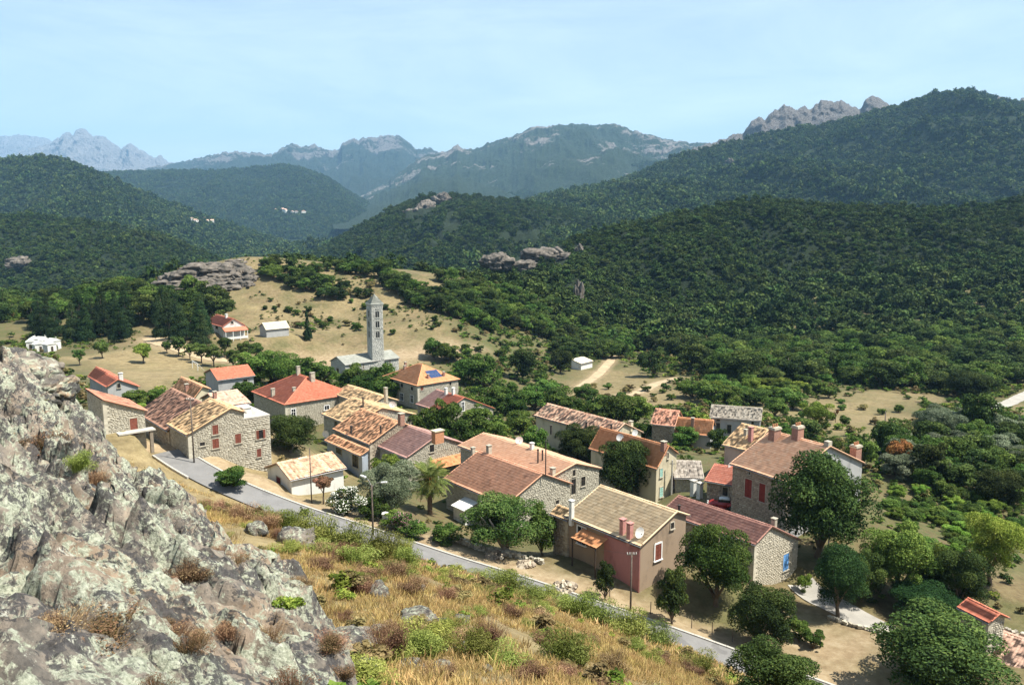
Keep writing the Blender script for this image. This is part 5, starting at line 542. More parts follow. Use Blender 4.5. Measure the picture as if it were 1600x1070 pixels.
def m_tint(name, stops, rough=.85, nscale=1.2, namt=.35, bumps=None, rand=0.0, weather=None):
    """colour from the per-piece 'tint' attribute, worn by noise"""
    if name in MATS: return MATS[name]
    m, nt, b = new_mat(name); t = attr(nt).outputs['Fac']; co = obj_co(nt)
    v = noise(nt, nscale, 5, .65, co)
    mm = nd(nt, 'Math', operation='MULTIPLY_ADD'); nt.links.new(v, mm.inputs[0]); mm.inputs[1].default_value = namt
    s2 = nd(nt, 'Math', operation='SUBTRACT'); nt.links.new(t, s2.inputs[0]); s2.inputs[1].default_value = namt*.5
    nt.links.new(s2.outputs[0], mm.inputs[2]); c = ramp(nt, mm.outputs[0], stops)
    if weather:
        c = mix(nt, mrange(nt, noise(nt, weather[0], 5, .7, co, .4), weather[1], weather[1]+.14, 0, weather[2]), c, weather[3])
    nt.links.new(c, b.inputs['Base Color']); b.inputs['Roughness'].default_value = rough
    bump(nt, b, noise(nt, 14, 4, .6, co), .35, .03)
    MATS[name] = m; return m
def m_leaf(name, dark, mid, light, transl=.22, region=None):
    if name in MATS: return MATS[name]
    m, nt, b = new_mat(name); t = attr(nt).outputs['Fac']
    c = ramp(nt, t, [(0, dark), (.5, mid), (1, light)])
    oin = nd(nt, 'ObjectInfo'); oi = oin.outputs['Random']
    if region:
        rn = noise(nt, region[0], 5, .6, oin.outputs['Location']); r5 = nd(nt, 'Math', operation='FRACT'); m5 = nd(nt, 'Math', operation='MULTIPLY'); nt.links.new(oi, m5.inputs[0]); m5.inputs[1].default_value = 13.7; nt.links.new(m5.outputs[0], r5.inputs[0])
        av = nd(nt, 'Math', operation='ADD'); nt.links.new(mrange(nt, rn, .3, .7, 0, .7), av.inputs[0]); nt.links.new(mrange(nt, r5.outputs[0], 0, 1, 0, .45), av.inputs[1])
        c = mix(nt, mrange(nt, av.outputs[0], .55, 1.0, 0, .8), c, mix(nt, .5, c, region[1]))
    hsv = nd(nt, 'HueSaturation')
    nt.links.new(c, hsv.inputs['Color']); nt.links.new(mrange(nt, oi, 0, 1, .58, 1.36), hsv.inputs['Value'])
    r2 = nd(nt, 'Math', operation='FRACT'); m7 = nd(nt, 'Math', operation='MULTIPLY'); nt.links.new(oi, m7.inputs[0]); m7.inputs[1].default_value = 7.31; nt.links.new(m7.outputs[0], r2.inputs[0])
    nt.links.new(mrange(nt, r2.outputs[0], 0, 1, .478, .515), hsv.inputs['Hue'])
    c2 = hsv.outputs['Color']; nt.links.new(c2, b.inputs['Base Color']); b.inputs['Roughness'].default_value = .7; b.inputs['Specular IOR Level'].default_value = .08
    tr = nd(nt, 'BsdfTranslucent'); nt.links.new(c2, tr.inputs['Color'])
    ms = nd(nt, 'MixShader'); ms.inputs['Fac'].default_value = transl
    nt.links.new(b.outputs['BSDF'], ms.inputs[1]); nt.links.new(tr.outputs['BSDF'], ms.inputs[2])
    nt.links.new(ms.outputs['Shader'], nt.nodes['Material Output'].inputs['Surface']); MATS[name] = m; return m
LEAF = {
 'oak': m_leaf('oak_leaves', (0.017, 0.031, 0.009), (0.046, 0.078, 0.019), (0.109, 0.147, 0.034)),
 'oak_fresh': m_leaf('fresh_leaves', (0.023, 0.050, 0.009), (0.065, 0.121, 0.022), (0.147, 0.209, 0.043)),
 'olive': m_leaf('olive_leaves', (0.054, 0.074, 0.040), (0.132, 0.167, 0.093), (0.248, 0.279, 0.178)),
 'acacia': m_leaf('acacia_leaves', (0.054, 0.093, 0.012), (0.132, 0.194, 0.028), (0.264, 0.310, 0.062)),
 'cedar': m_leaf('cedar_needles', (0.010, 0.026, 0.009), (0.024, 0.058, 0.016), (0.050, 0.100, 0.028)),
 'conifer': m_leaf('conifer_needles', (0.012, 0.026, 0.012), (0.028, 0.056, 0.020), (0.065, 0.099, 0.031)),
 'rust': m_leaf('rust_leaves', (0.078, 0.054, 0.016), (0.217, 0.132, 0.031), (0.310, 0.155, 0.054)),
 'bush_dry': m_leaf('dry_bush_leaves', (0.093, 0.078, 0.028), (0.186, 0.155, 0.062), (0.310, 0.248, 0.109)),
 'bracken': m_leaf('bramble_leaves', (0.046, 0.093, 0.012), (0.116, 0.209, 0.028), (0.202, 0.310, 0.054)),
 'broom': m_leaf('broom_stems', (.07, .095, .018), (.18, .215, .045), (.32, .34, .10), .25),
 'dry_shrub': m_leaf('dry_shrub_twigs', (0.093, 0.054, 0.034), (0.232, 0.139, 0.078), (0.434, 0.310, 0.155), .1),
 'grass': m_leaf('dry_grass', (.20, .138, .050), (.41, .295, .108), (.54, .42, .19), .25),
 'lime': m_leaf('lime_leaves', (0.031, 0.059, 0.012), (0.074, 0.124, 0.028), (0.155, 0.202, 0.054)),
 'red_leaf': m_leaf('reddish_leaves', (0.078, 0.062, 0.023), (0.186, 0.124, 0.062), (0.341, 0.186, 0.109)),
 'palm': m_leaf('palm_fronds', (0.046, 0.070, 0.016), (0.124, 0.163, 0.039), (0.264, 0.279, 0.093), .15),
 'white_flower': m_leaf('white_flowers', (0.500, 0.500, 0.420), (0.700, 0.700, 0.600), (0.800, 0.800, 0.720), .2),
 'pink_flower': m_leaf('pink_flowers', (0.500, 0.250, 0.250), (0.650, 0.360, 0.340), (0.720, 0.500, 0.460), .2),
 'forest': m_leaf('forest_leaves', (.010, .024, .006), (.036, .067, .015), (.086, .126, .030), .12, (.012, (.085, .105, .028))),
}
BARK = m_plain('bark', (.16, .125, .09), .95, .35, 6); PALEBARK = m_plain('pale_bark', (.34, .31, .26), .95, .3, 5)
def m_rock(name, scale=1.0, warmth=.5, rot=0.0, stretch=1.0):
    m, nt, b = new_mat(name); p = obj_co(nt); s_ = scale
    def mv(k, r): return mapv(nt, mapv(nt, p, (1, 1, 1), (0, 0, rot)), (s_*k/stretch, s_*k, s_*k), r)
    pm, pr, pq = mv(1, (0, 0, 0)), mv(1.1, (.15, .1, .1)), mv(1, (.1, .12, .05))
    big = noise(nt, .40, 5, .6, p); b2 = noise(nt, .75, 7, .66, pq, .4); b3 = noise(nt, .8, 7, .66, pr, .5); n1 = noise(nt, 2.2, 8, .68, pm); n2 = noise(nt, 5.0, 9, .74, pm, .5); n3 = noise(nt, 17, 7, .74, pm); n5 = noise(nt, 5.5, 9, .76, pr, .7); n7 = noise(nt, 3.6, 8, .74, pq, .5)
    base = ramp(nt, n1, [(.30, (.062, .056, .048)), (.45, (.135, .12, .10)), (.56, (.225, .19, .15)), (.72, (.34, .28, .21))])
    base = mix(nt, mrange(nt, big, .48, .62, 0, warmth), base, mix(nt, .6, base, (.42, .285, .165)))
    lich = ramp(nt, n3, [(.32, (.13, .142, .10)), (.48, (.285, .30, .22)), (.64, (.47, .48, .37))])
    def addn(a_, b_, k): q = nd(nt, 'Math', operation='MULTIPLY_ADD'); nt.links.new(b_, q.inputs[0]); q.inputs[1].default_value = k; nt.links.new(a_, q.inputs[2]); return q.outputs[0]
    base = mix(nt, mrange(nt, addn(n2, b2, .9), .935, 1.0), base, lich)
    base = mix(nt, mrange(nt, addn(n5, b3, 1.0), 1.0, 1.06, 0, .93), base, ramp(nt, n3, [(.35, (.022, .021, .021)), (.65, (.085, .08, .078))]))
    base = mix(nt, mrange(nt, n7, .62, .67, 0, .9), base, (.45, .445, .36)); base = mix(nt, mrange(nt, noise(nt, 4.0, 7, .7, pr), .65, .70, 0, .7), base, (.25, .135, .065))
    base = mix(nt, mrange(nt, n3, .34, .42, .6, 0), base, (.03, .03, .03))
    nt.links.new(base, b.inputs['Base Color']); b.inputs['Roughness'].default_value = .92
    bump(nt, b, mix(nt, .45, n2, n3), 1.0, .08/scale); MATS[name] = m; return m
ROCK = m_rock('lichen_rock', 1.5, .6, .75, 1.7); BOULDER = m_rock('boulder_rock', .9, .2); WARMROCK = m_rock('warm_rock', .8, 1.0)
def m_crag(name, c0, c1, c2, sc):
    m, nt, b = new_mat(name); p = geo_pos(nt)
    n1 = noise(nt, sc, 7, .65, mapv(nt, p, (1, 1, .5))); c = ramp(nt, n1, [(.3, c0), (.52, c1), (.72, c2)])
    nt.links.new(c, b.inputs['Base Color']); b.inputs['Roughness'].default_value = .95; bump(nt, b, noise(nt, sc*3, 6, .7, p), .8, .6/sc*.1); MATS[name] = m; return m
CRAGM = m_crag('crag_rock', (.03, .032, .026), (.125, .108, .088), (.25, .215, .175), .32)
def m_mount(name, rock, green, thr, sc, bmp):
    """mountain skin: woods broken by bare rock"""
    m, nt, b = new_mat(name); p = geo_pos(nt)
    a = attr(nt, 'rocky').outputs['Fac']; n1 = noise(nt, sc, 8, .66, mapv(nt, p, (1, 1, 1.3)), .4); n2 = noise(nt, sc*5, 6, .7, p)
    r = ramp(nt, n2, [(.3, [x*.35 for x in rock]), (.5, rock), (.72, [min(1, x*1.35) for x in rock])])
    g = ramp(nt, n2, [(.3, [x*.5 for x in green]), (.55, green), (.75, [x*1.6 for x in green])])
    s = nd(nt, 'Math', operation='ADD'); nt.links.new(a, s.inputs[0]); nt.links.new(n1, s.inputs[1])
    c = mix(nt, mrange(nt, s.outputs[0], thr, thr+.10), g, r)
    nt.links.new(c, b.inputs['Base Color']); b.inputs['Roughness'].default_value = .95
    bump(nt, b, n2, 1.0, bmp); MATS[name] = m; return m
HILLM = {
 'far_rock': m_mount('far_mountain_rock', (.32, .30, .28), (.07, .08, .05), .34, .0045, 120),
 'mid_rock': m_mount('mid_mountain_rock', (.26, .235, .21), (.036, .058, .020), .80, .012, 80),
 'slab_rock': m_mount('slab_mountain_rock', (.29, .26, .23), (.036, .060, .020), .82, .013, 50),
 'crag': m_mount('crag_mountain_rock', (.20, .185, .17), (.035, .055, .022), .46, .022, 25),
 'far_forest': m_mount('far_forest_floor', (.2, .18, .14), (.014, .027, .008), 3.0, .02, 5),
 'mid_forest': m_mount('mid_forest_floor', (.22, .2, .16), (.013, .025, .007), 3.0, .03, 4),
 'near_forest': m_mount('near_forest_floor', (.2, .17, .12), (.012, .022, .006), 3.0, .06, 2),
}
# ---------------------------------------------------------------- ground sheet
CTA = np.array(CT, float); WTP = tps_fit(CTA, 2e-4)
def gz0(x, y): return tps_eval(WTP, CTA, x, y)
def polyline_near(x, y, line):
    """distance to a 3D polyline in plan and its height there"""
    x = np.asarray(x, float); y = np.asarray(y, float); best = np.full(x.shape, 1e9); zz = np.zeros_like(best)
    P = np.array(line, float)
    for a, b in zip(P[:-1], P[1:]):
        d = b[:2]-a[:2]; l2 = d@d; t = np.clip(((x-a[0])*d[0]+(y-a[1])*d[1])/l2, 0, 1)
        q = np.hypot(x-a[0]-t*d[0], y-a[1]-t*d[1]); m = q < best; best = np.where(m, q, best); zz = np.where(m, a[2]+t*(b[2]-a[2]), zz)
    return best, zz
def smooth_line(line, step):
    P = np.array(line, float); out = []
    for i in range(len(P)-1):
        p0, p1, p2, p3 = P[max(i-1, 0)], P[i], P[i+1], P[min(i+2, len(P)-1)]
        n = max(2, int(np.linalg.norm(p2-p1)/step))
        for k in range(n):
            t = k/n; out.append(.5*((2*p1)+(-p0+p2)*t+(2*p0-5*p1+4*p2-p3)*t*t+(-p0+3*p1-3*p2+p3)*t**3))
    out.append(P[-1]); return np.array(out)
ROADL = smooth_line(ROADM, 1.0)
def gz(x, y):
    x = np.atleast_1d(np.asarray(x, float)); y = np.atleast_1d(np.asarray(y, float)); sh = x.shape
    z = gz0(x, y).reshape(sh)
    near = np.clip(np.hypot(x, y)/40, .25, 1.0); z = z + fbm(x/9, y/9, 0, 3, 3)*.30*near + fbm(x/2.2, y/2.2, 0, 3, 9)*.10
    d, rz = polyline_near(x, y, ROADL[::3]); w = np.clip((5.2-d)/2.2, 0, 1); w = w*w*(3-2*w)
    return z*(1-w)+(rz-.10)*w
def gz1(x, y): return float(gz([x], [y])[0])
def inpoly(x, y, poly):
    c = np.zeros(x.shape, bool); n = len(poly)
    for i in range(n):
        x1, y1 = poly[i][:2]; x2, y2 = poly[i-1][:2]
        if y1 == y2: continue
        c ^= ((y1 > y) != (y2 > y)) & (x < (x2-x1)*(y-y1)/(y2-y1)+x1)
    return c
def polymask(x, y, poly, soft):
    d, _ = polyline_near(x, y, [p+(0,) if len(p) == 2 else p for p in list(poly)+[poly[0]]]); s = np.where(inpoly(x, y, poly), d, -d)+fbm(x/soft/1.6, y/soft/1.6, 0, 3, 21)*soft
    return np.clip(s/soft*.5+.5, 0, 1)
def graded(a, b, s0, s1, mid):
    out = [a]; 
    while out[-1] < b: out.append(out[-1]+(s0 if abs(out[-1]-mid[0]) < mid[1] else s1))
    return np.array(out)
gx = np.unique(np.round(np.concatenate([np.arange(-460, -90, 4.0), np.arange(-90, 90, 1.0), np.arange(90, 200, 2.5), np.arange(200, 560, 5.0)]), 3))
gy = np.unique(np.round(np.concatenate([np.arange(-40, 0, 2.0), np.arange(0, 130, .8), np.arange(130, 260, 2.0), np.arange(260, 460, 3.0), np.arange(460, 760, 8.0)]), 3))
GX, GY = np.meshgrid(gx, gy); GZ = gz(GX.ravel(), GY.ravel()).reshape(GX.shape)
RKA = np.array(RK, float); WRK = tps_fit(RKA, 1e-6)
ROCKPOLY = [(-30.0, 30.0)]+[(q_[0], q_[1]) for q_ in RK[1:15]]+[(1.4, 5.0), (1.3, 2.0), (2.5, -4.0), (-30.0, -4.0)]
def rock_z(x, y):
    x = np.asarray(x, float); y = np.asarray(y, float); z = tps_eval(WRK, RKA, x, y).reshape(x.shape)
    d, _ = polyline_near(x, y, [q_+(0,) for q_ in ROCKPOLY+[ROCKPOLY[0]]]); return z-np.where(inpoly(x, y, ROCKPOLY), 0, np.minimum(d, 8)*1.5)
def grid_faces(nr, nc):
    i = np.arange(nr-1)[:, None]*nc+np.arange(nc-1)[None]; i = i.ravel(); return np.stack([i, i+1, i+nc+1, i+nc], 1)
gme = mesh_np('ground', np.stack([GX.ravel(), GY.ravel(), GZ.ravel()], 1), grid_faces(len(gy), len(gx)), smooth=True)
fx, fy = GX.ravel(), GY.ravel()
straw = np.zeros(fx.shape); dirt = np.zeros(fx.shape); green = np.clip(.75+.5*fbm(fx/25, fy/25, 0, 3, 66), 0, 1)*np.clip((fy-96)/8, .15, 1)
for poly, s in ((FIELD, 8), (MEADOW, 8), (MEADOW2, 8), (MEADOW3, 8)): straw = np.maximum(straw, polymask(fx, fy, poly, s)*(.95 if poly is FIELD else .62))
near = np.clip((88-fy)/10, 0, 1)*np.clip((fx+75)/20, 0, 1); drd, _ = polyline_near(fx, fy, ROADL[::3])
below = fy < np.interp(fx, ROADL[:, 0], ROADL[:, 1]); gold = np.where(below & (drd > 1.5), 1.0, 0.0)
straw = np.maximum(straw, gold*.9)
knoll = np.clip((fy-268)/20, 0, 1)*np.clip((420-fy)/20, 0, 1)*np.clip((fx+150)/20, 0, 1)*np.clip((-18-fx)/20, 0, 1); straw = np.maximum(straw, knoll*(.36+.85*fbm(fx/9, fy/9, 0, 4, 77)))
yard = np.clip((7.5-drd)/3, 0, 1)*(~below); dirt = np.maximum(dirt, yard*.75)
dirt = np.maximum(dirt, polymask(fx, fy, PLAZA, 6)*.8); dirt = np.maximum(dirt, polymask(fx, fy, YARDR, 3)*.7)
for tl, tw in zip(TRACKS, TRACKW):
    d, _ = polyline_near(fx, fy, tl); dirt = np.maximum(dirt, np.clip((tw*1.1-d)/3, 0, 1)*.7)
vill = np.clip((fy-95)/6, 0, 1)*np.clip((135-fy)/10, 0, 1)*np.clip((fx+62)/8, 0, 1)*np.clip((-20-fx)/8, 0, 1); straw = np.maximum(straw, vill*.8)
green = np.clip(green*(1-.85*knoll)-straw-dirt, 0, 1)
ca = gme.color_attributes.new('zone', 'FLOAT_COLOR', 'POINT'); ca.data.foreach_set('color', np.stack([straw, dirt, green, np.clip(gold, 0, 1)], 1).astype(np.float32).ravel())
gm, nt, b = new_mat('dry_ground'); zc = attr(nt, 'zone'); sep = nd(nt, 'SeparateColor'); nt.links.new(zc.outputs['Color'], sep.inputs['Color'])
p = geo_pos(nt); na = noise(nt, .13, 6, .62, p); nb_ = noise(nt, .9, 7, .66, p); nc_ = noise(nt, 5.0, 6, .7, p)
brown = ramp(nt, nb_, [(.3, (.080, .058, .028)), (.5, (.150, .112, .056)), (.72, (.235, .180, .098))])
strawc = ramp(nt, mix(nt, .5, nb_, nc_), [(.28, (0.123, 0.094, 0.045)), (.46, (0.230, 0.176, 0.086)), (.7, (0.344, 0.275, 0.143))])
nm_ = noise(nt, .36, 6, .68, p, .3); strawc = mix(nt, mrange(nt, nm_, .47, .60, 0, .62), strawc, brown); strawc = mix(nt, mrange(nt, noise(nt, .07, 5, .6, p), .5, .66, 0, .5), strawc, mix(nt, .5, strawc, (.10, .105, .035)))
dirtc = ramp(nt, nb_, [(.3, (0.240, 0.164, 0.092)), (.55, (0.344, 0.260, 0.160)), (.75, (0.424, 0.344, 0.232))])
greenc = ramp(nt, nc_, [(.3, (.025, .038, .010)), (.55, (.060, .080, .020)), (.75, (.115, .125, .040))])
c = mix(nt, mrange(nt, na, .40, .62), brown, mix(nt, .55, brown, greenc))
c = mix(nt, sep.outputs['Blue'], c, mix(nt, mrange(nt, nb_, .42, .58), c, greenc))
c = mix(nt, sep.outputs['Red'], c, mix(nt, mrange(nt, na, .52, .72, 0, .65), strawc, brown)); c = mix(nt, sep.outputs['Green'], c, dirtc)
nt.links.new(c, b.inputs['Base Color']); b.inputs['Roughness'].default_value = .97; bump(nt, b, mix(nt, .5, nb_, nc_), .7, .12)
gme.materials.append(gm); ground_o = obj('ground', gme, kind='structure')
# far base sheet, out to the horizon
fb = MB(); fb.add([(-13000, 560, -60), (13000, 560, -60), (13000, 17500, -60), (-13000, 17500, -60)], [(0, 1, 2, 3)]); fb.obj('valley_floor', HILLM['near_forest'], kind='structure')
# ---------------------------------------------------------------- road, tracks, kerbs
def strip(line, w, dz, side=None, n=5, drape=False):
    P = np.asarray(line, float); T = np.gradient(P[:, :2], axis=0); T /= np.linalg.norm(T, axis=1)[:, None]; N = np.stack([-T[:, 1], T[:, 0]], 1)
    V = []; us = np.linspace(-1, 1, n)
    for u in us:
        q = P.copy(); wv = w/2*(1+.10*fbm(P[:, 0]/3, P[:, 1]/3, u, 2, 5)) if drape else w/2
        q[:, :2] += N*(u*np.asarray(wv).reshape(-1, 1)) if drape else N*u*wv
        q[:, 2] = (gz(q[:, 0], q[:, 1])+dz) if drape else q[:, 2]+dz
        V.append(q)
    V = np.stack(V, 1).reshape(-1, 3); return V, grid_faces(len(P), n)
am, nt, b = new_mat('asphalt'); p = geo_pos(nt); v = noise(nt, .5, 6, .65, p); v2 = noise(nt, 22, 3, .6, p)
c = ramp(nt, v, [(.3, (.15, .145, .135)), (.6, (.205, .198, .185)), (.8, (.255, .245, .225))]); c = mix(nt, .35, c, ramp(nt, v2, [(.3, (.09, .09, .09)), (.7, (.26, .255, .245))])); c = mix(nt, mrange(nt, noise(nt, .22, 3, .5, p), .58, .60, 0, .45), c, (.095, .092, .088)); c = mix(nt, mrange(nt, noise(nt, 1.3, 7, .75, p, 1.0), .60, .66, 0, .5), c, (.30, .27, .22)); nt.links.new(c, b.inputs['Base Color']); bump(nt, b, v2, .3, .01)
V, Fc = strip(ROADL, 4.1, 0.06); V[:, 2] += .05*(1-np.tile(np.linspace(-1, 1, 5)**2, len(ROADL)))
road_o = obj('road', mesh_np('road', V, Fc, am, True), kind='structure')
dm = m_plain('track_dirt', (.40, .31, .19), .97, .22, .35)
pale = m_plain('pale_lane', (.34, .32, .28), .95, .15, .4); conc = m_plain('concrete', (.44, .415, .36), .9, .16, 1.2)
for i, (tl, tw) in enumerate(zip(TRACKS, TRACKW)):
    l = smooth_line(tl, 2.0); V, Fc = strip(l, tw, .09, n=7, drape=True); obj('dirt_track', mesh_np('dirt_track', V, Fc, dm, True), kind='structure')
for l_, w_, n_ in ((LANE, 4.4, 'white_lane'), (LANE2, 3.4, 'grey_lane')):
    l = smooth_line(l_, 1.0); V, Fc = strip(l, w_, .10, n=7, drape=True); obj(n_, mesh_np(n_, V, Fc, pale, True), kind='structure')
kb = MB().box(-.49, .49, -.13, .13, -.2, .13).mesh('kerb_stone', conc)
T = np.gradient(ROADL[:, :2], axis=0); T /= np.linalg.norm(T, axis=1)[:, None]
for i in range(1, len(ROADL)-1):
    t = T[i]; n = (-t[1], t[0]); 
    for sd in ((2.17,) if i > 8 else (2.17, -2.17)):
        q = ROADL[i]; o = obj('kerb_stone', kb, road_o, (q[0]+n[0]*sd, q[1]+n[1]*sd, q[2]+.05)); sl = (ROADL[i+1][2]-ROADL[i-1][2])/max(np.linalg.norm(ROADL[i+1][:2]-ROADL[i-1][:2]), .1)
        o.rotation_euler = (0, -math.atan(sl), math.atan2(t[1], t[0])); o.scale = (float(np.linalg.norm(ROADL[i+1]-ROADL[i-1])/2), 1, 1)
# ---------------------------------------------------------------- hills and mountains
FOREST = []   # (points, size) gathered from the wooded slopes
def in_crag(x, y, z):
    m = np.zeros(x.shape, bool)
    for cx, cy, cz, w, h in CRAG: m |= ((x-cx)/(w*.52))**2+((z-cz)/(h*.6+w*.1))**2 < 1
    return m
for ri, rd in enumerate(RID):
    C = np.array(rd['crest'], float); s = np.concatenate([[0], np.cumsum(np.hypot(np.diff(C[:, 0]), np.diff(C[:, 1])))])
    rocky = rd['mat'] in ('far_rock', 'mid_rock', 'slab_rock', 'crag'); nx = 520 if rocky else 240; nf, nb = (110, 10) if rocky else (60, 12)
    S = np.linspace(0, s[-1], nx); c = np.stack([np.interp(S, s, C[:, k]) for k in range(3)], 1)
    if not rocky:
        k = np.ones(5)/5; zp = np.pad(c[:, 2], 2, mode='edge'); c[:, 2] = np.convolve(zp, k, 'valid')
    else:
        jg = rd['jag']; sx_ = c[:, 0]/(jg*.9); c[:, 2] += jg*.42*(ridged(sx_*.55, 0*sx_, ri, 4, 33, .7)-.55)+jg*.20*np.abs(vnoise(sx_*2.2, 0*sx_, 3.3, 12))
    zb = rd['zb']+CAMZ; rad = c[:, :2]/np.linalg.norm(c[:, :2], axis=1)[:, None]
    hgt = float(np.median(c[:, 2]-zb)); df = rd['df']
    def surf(ci, u, back=False, c=c, rad=rad, zb=zb, df=df, db=rd['db'], hgt=hgt, ri=ri, rocky=rocky, jag=rd['jag']):
        d = (rd['db'] if back else -df)*u; x = ci[:, 0]+ci[:, 3]*d; y = ci[:, 1]+ci[:, 4]*d
        H = ci[:, 2]-zb; z = zb+H*((1-u)**(1.25 if rocky else 1.08))
        sc = hgt*1.3; lat = x/sc; dep = y/sc
        z = z+H*(.40 if rocky else .58)*(ridged(lat*1.35+.3*dep, dep*.5, ri*3.3, 4, 40+ri)-.30)*u*(1-u)*2.2+H*.10*fbm(lat*3.2, dep*3.2, 0, 4, 60+ri)*np.minimum(1, u*4)*(1-u)
        z = z+jag*(ridged(x/(jag*2.0), y/(jag*4.5), z/(jag*4), 5, 80+ri, .62)-.5 if rocky else fbm(x/(jag*5), y/(jag*5), z/(jag*5), 4, 80+ri)*.6)*np.clip(.40+u*5, 0, 1)*(1-u)
        if rocky: y = y-jag*2.4*ridged(x/(jag*1.5), z/(jag*3.2), ri, 4, 120+ri, .6)*np.clip(u*8, 0, 1)*(1-u)
        return np.stack([x, y, z], 1)
    ci = np.concatenate([c, rad], 1); rows = []; us = []
    for k in range(nf, -1, -1): u = (k/nf)**1.35; rows.append(surf(ci, np.full(nx, u))); us.append(np.full(nx, u))
    for k in range(1, nb+1): u = k/nb; rows.append(surf(ci, np.full(nx, u), True)); us.append(np.full(nx, u))
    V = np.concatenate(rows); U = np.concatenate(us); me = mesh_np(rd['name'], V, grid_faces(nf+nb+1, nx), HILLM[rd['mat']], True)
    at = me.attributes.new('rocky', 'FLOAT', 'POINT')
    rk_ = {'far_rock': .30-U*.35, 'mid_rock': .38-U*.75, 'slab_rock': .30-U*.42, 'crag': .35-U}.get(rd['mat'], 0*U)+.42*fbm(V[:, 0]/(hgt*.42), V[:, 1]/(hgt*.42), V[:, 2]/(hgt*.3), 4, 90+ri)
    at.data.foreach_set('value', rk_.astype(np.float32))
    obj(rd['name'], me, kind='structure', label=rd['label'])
    if rd['forest']:
        wdt = s[-1]; sp = {2: 8.2, 1: 4.9}[rd['forest']]; sp = sp*(1.0 if ri != 12 else .80); n = int(wdt*df*.98/sp**2)
        q = nrg.random((n, 2)); Sx = q[:, 0]*s[-1]; uu = q[:, 1]**1.1*.93
        cc = np.stack([np.interp(Sx, S, ci[:, k]) for k in range(5)], 1); P = surf(cc, uu)
        ang = np.degrees(np.arctan2(P[:, 0], P[:, 1])); dist = np.hypot(P[:, 0], P[:, 1])
        keep = (np.abs(ang) < 37) & (fbm(P[:, 0]/(sp*9), P[:, 1]/(sp*9), P[:, 2]/(sp*9), 3, 200+ri)+.25*nrg.random(len(P)) > -.60) & ~in_crag(P[:, 0], P[:, 1], P[:, 2]); P = P[keep]
        FOREST.append((P, sp*1.0, ri))
# ---------------------------------------------------------------- building kit
STONE = m_tint('granite_stones', [(.0, (.24, .215, .17)), (.3, (.36, .33, .26)), (.6, (.45, .415, .325)), (1, (.55, .51, .40))], .9, 2.0, .35)
STONE_WARM = m_tint('warm_stones', [(.0, (.17, .135, .10)), (.35, (.30, .245, .18)), (.7, (.40, .34, .25)), (1, (.50, .44, .33))], .9, 2.0, .35)
STONE_FINE = m_tint('fine_stones', [(.0, (.27, .24, .18)), (.4, (.42, .38, .29)), (1, (.56, .51, .40))], .9, 2.5, .35)
ASHLAR = m_tint('ashlar_stones', [(.0, (.29, .29, .26)), (.5, (.42, .415, .37)), (1, (.54, .53, .47))], .9, .8, .4)
MORTAR = m_plain('mortar', (.42, .38, .295), .95, .25, 2.0); MORTARW = m_plain('earth_mortar', (.24, .20, .15), .95, .25, 2.0)
def rendered(name, col):
    if name in MATS: return MATS[name]
    m, nt, b = new_mat(name); p = obj_co(nt); n1 = noise(nt, .6, 6, .65, mapv(nt, p, (1, 1, .45))); n2 = noise(nt, 9, 5, .65, p)
    c = ramp(nt, n1, [(.26, [x*.5 for x in col]), (.48, col), (.7, [min(.85, x*1.1) for x in col])]); c = mix(nt, mrange(nt, n2, .35, .7, .0, .25), c, [x*.7 for x in col])
    nt.links.new(c, b.inputs['Base Color']); b.inputs['Roughness'].default_value = .92; bump(nt, b, n2, .25, .02); MATS[name] = m; return m
WALLS = {'stone': (MORTAR, STONE, (.14, .24, .22, .52)), 'stone_dark': (MORTARW, STONE_WARM, (.15, .27, .24, .55)), 'stone_fine': (m_plain('sand_mortar', (.42, .38, .29), .95, .2, 2), STONE_FINE, (.14, .24, .2, .45)),
 'stone_manor': (MORTARW, STONE_WARM, (.15, .27, .24, .55)), 'ashlar': (m_plain('ashlar_joint', (.33, .325, .29), .95, .15, 1), ASHLAR, (.34, .40, .55, 1.0)),
 'render_white': (rendered('white_render', (.66, .655, .60)), None, None), 'render_grey': (rendered('grey_render', (.36, .36, .345)), None, None), 'render_cream': (rendered('cream_render', (.54, .48, .335)), None, None),
 'render_blue': (rendered('blue_grey_render', (.36, .40, .44)), None, None), 'render_pink': (rendered('pale_pink_render', (.50, .38, .32)), None, None), 'render_brown': (rendered('brown_render', (.30, .225, .155)), None, None)}
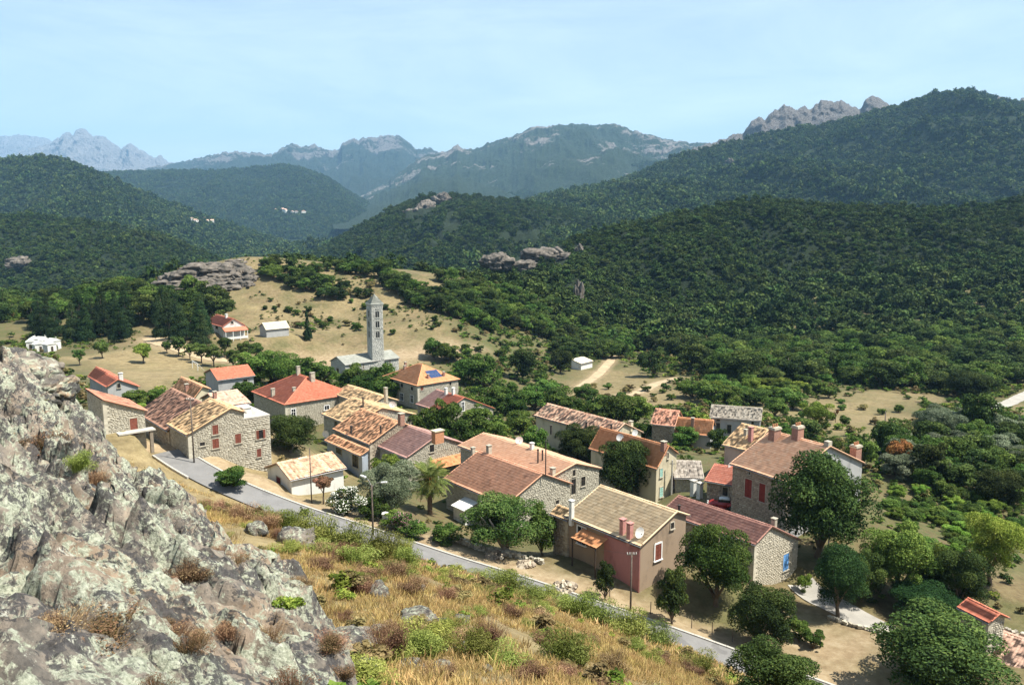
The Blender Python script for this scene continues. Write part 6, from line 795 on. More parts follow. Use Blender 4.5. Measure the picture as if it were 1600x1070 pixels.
def roofmat(key):
    T = {'flat_straw': [(.40, .285, .165), (.50, .375, .225), (.56, .44, .28)], 'canal_red': [(.30, .11, .07), (.42, .19, .12), (.52, .30, .20)], 'canal_brown': [(.20, .10, .068), (.33, .18, .12), (.44, .28, .20)], 'canal_ochre': [(.33, .20, .10), (.50, .33, .175), (.60, .45, .26)],
     'canal_pink': [(.28, .15, .11), (.45, .29, .21), (.58, .42, .31)], 'canal_orange': [(.36, .15, .075), (.50, .26, .14), (.58, .37, .21)], 'canal_stripe': [(.22, .14, .085), (.42, .27, .17), (.60, .46, .32)],
     'canal_terra': [(.28, .12, .085), (.44, .215, .145), (.56, .35, .25)], 'canal_terra2': [(.28, .12, .08), (.46, .22, .14), (.58, .38, .26)], 'canal_straw': [(.43, .34, .175), (.55, .46, .255), (.63, .555, .335)],
     'canal_old': [(.30, .15, .10), (.48, .29, .19), (.58, .45, .31)], 'canal_grey': [(.17, .145, .12), (.33, .285, .235), (.50, .45, .37)], 'canal_greybrown': [(.20, .17, .13), (.32, .28, .22), (.42, .38, .31)],
     'flat_red': [(.36, .105, .060), (.46, .145, .085), (.52, .195, .12)], 'flat_red2': [(.34, .11, .07), (.44, .165, .11), (.50, .22, .155)], 'flat_terra': [(.31, .145, .085), (.40, .20, .12), (.46, .25, .16)],
     'flat_orange': [(.43, .175, .075), (.53, .24, .115), (.58, .30, .16)], 'flat_mauve': [(.205, .115, .095), (.29, .165, .135), (.34, .21, .175)], 'flat_maroon': [(.16, .075, .058), (.23, .115, .088), (.28, .155, .12)],
     'flat_pink': [(.37, .195, .115), (.45, .255, .155), (.51, .32, .21)], 'flat_beige': [(.50, .43, .30), (.58, .51, .37), (.64, .57, .43)], 'stone_slab': [(.22, .225, .195), (.31, .315, .27), (.39, .39, .335)]}[key]
    kf = {'flat_mauve': 1.62, 'flat_terra': 1.5, 'flat_pink': 1.5, 'flat_straw': 1.28, 'flat_maroon': 1.4, 'flat_red': 1.12, 'flat_red2': 1.15, 'flat_orange': 1.15, 'canal_grey': 1.0, 'canal_greybrown': 1.0, 'stone_slab': .95}.get(key, 1.22)
    c_ = .35 if key.startswith('canal') and key not in ('canal_old', 'canal_grey', 'canal_stripe') else .0
    T = [[min(.72, (x*(1-c_)+y*c_)*kf) for x, y in zip(q, T[1])] for q in T]
    return m_tint('roof_'+key, [(0, T[0]), (.45, T[1]), (1, T[2])], .88, .8, .5, weather=(.7, .60, .45 if not key.startswith('flat') else .3, [x*.6 for x in T[0]] if not key.startswith('flat') else [x*.78 for x in T[1]]))
DARKPANE = m_plain('dark_glass', (.018, .019, .021), .25, .1, 1, 0, .5)
WOOD = {'brown': m_plain('brown_paint', (.19, .062, .040), .7, .2, 4), 'maroon': m_plain('maroon_paint', (.15, .025, .028), .7, .2, 4), 'blue': m_plain('blue_paint', (.13, .32, .62), .65, .12, 4), 'red': m_plain('dark_red_paint', (.20, .030, .022), .7, .2, 4),
 'turq': m_plain('turquoise_paint', (.33, .55, .47), .75, .18, 4), 'pale': m_plain('pale_green_paint', (.42, .46, .38), .75, .18, 4), 'white': m_plain('white_paint', (.74, .73, .69), .7, .06, 3), 'dark': m_plain('dark_wood', (.055, .04, .03), .8, .2, 4)}
BRICK = m_plain('chimney_brick', (.34, .19, .14), .9, .3, 5); PINKP = m_plain('pink_plaster', (.46, .22, .19), .9, .2, 3); PIPE = m_plain('dark_pipe', (.055, .045, .04), .7, .2, 3); ORANGE = m_plain('orange_brick', (.48, .23, .12), .9, .2, 4)
GUTTER = m_plain('zinc_gutter', (.24, .23, .225), .55, .15, 2, .4); FASCIA = m_plain('fascia_wood', (.16, .11, .08), .9, .25, 3)
def tile_slope(P, es, eq, Q, lo, hi, style, V, Fc, T, seed):
    """lapped tiles on a plane: P eave origin, es along the eave, eq up the slope"""
    es, eq = Vector(es).normalized(), Vector(eq).normalized(); n = es.cross(eq)
    if n.z < 0: n = -n; flip = True
    else: flip = False
    canal = style.startswith('canal'); slab = style.startswith('stone')
    pitch, row, amp, step = (.30, .44, .060, .030) if canal else ((.7, .55, .0, .03) if slab else (.34, .46, .022, .07))
    s0 = min(lo(0), lo(Q)); s1 = max(hi(0), hi(Q)); nc = max(1, int(round((s1-s0)/pitch))); pitch = (s1-s0)/nc; nr = max(1, int(round(Q/row))); row = Q/nr
    sub = 3 if amp else 1; ss = s0+np.arange(nc*sub+1)*pitch/sub; wave = np.array([0, 1, .72])[np.arange(nc*sub+1) % 3]*amp if amp else np.zeros(nc*sub+1)
    rs = np.random.default_rng(seed); lines = []; jit = rs.normal(0, .012 if canal else .004, (nr, nc+1))
    for r in range(nr):
        jj = np.repeat(jit[r], sub)[:nc*sub+1]; jq = np.repeat(rs.normal(0, .03 if canal else .005, nc+1), sub)[:nc*sub+1]
        lines.append((r*row+jq*(r > 0), wave+step+jj)); lines.append((np.full(nc*sub+1, (r+1)*row-.004), wave*.9+jj*.5))
    Va = []; 
    for q, off in lines:
        sc = np.clip(ss, [lo(min(Q, max(0, a))) for a in q], [hi(min(Q, max(0, a))) for a in q]) if lo(0) != lo(Q) or hi(0) != hi(Q) else ss
        off = off+(.075 if canal else .04)*(fbm(sc/2.6+seed, q/2.2, 0, 2, seed % 50)+.7)
        Va.append(np.array(P)[None]+sc[:, None]*np.array(es)[None]+q[:, None]*np.array(eq)[None]+off[:, None]*np.array(n)[None])
    Va = np.concatenate(Va); f = grid_faces(len(lines), nc*sub+1)
    if flip: f = f[:, ::-1]
    tt = np.clip(.55*rs.beta(1.6, 1.6, (1, nc))+.45*rs.beta(2.2, 2.2, (nr, nc)), 0, 1) if canal else np.clip(rs.normal(.5, .16, (nr, nc)), 0, 1)
    ft = np.concatenate([np.repeat(tt[min(i//2, nr-1)], sub) if i % 2 == 0 else np.full(nc*sub, .08) for i in range(len(lines)-1)])
    a = np.linalg.norm(np.cross(Va[f[:, 2]]-Va[f[:, 0]], Va[f[:, 3]]-Va[f[:, 1]]), axis=1); ok = a > 1e-4
    base = sum(len(v) for v in V); V.append(Va); Fc.append(f[ok]+base); T.append(ft[ok])
def stones(name, mat, parent, org, ex, nrm, t0, t1, zlo, top, openings, size, seed):
    h0, h1, l0, l1 = size; rs = np.random.default_rng(seed); ex, nrm = np.array(ex, float), np.array(nrm, float); org = np.array(org, float); V = []; Fc = []; T = []
    z = zlo; zmax = max(top(t) for t in np.linspace(t0, t1, 40))
    while z < zmax:
        h = rs.uniform(h0, h1); t = t0-rs.uniform(0, l0)
        while t < t1:
            l = rs.uniform(l0, l1); a, b_ = max(t, t0), min(t+l, t1); t += l
            if b_-a < .08: continue
            za, zb_ = min(z+h, top(a)-.03), min(z+h, top(b_)-.03)
            if max(za, zb_)-z < .05: continue
            za, zb_ = max(za, z+.02), max(zb_, z+.02)
            if any(a < o[1] and b_ > o[0] and z < o[3] and max(za, zb_) > o[2] for o in openings):
                o = [o for o in openings if a < o[1] and b_ > o[0] and z < o[3] and max(za, zb_) > o[2]][0]
                if a < o[0]-.1: b_ = o[0]
                elif b_ > o[1]+.1: a = o[1]
                else: continue
            g = .018; d = rs.uniform(.035, .075); i = min(.03, (b_-a)*.2); j = rs.normal(0, .012, 8)
            pts = [(a+g+j[0], z+g), (b_-g+j[1], z+g+j[2]), (b_-g+j[3], zb_-g), (a+g, za-g+j[4])]; cx = sum(p_[0] for p_ in pts)/4; cz = sum(p_[1] for p_ in pts)/4
            bs = len(V)*1; 
            for (x_, z_), dd in [(p_, -.01) for p_ in pts]+[((p_[0]+(cx-p_[0])*i/max(.1, b_-a)*2, p_[1]+(cz-p_[1])*.12), d+rs.normal(0, .008)) for p_ in pts]:
                q = org+ex*x_+nrm*dd; V.append((q[0], q[1], q[2]+z_))
            fl = np.cross(ex, [0, 0, 1])@nrm > 0
            for f in ((4, 5, 6, 7), (0, 1, 5, 4), (1, 2, 6, 5), (2, 3, 7, 6), (3, 0, 4, 7)): Fc.append(tuple(bs+k for k in (f if fl else f[::-1]))); 
            T += [float(np.clip(rs.normal(.5, .17), 0, 1))]*5
        z += h
    if not V: return None
    o = obj(name, mesh_np(name, V, np.array(Fc), mat, False, T), parent, kind='stuff'); return o
def opening(parent, org, ex, nrm, t, z, w, h, typ, seed=0):
    """window or door on a wall face: surround, pane or shutters, sill"""
    ex, nrm, up = Vector(ex), Vector(nrm), Vector((0, 0, 1)); c = Vector(org)+ex*t+up*z; door = 'door' in typ or typ in ('framed_brown',)
    fr = {'white_brown': 'white', 'white_dark': 'white', 'framed_brown': 'white'}.get(typ); wood = 'brown' if 'brown' in typ else typ.split('_')[0]
    m = MB(); fw = .16 if fr else .10; pj = .09 if fr else .075
    for sx in (-1, 1): m.obox(c+ex*sx*(w/2+fw/2)+nrm*pj/2, ex, nrm, up, fw/2, pj/2, h/2+fw)
    m.obox(c+up*(h/2+fw/2)+nrm*(pj/2+.004), ex, nrm, up, w/2+fw*.98, pj/2, fw/2)
    win = m.obj('door' if door else 'window', WOOD['white'] if fr else MORTAR, parent)
    if not door: MB().obox(c-up*(h/2+.06)+nrm*.09, ex, nrm, up, w/2+fw+.05, .10, .05).obj('sill', MORTAR if not fr else WOOD['white'], win)
    def leaf(cx, lw, mat, ang=0):
        k = MB(); e2 = (ex*math.cos(ang)+nrm*math.sin(ang)); n2 = (nrm*math.cos(ang)-ex*math.sin(ang)); k.obox(cx, e2, n2, up, lw/2, .02, h/2-.01)
        for zz in np.linspace(-.38, .38, 4): k.obox(cx+up*h*zz+n2*.028, e2, n2, up, lw/2*.9, .012, h*.035)
        for sx in (-1, 1): k.obox(cx+e2*sx*lw*.42+n2*.03, e2, n2, up, lw*.06, .012, h/2*.96)
        k.obj('shutter', mat, win)
    if 'shutter' in typ or typ == 'white_brown':
        for sx in (-1, 1): leaf(c+ex*sx*w/4+nrm*.03, w/2-.02, WOOD[wood])
    elif typ == 'open_brown':
        MB().obox(c+nrm*.01, ex, nrm, up, w*.22, .012, h/2).obj('pane', DARKPANE, win)
        for sx in (-1, 1): leaf(c+ex*sx*w*.36+nrm*.10, w*.28, WOOD['brown'], -sx*.3)
    elif door and wood != 'dark':
        k = MB(); k.obox(c+nrm*.02, ex, nrm, up, w/2, .02, h/2)
        for sx in (-1, 1):
            for zz in (-.26, .22): k.obox(c+ex*sx*w*.24+up*h*zz+nrm*.045, ex, nrm, up, w*.17, .01, h*.17)
        k.obj('door_leaf', WOOD[wood], win); MB().obox(c+ex*w*.4+nrm*.06, ex, nrm, up, .03, .03, .06).obj('handle', WOOD['dark'], win)
    else:
        MB().obox(c+nrm*.006, ex, nrm, up, w/2, .008, h/2).obj('pane', DARKPANE, win)
        k = MB(); k.obox(c+nrm*.03, ex, nrm, up, .03, .02, h/2-.01)
        if h > 1.1: k.obox(c+nrm*.033+up*h*.12, ex, nrm, up, w/2-.01, .018, .025)
        k.obj('mullion', WOOD['white'] if fr else WOOD['dark'], win)
    return win
def chimney(parent, x, y, z, w, d, h, typ):
    mat = {'brick': BRICK, 'brick_big': BRICK, 'white': WALLS['render_white'][0], 'pink': PINKP, 'pipe': PIPE, 'cap': MORTAR, 'render_grey': MORTAR, 'render_cream': WALLS['render_cream'][0], 'orange_block': ORANGE}[typ]
    m = MB()
    if typ == 'pipe': m.tube([(x, y, z-.4), (x, y, z+h)], [w*.4, w*.38], 10)
    else: m.box(x-w/2, x+w/2, y-d/2, y+d/2, z-.8, z+h)
    ch = m.obj('chimney', mat, parent); k = MB()
    if typ == 'pipe': k.tube([(x, y, z+h-.02), (x, y, z+h+.12), (x, y, z+h+.22)], [w*.42, w*.6, .03], 10); k.obj('cowl', PIPE, ch)
    elif typ == 'brick_big':
        k.box(x-w/2-.1, x+w/2+.1, y-d/2-.1, y+d/2+.1, z+h-.28, z+h-.1); k.box(x-w/2-.03, x+w/2+.03, y-d/2-.03, y+d/2+.03, z+h-.1, z+h+.06); k.obj('chimney_cap', MORTAR, ch)
        for i in range(3): MB().lathe([(.13, h-.02), (.11, h+.45), (.13, h+.48)], 8, (x+(i-1)*w*.3, y, z)).obj('chimney_pot', ORANGE, ch)
    elif typ == 'orange_block': k.box(x-w/2-.12, x+w/2+.12, y-d/2-.12, y+d/2+.12, z+h+.003, z+h+.16); k.obj('chimney_cap', WALLS['render_cream'][0], ch)
    else:
        k.box(x-w/2-.07, x+w/2+.07, y-d/2-.07, y+d/2+.07, z+h+.16, z+h+.24)
        for sx in (-1, 1):
            for sy in (-1, 1): k.box(x+sx*w*.4-.06, x+sx*w*.4+.06, y+sy*d*.4-.06, y+sy*d*.4+.06, z+h-.01, z+h+.162)
        k.obj('chimney_cap', mat if typ in ('white', 'pink') else MORTAR, ch)
    return ch
def dish(label, loc, face, r=.5, group=None):
    t = thing('satellite_dish', label, 'satellite dish', loc, math.atan2(face[1], face[0]), group)
    wm = m_plain('dish_white', (.72, .71, .68), .5, .08, 2); m = MB(); vs_, fs = [], []
    for i in range(5):
        for k in range(16): a = 2*math.pi*k/16; q = r*i/4; vs_.append((.25+.10*(q/r)**2, q*math.cos(a), .9+q*math.sin(a)))
    for i in range(4):
        for k in range(16): fs.append((i*16+k, i*16+(k+1) % 16, (i+1)*16+(k+1) % 16, (i+1)*16+k))
    m.add(vs_, fs); m.add([(v[0]-.03, v[1], v[2]) for v in vs_], [f[::-1] for f in fs]); m.obj('reflector', wm, t, True)
    MB().tube([(0, 0, -.5), (0, 0, .9), (.22, 0, .9)], [.03, .03, .03], 6).obj('mast', GUTTER, t); MB().tube([(.3, 0, .9-r*.9), (.62, 0, .82)], [.015, .015], 5).box(.6, .7, -.04, .04, .78, .88).obj('receiver_arm', GUTTER, t)
    return t
HINFO = {}
def build(key, label, seed, category='house', name='stone_house'):
    b = BLD[key]; ox, oy, oz = b['o']; g = R(b['g']); sg = b['sg']; L = b['L']; H = b['H']; prof = [tuple(q) for q in b['prof']]; deep = max(H, b.get('H2') or 0, b.get('H3') or 0)+2.6
    t = thing(name, label, category, (ox, oy, oz-H), g); zo = H
    wallm, stm, ssz = WALLS[b['wall']]; hip = b.get('hip'); W = prof[-1][0]; y0, y1 = 0.0, sg*L
    P = lambda x, y, z: (x, y, z+zo)
    m = MB(); pr = [(0, 0), (W, 0)] if hip else prof
    n = len(pr); vs_ = [P(x, y0, -deep) for x, z in pr]+[P(x, y0, z-.05) for x, z in pr]+[P(x, y1, -deep) for x, z in pr]+[P(x, y1, z-.05) for x, z in pr]
    fs = []
    for i in range(n-1): fs += [(i, i+1, n+i+1, n+i), (2*n+i+1, 2*n+i, 3*n+i, 3*n+i+1), (n+i, n+i+1, 3*n+i+1, 3*n+i)]
    fs += [(0, n, 3*n, 2*n), (n-1, 3*n-1, 4*n-1, 2*n-1)]
    if sg < 0: fs = [f[::-1] for f in fs]
    m.add(vs_, fs); m.obj('wall', wallm, t)
    def topf(x): return float(np.interp(x, [q[0] for q in pr], [q[1] for q in pr]))
    faces = {'G': ((0, y0, zo), (1, 0, 0), (0, -sg, 0)), 'E': ((0, 0, zo), (0, sg, 0), (-1, 0, 0))}
    ops = {'G': [], 'E': []}
    for wi, (fc, tt, z, w, h, typ) in enumerate(b['wins']):
        if fc == 'E' or hip: z = min(z, -h/2-.42)
        else: z = min(z, topf(min(W, max(0, tt)))-h/2-.3) if 'par' not in b else z
        if fc == 'E': tt = min(max(tt, w/2+.3), L-w/2-.3)
        opening(t, *faces[fc], tt, z, w, h, typ); ops[fc].append((tt-w/2-.12, tt+w/2+.12, z-h/2-.12, z+h/2+.12))
    if stm:
        if not b.get('plainG'): stones('stonework', stm, t, *faces['G'], 0, W, -deep+1.6, topf, ops['G'], ssz, seed)
        stones('stonework', stm, t, *faces['E'], 0, L, -deep+1.6, lambda x: 0, ops['E'], ssz, seed+1)
        k = MB(); zq = -deep+1.6; n_ = 0
        while zq < -.3:
            hq = rnd.uniform(.26, .36); a_, b_ = (.62, .36) if n_ % 2 else (.36, .62); k.box(-.085, a_, min(-.085*sg, b_*sg), max(-.085*sg, b_*sg), zo+zq+.012, zo+min(zq+hq, -.12), rnd.uniform(.5, 1.0)); zq += hq; n_ += 1
        k.obj('quoins', stm, t, kind='stuff')
    # roof
    rm = roofmat(b['roof']); V, Fc, T = [], [], []; ov = .32; ev = .38; dk = MB()
    if hip:
        rise = b.get('rise', 2.9); ins = b.get('inset', W/2); st = b['roof']
        c0, c1, c2, c3 = (-ev, sg*-ev, 0), (W+ev, sg*-ev, 0), (W+ev, sg*(L+ev), 0), (-ev, sg*(L+ev), 0); rl = rise*(1+ev/(W/2))
        r0, r1 = (W/2, sg*ins, rl), (W/2, sg*(L-ins), rl); zoff = -rise*ev/(W/2)+.05
        for a_, b2, ra, rb in ((c0, c1, r0, r0), (c1, c2, r0, r1), (c2, c3, r1, r1), (c3, c0, r1, r0)):
            A, Bv = Vector(a_), Vector(b2); es = (Bv-A); ln = es.length; es.normalize(); q = Vector(ra)-A; sA = q.dot(es); eq = q-es*sA; Q = eq.length; eq.normalize(); sB = (Vector(rb)-A).dot(es)
            tile_slope((A.x, A.y, A.z+zo+zoff), es, eq, Q, lambda qq, sA=sA, Q=Q: sA*qq/Q, lambda qq, sB=sB, Q=Q, ln=ln: ln+(sB-ln)*qq/Q, st, V, Fc, T, seed+7)
            dk.tube([(A.x, A.y, zo+zoff+.03), (Vector(ra).x, Vector(ra).y, rl+zo+zoff+.05)], [.11, .11], 6)
        dk.tube([(r0[0], r0[1], rl+zo+zoff+.06), (r1[0], r1[1], rl+zo+zoff+.06)], [.12, .12], 6)
        dk.obj('ridge_tiles', rm, t); k = MB(); zz = zo+zoff-.09; k.add([(c[0], c[1], zz) for c in (c0, c1, c2, c3)]+[(c[0], c[1], zz+.12) for c in (c0, c1, c2, c3)], [(0, 1, 2, 3), (0, 1, 5, 4), (1, 2, 6, 5), (2, 3, 7, 6), (3, 0, 4, 7)]); k.obj('eaves', FASCIA, t)
    else:
        for i in range(len(prof)-1):
            (xa, za), (xb, zb_) = prof[i], prof[i+1]; up_ = zb_ >= za; lx, lz, hx, hz = (xa, za, xb, zb_) if up_ else (xb, zb_, xa, za)
            d = Vector((hx-lx, 0, hz-lz)); ln = d.length; d.normalize(); el = ev if (i == 0 if up_ else i == len(prof)-2) else 0; eh = .2 if len(prof) == 2 else .0
            p0 = Vector((lx, 0, lz))-d*el; Q = ln+el+eh; yy0 = -ov*sg; es = Vector((0, sg, 0))
            tile_slope((p0.x, yy0, p0.z+zo+.06), es, d, Q, lambda q: 0, lambda q: L+2*ov, b['roof'], V, Fc, T, seed+7+i)
            nn = Vector((-d.z, 0, d.x)); nn = nn if nn.z > 0 else -nn; cc = p0+d*Q/2; dk.obox((cc.x, sg*L/2, cc.z+zo-.02), d, (0, sg, 0), nn, Q/2-.01, L/2+ov-.02, .055)
            if el: MB().tube([(p0.x-d.x*.06, yy0, p0.z+zo-.02), (p0.x-d.x*.06, sg*(L+ov), p0.z+zo-.02)], [.07, .07], 6).obj('gutter', GUTTER, t)
        dk.obj('roof_deck', FASCIA, t)
        zi = max(range(len(prof)), key=lambda k: prof[k][1]); 
        if 0 < zi < len(prof)-1:
            k = MB(); yy = -ov
            while yy < L+ov: k.tube([(prof[zi][0], sg*yy, prof[zi][1]+zo+.05), (prof[zi][0], sg*min(yy+.46, L+ov), prof[zi][1]+zo+.08)], [.12, .14], 8, rnd.random()); yy += .44
            k.obj('ridge_tiles', rm, t)
        # verge tiles on the gable ends
        for ye in (-ov+.05, L+ov-.05):
            MB().tube([(q_[0], sg*ye, q_[1]+zo+.09) for q_ in prof], [.085]*len(prof), 6, .6).obj('verge_tiles', rm, t)
    obj('roof', mesh_np('roof', np.concatenate(V), np.concatenate(Fc), rm, False, np.concatenate(T)), t)
    for (x, y, z, w, d, h, typ) in b['chims']: chimney(t, x, sg*y, z+zo, w, d, h, typ)
    HINFO[key] = (t, sg, L, W, zo, prof); return t
def wpt(key, x, y, z):
    """a point given in a building's own frame (x across the gable, y along, z from the eave) -> world"""
    b = BLD[key]; g = R(b['g']); yy = y*b['sg']; o = b['o']; return (o[0]+x*math.cos(g)-yy*math.sin(g), o[1]+x*math.sin(g)+yy*math.cos(g), o[2]+z)
HL = [('hut_left','stone hut with a brown door and a terrace slab, behind the rock'),('barn','long barn with mottled brown tile roof left of the stone gable house'),('gable_house','stone gable house with closed brown shutters at the top of the road'),('back_roof','house with a pink tiled roof behind the stone gable house'),
('orange_roof','small house with an orange roof showing behind the barn'),('school_wing','low red roofed wing left of the grey gabled house by the playing field'),('school','grey gabled house with red roof beside the playing field'),('red_hall','long hall with bright red roof at the corner of the playing field'),
('villa','white villa with red roof among the dark conifers'),('beige_house','low house with beige roof right of the white villa'),('row_far','farthest house of the stone row with an ochre tiled roof'),('row_mid','ochre roofed stone house with a tall brick chimney, middle of the row'),
('row_near','house with patched orange tile roof joined to the mauve roofed house'),('grey_roof_house','stone gable house with mauve tile roof and orange block chimney'),('lean_to','blue grey lean-to house front under a strip of orange tiles'),('white_shed','white shed with striped tile roof and dark red door beside the road'),
('long_front','stone house with broad terracotta roof right of the palm'),('long_rear','stone house with partly ruined tile roof behind the broad terracotta roof'),('old_tiles','long house with patchy old tile roof behind the tall dark trees'),('cream_house','cream gabled house with orange roof and turquoise shutters'),
('pink_house','house with straw coloured roof, pink front and orange canopy'),('pink_wing','small stone wing at the left end of the straw coloured roof'),('blue_shutter_house','stone house with dark maroon roof and blue shutters'),('manor','large stone house with pink tile roof and big brick chimneys'),
('manor_wing','small ochre roofed wing behind the large pink tile roof'),('red_annex','small annex with plain red roof left of the large stone house'),('grey_tile_shed','low shed with grey striped tiles behind the cream house'),('tile_house_small','small dark house with red tile roof left of the parasol'),
('tile_house_low','low house with orange roof behind the pale parasol'),('grey_roof_farm','grey farmhouse with grey brown tile roof beside the field'),('field_hut','lone white hut beside the dirt track'),('corner_roof','tiled roof house cut off by the lower right edge'),('corner_red','tiny building with red roof beside the curved wall'),
('solar_house','two storey house with orange hipped roof and solar panel'),('hip_house','stone house with red hipped roof left of the church'),('split_house','stone house with red roof in front of the solar panel house')]
BLD['solar_house']['rise'] = 3.4; BLD['solar_house']['inset'] = 6.9; BLD['hip_house']['rise'] = 3.6; BLD['hip_house']['inset'] = 5.5
for i, (k, l) in enumerate(HL): build(k, l, 100+i*13, 'shed' if k in ('white_shed', 'grey_tile_shed', 'field_hut', 'hut_left') else ('barn' if k == 'barn' else 'house'), {'white_shed': 'shed', 'grey_tile_shed': 'shed', 'field_hut': 'hut', 'hut_left': 'hut', 'barn': 'barn', 'villa': 'villa'}.get(k, 'house'))
ch = build('church', 'long stone church with slab roof at the foot of the bell tower', 700, 'church', 'church')
# ---------------------------------------------------------------- vegetation kit
def crown(name, mat, seed, nleaf, leaf, nb=26, cs=.25, flat=1.0, cone=False, gappy=.0, up=.0, narrow=1.0, droop=0.0):
    """leaf clumps through a crown volume; unit tree: width 1, height 1, foot at origin"""
    rs = np.random.default_rng(seed); rx = .5; rz = (1-cs)/2; cz = cs+rz
    C = []; Rb = []
    while len(C) < nb:
        v = rs.normal(size=3); v /= np.linalg.norm(v); r = rs.random()**.42*rs.uniform(.75, 1.18)
        if cone:
            h = rs.random()**1.15; rad = ((1-h)**.8*.34+.02)*narrow*math.sqrt(rs.random()*.7+.3); a = rs.random()*6.283; C.append((math.cos(a)*rad, math.sin(a)*rad, cs+(1-cs)*h*.93)); Rb.append((.07+.15*(1-h))*narrow); continue
        p = v*r*.70; p[2] = max(p[2], -.80)*(1.0 if p[2] > 0 else 1.18)
        C.append((p[0]*rx*1.04, p[1]*rx*1.04, cz+p[2]*rz*1.05*flat)); Rb.append(rs.uniform(.17, .42)*rx*(1.12-.45*r))
    C = np.array(C); Rb = np.array(Rb); w = Rb**2; w /= w.sum(); bi = rs.choice(nb, nleaf, p=w)
    v = rs.normal(size=(nleaf, 3)); v /= np.linalg.norm(v, axis=1)[:, None]; v[:, 2] = np.where(v[:, 2] < -.35, -v[:, 2], v[:, 2])
    rr = Rb[bi]*(.72+.38*rs.random(nleaf)**.6); asp = np.array([1, 1, max(.55, min(1.6, rz/rx*.9))]) if not cone else np.array([1, 1, .5])
    p = C[bi]+v*rr[:, None]*asp; p = p+rs.normal(0, leaf*.4, p.shape)
    nrm = v*.75+rs.normal(0, .55, v.shape); nrm[:, 2] += .25-droop; nrm /= np.linalg.norm(nrm, axis=1)[:, None]
    a = np.cross(nrm, rs.normal(size=v.shape)); a /= np.linalg.norm(a, axis=1)[:, None]; b = np.cross(nrm, a)
    s = leaf*rs.uniform(.6, 1.35, nleaf)[:, None]; V = np.stack([p-a*s*.95, p-b*s*.55, p+a*s*.95, p+b*s*.55], 1)
    V[:, 1] += nrm*s*.18; V[:, 3] += nrm*s*.18; V = V.reshape(-1, 3)
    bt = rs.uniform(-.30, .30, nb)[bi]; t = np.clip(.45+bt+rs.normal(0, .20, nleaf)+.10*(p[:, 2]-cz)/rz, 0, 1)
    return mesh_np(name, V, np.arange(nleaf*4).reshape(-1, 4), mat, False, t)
def trunk(name, mat, seed, cs=.25, r=.035, limbs=6, top=.75, spread=.30):
    rs = random.Random(seed); m = MB(); b = (rs.uniform(-.03, .03), rs.uniform(-.03, .03)); m.tube([(0, 0, -.06), (b[0]*.4, b[1]*.4, cs*.5), (b[0], b[1], cs), (b[0]*1.5, b[1]*1.4, (cs+top)/2), (b[0]*2, b[1], top)], [r*1.35, r*1.02, r*.85, r*.5, r*.16], 7)
    for i in range(limbs):
        a = i*2.4+rs.random(); z0 = cs*(.75+.5*rs.random()); z1 = cs+(1-cs)*rs.uniform(.3, .65); q = spread*rs.uniform(.7, 1.15)
        m.tube([(b[0], b[1], z0), (b[0]+math.cos(a)*q*.5, b[1]+math.sin(a)*q*.5, (z0+z1)/2+.02), (b[0]+math.cos(a)*q, b[1]+math.sin(a)*q, z1)], [r*.6, r*.4, r*.12], 5)
    return m.mesh(name, mat, True)
KIND = {  # leaf material, clumps, crown start, flags, bark
 'oak': dict(m='oak', nb=34, cs=.03), 'oak_fresh': dict(m='oak_fresh', nb=34, cs=.03), 'oak_open': dict(m='oak', nb=24, cs=.08, dens=.7), 'chestnut': dict(m='oak', nb=60, cs=.04, dens=1.3), 'cedar': dict(m='cedar', nb=40, cs=.14),
 'acacia': dict(m='acacia', nb=34, cs=.14, dens=.95), 'olive': dict(m='olive', nb=30, cs=.05, dens=1.1), 'fig': dict(m='lime', nb=30, cs=.12, dens=.62, bark=1), 'lollipop': dict(m='lime', nb=24, cs=.30), 'lollipop_y': dict(m='acacia', nb=24, cs=.24), 'lollipop_red': dict(m='red_leaf', nb=18, cs=.46),
 'bush': dict(m='oak_fresh', nb=16, cs=.02), 'bush_dry': dict(m='bush_dry', nb=14, cs=.02), 'bracken': dict(m='bracken', nb=18, cs=.0), 'rust': dict(m='rust', nb=26, cs=.06), 'conifer': dict(m='conifer', nb=42, cs=.06, cone=True), 'cypress': dict(m='conifer', nb=36, cs=.04, cone=True, narrow=.8), 'snag': dict(m='rust', nb=4, cs=.5, dens=.12)}
_crowns, _trunks = {}, {}
def tree_mesh(kind, lod, var):
    k = (kind, lod, var)
    if k not in _crowns:
        K = KIND[kind]; n, lf = {'h': (36000, .0122), 'm': (8200, .025), 'l': (1900, .053)}[lod]
        if kind in ('olive', 'acacia', 'conifer', 'cypress', 'cedar'): n = int(n*1.35); lf *= .82
        _crowns[k] = crown('crown', LEAF[K['m']], hash_s(kind)+var*17+len(lod), int(n*K.get('dens', 1)), lf, int(K['nb']*(1.5 if lod == 'h' else 1)), K['cs'], cone=K.get('cone', False), narrow=K.get('narrow', 1))
    if (kind, var) not in _trunks: _trunks[(kind, var)] = trunk('trunk', PALEBARK if KIND[kind].get('bark') else BARK, hash_s(kind)+var, max(.08, KIND[kind]['cs']), .030 if kind != 'fig' else .045, 6 if kind != 'fig' else 11, .8 if kind != 'snag' else .95, .30 if not KIND[kind].get('cone') else .12)
    return _crowns[k], _trunks[(kind, var)]
def hash_s(s): return sum(ord(c)*(i+3) for i, c in enumerate(s))
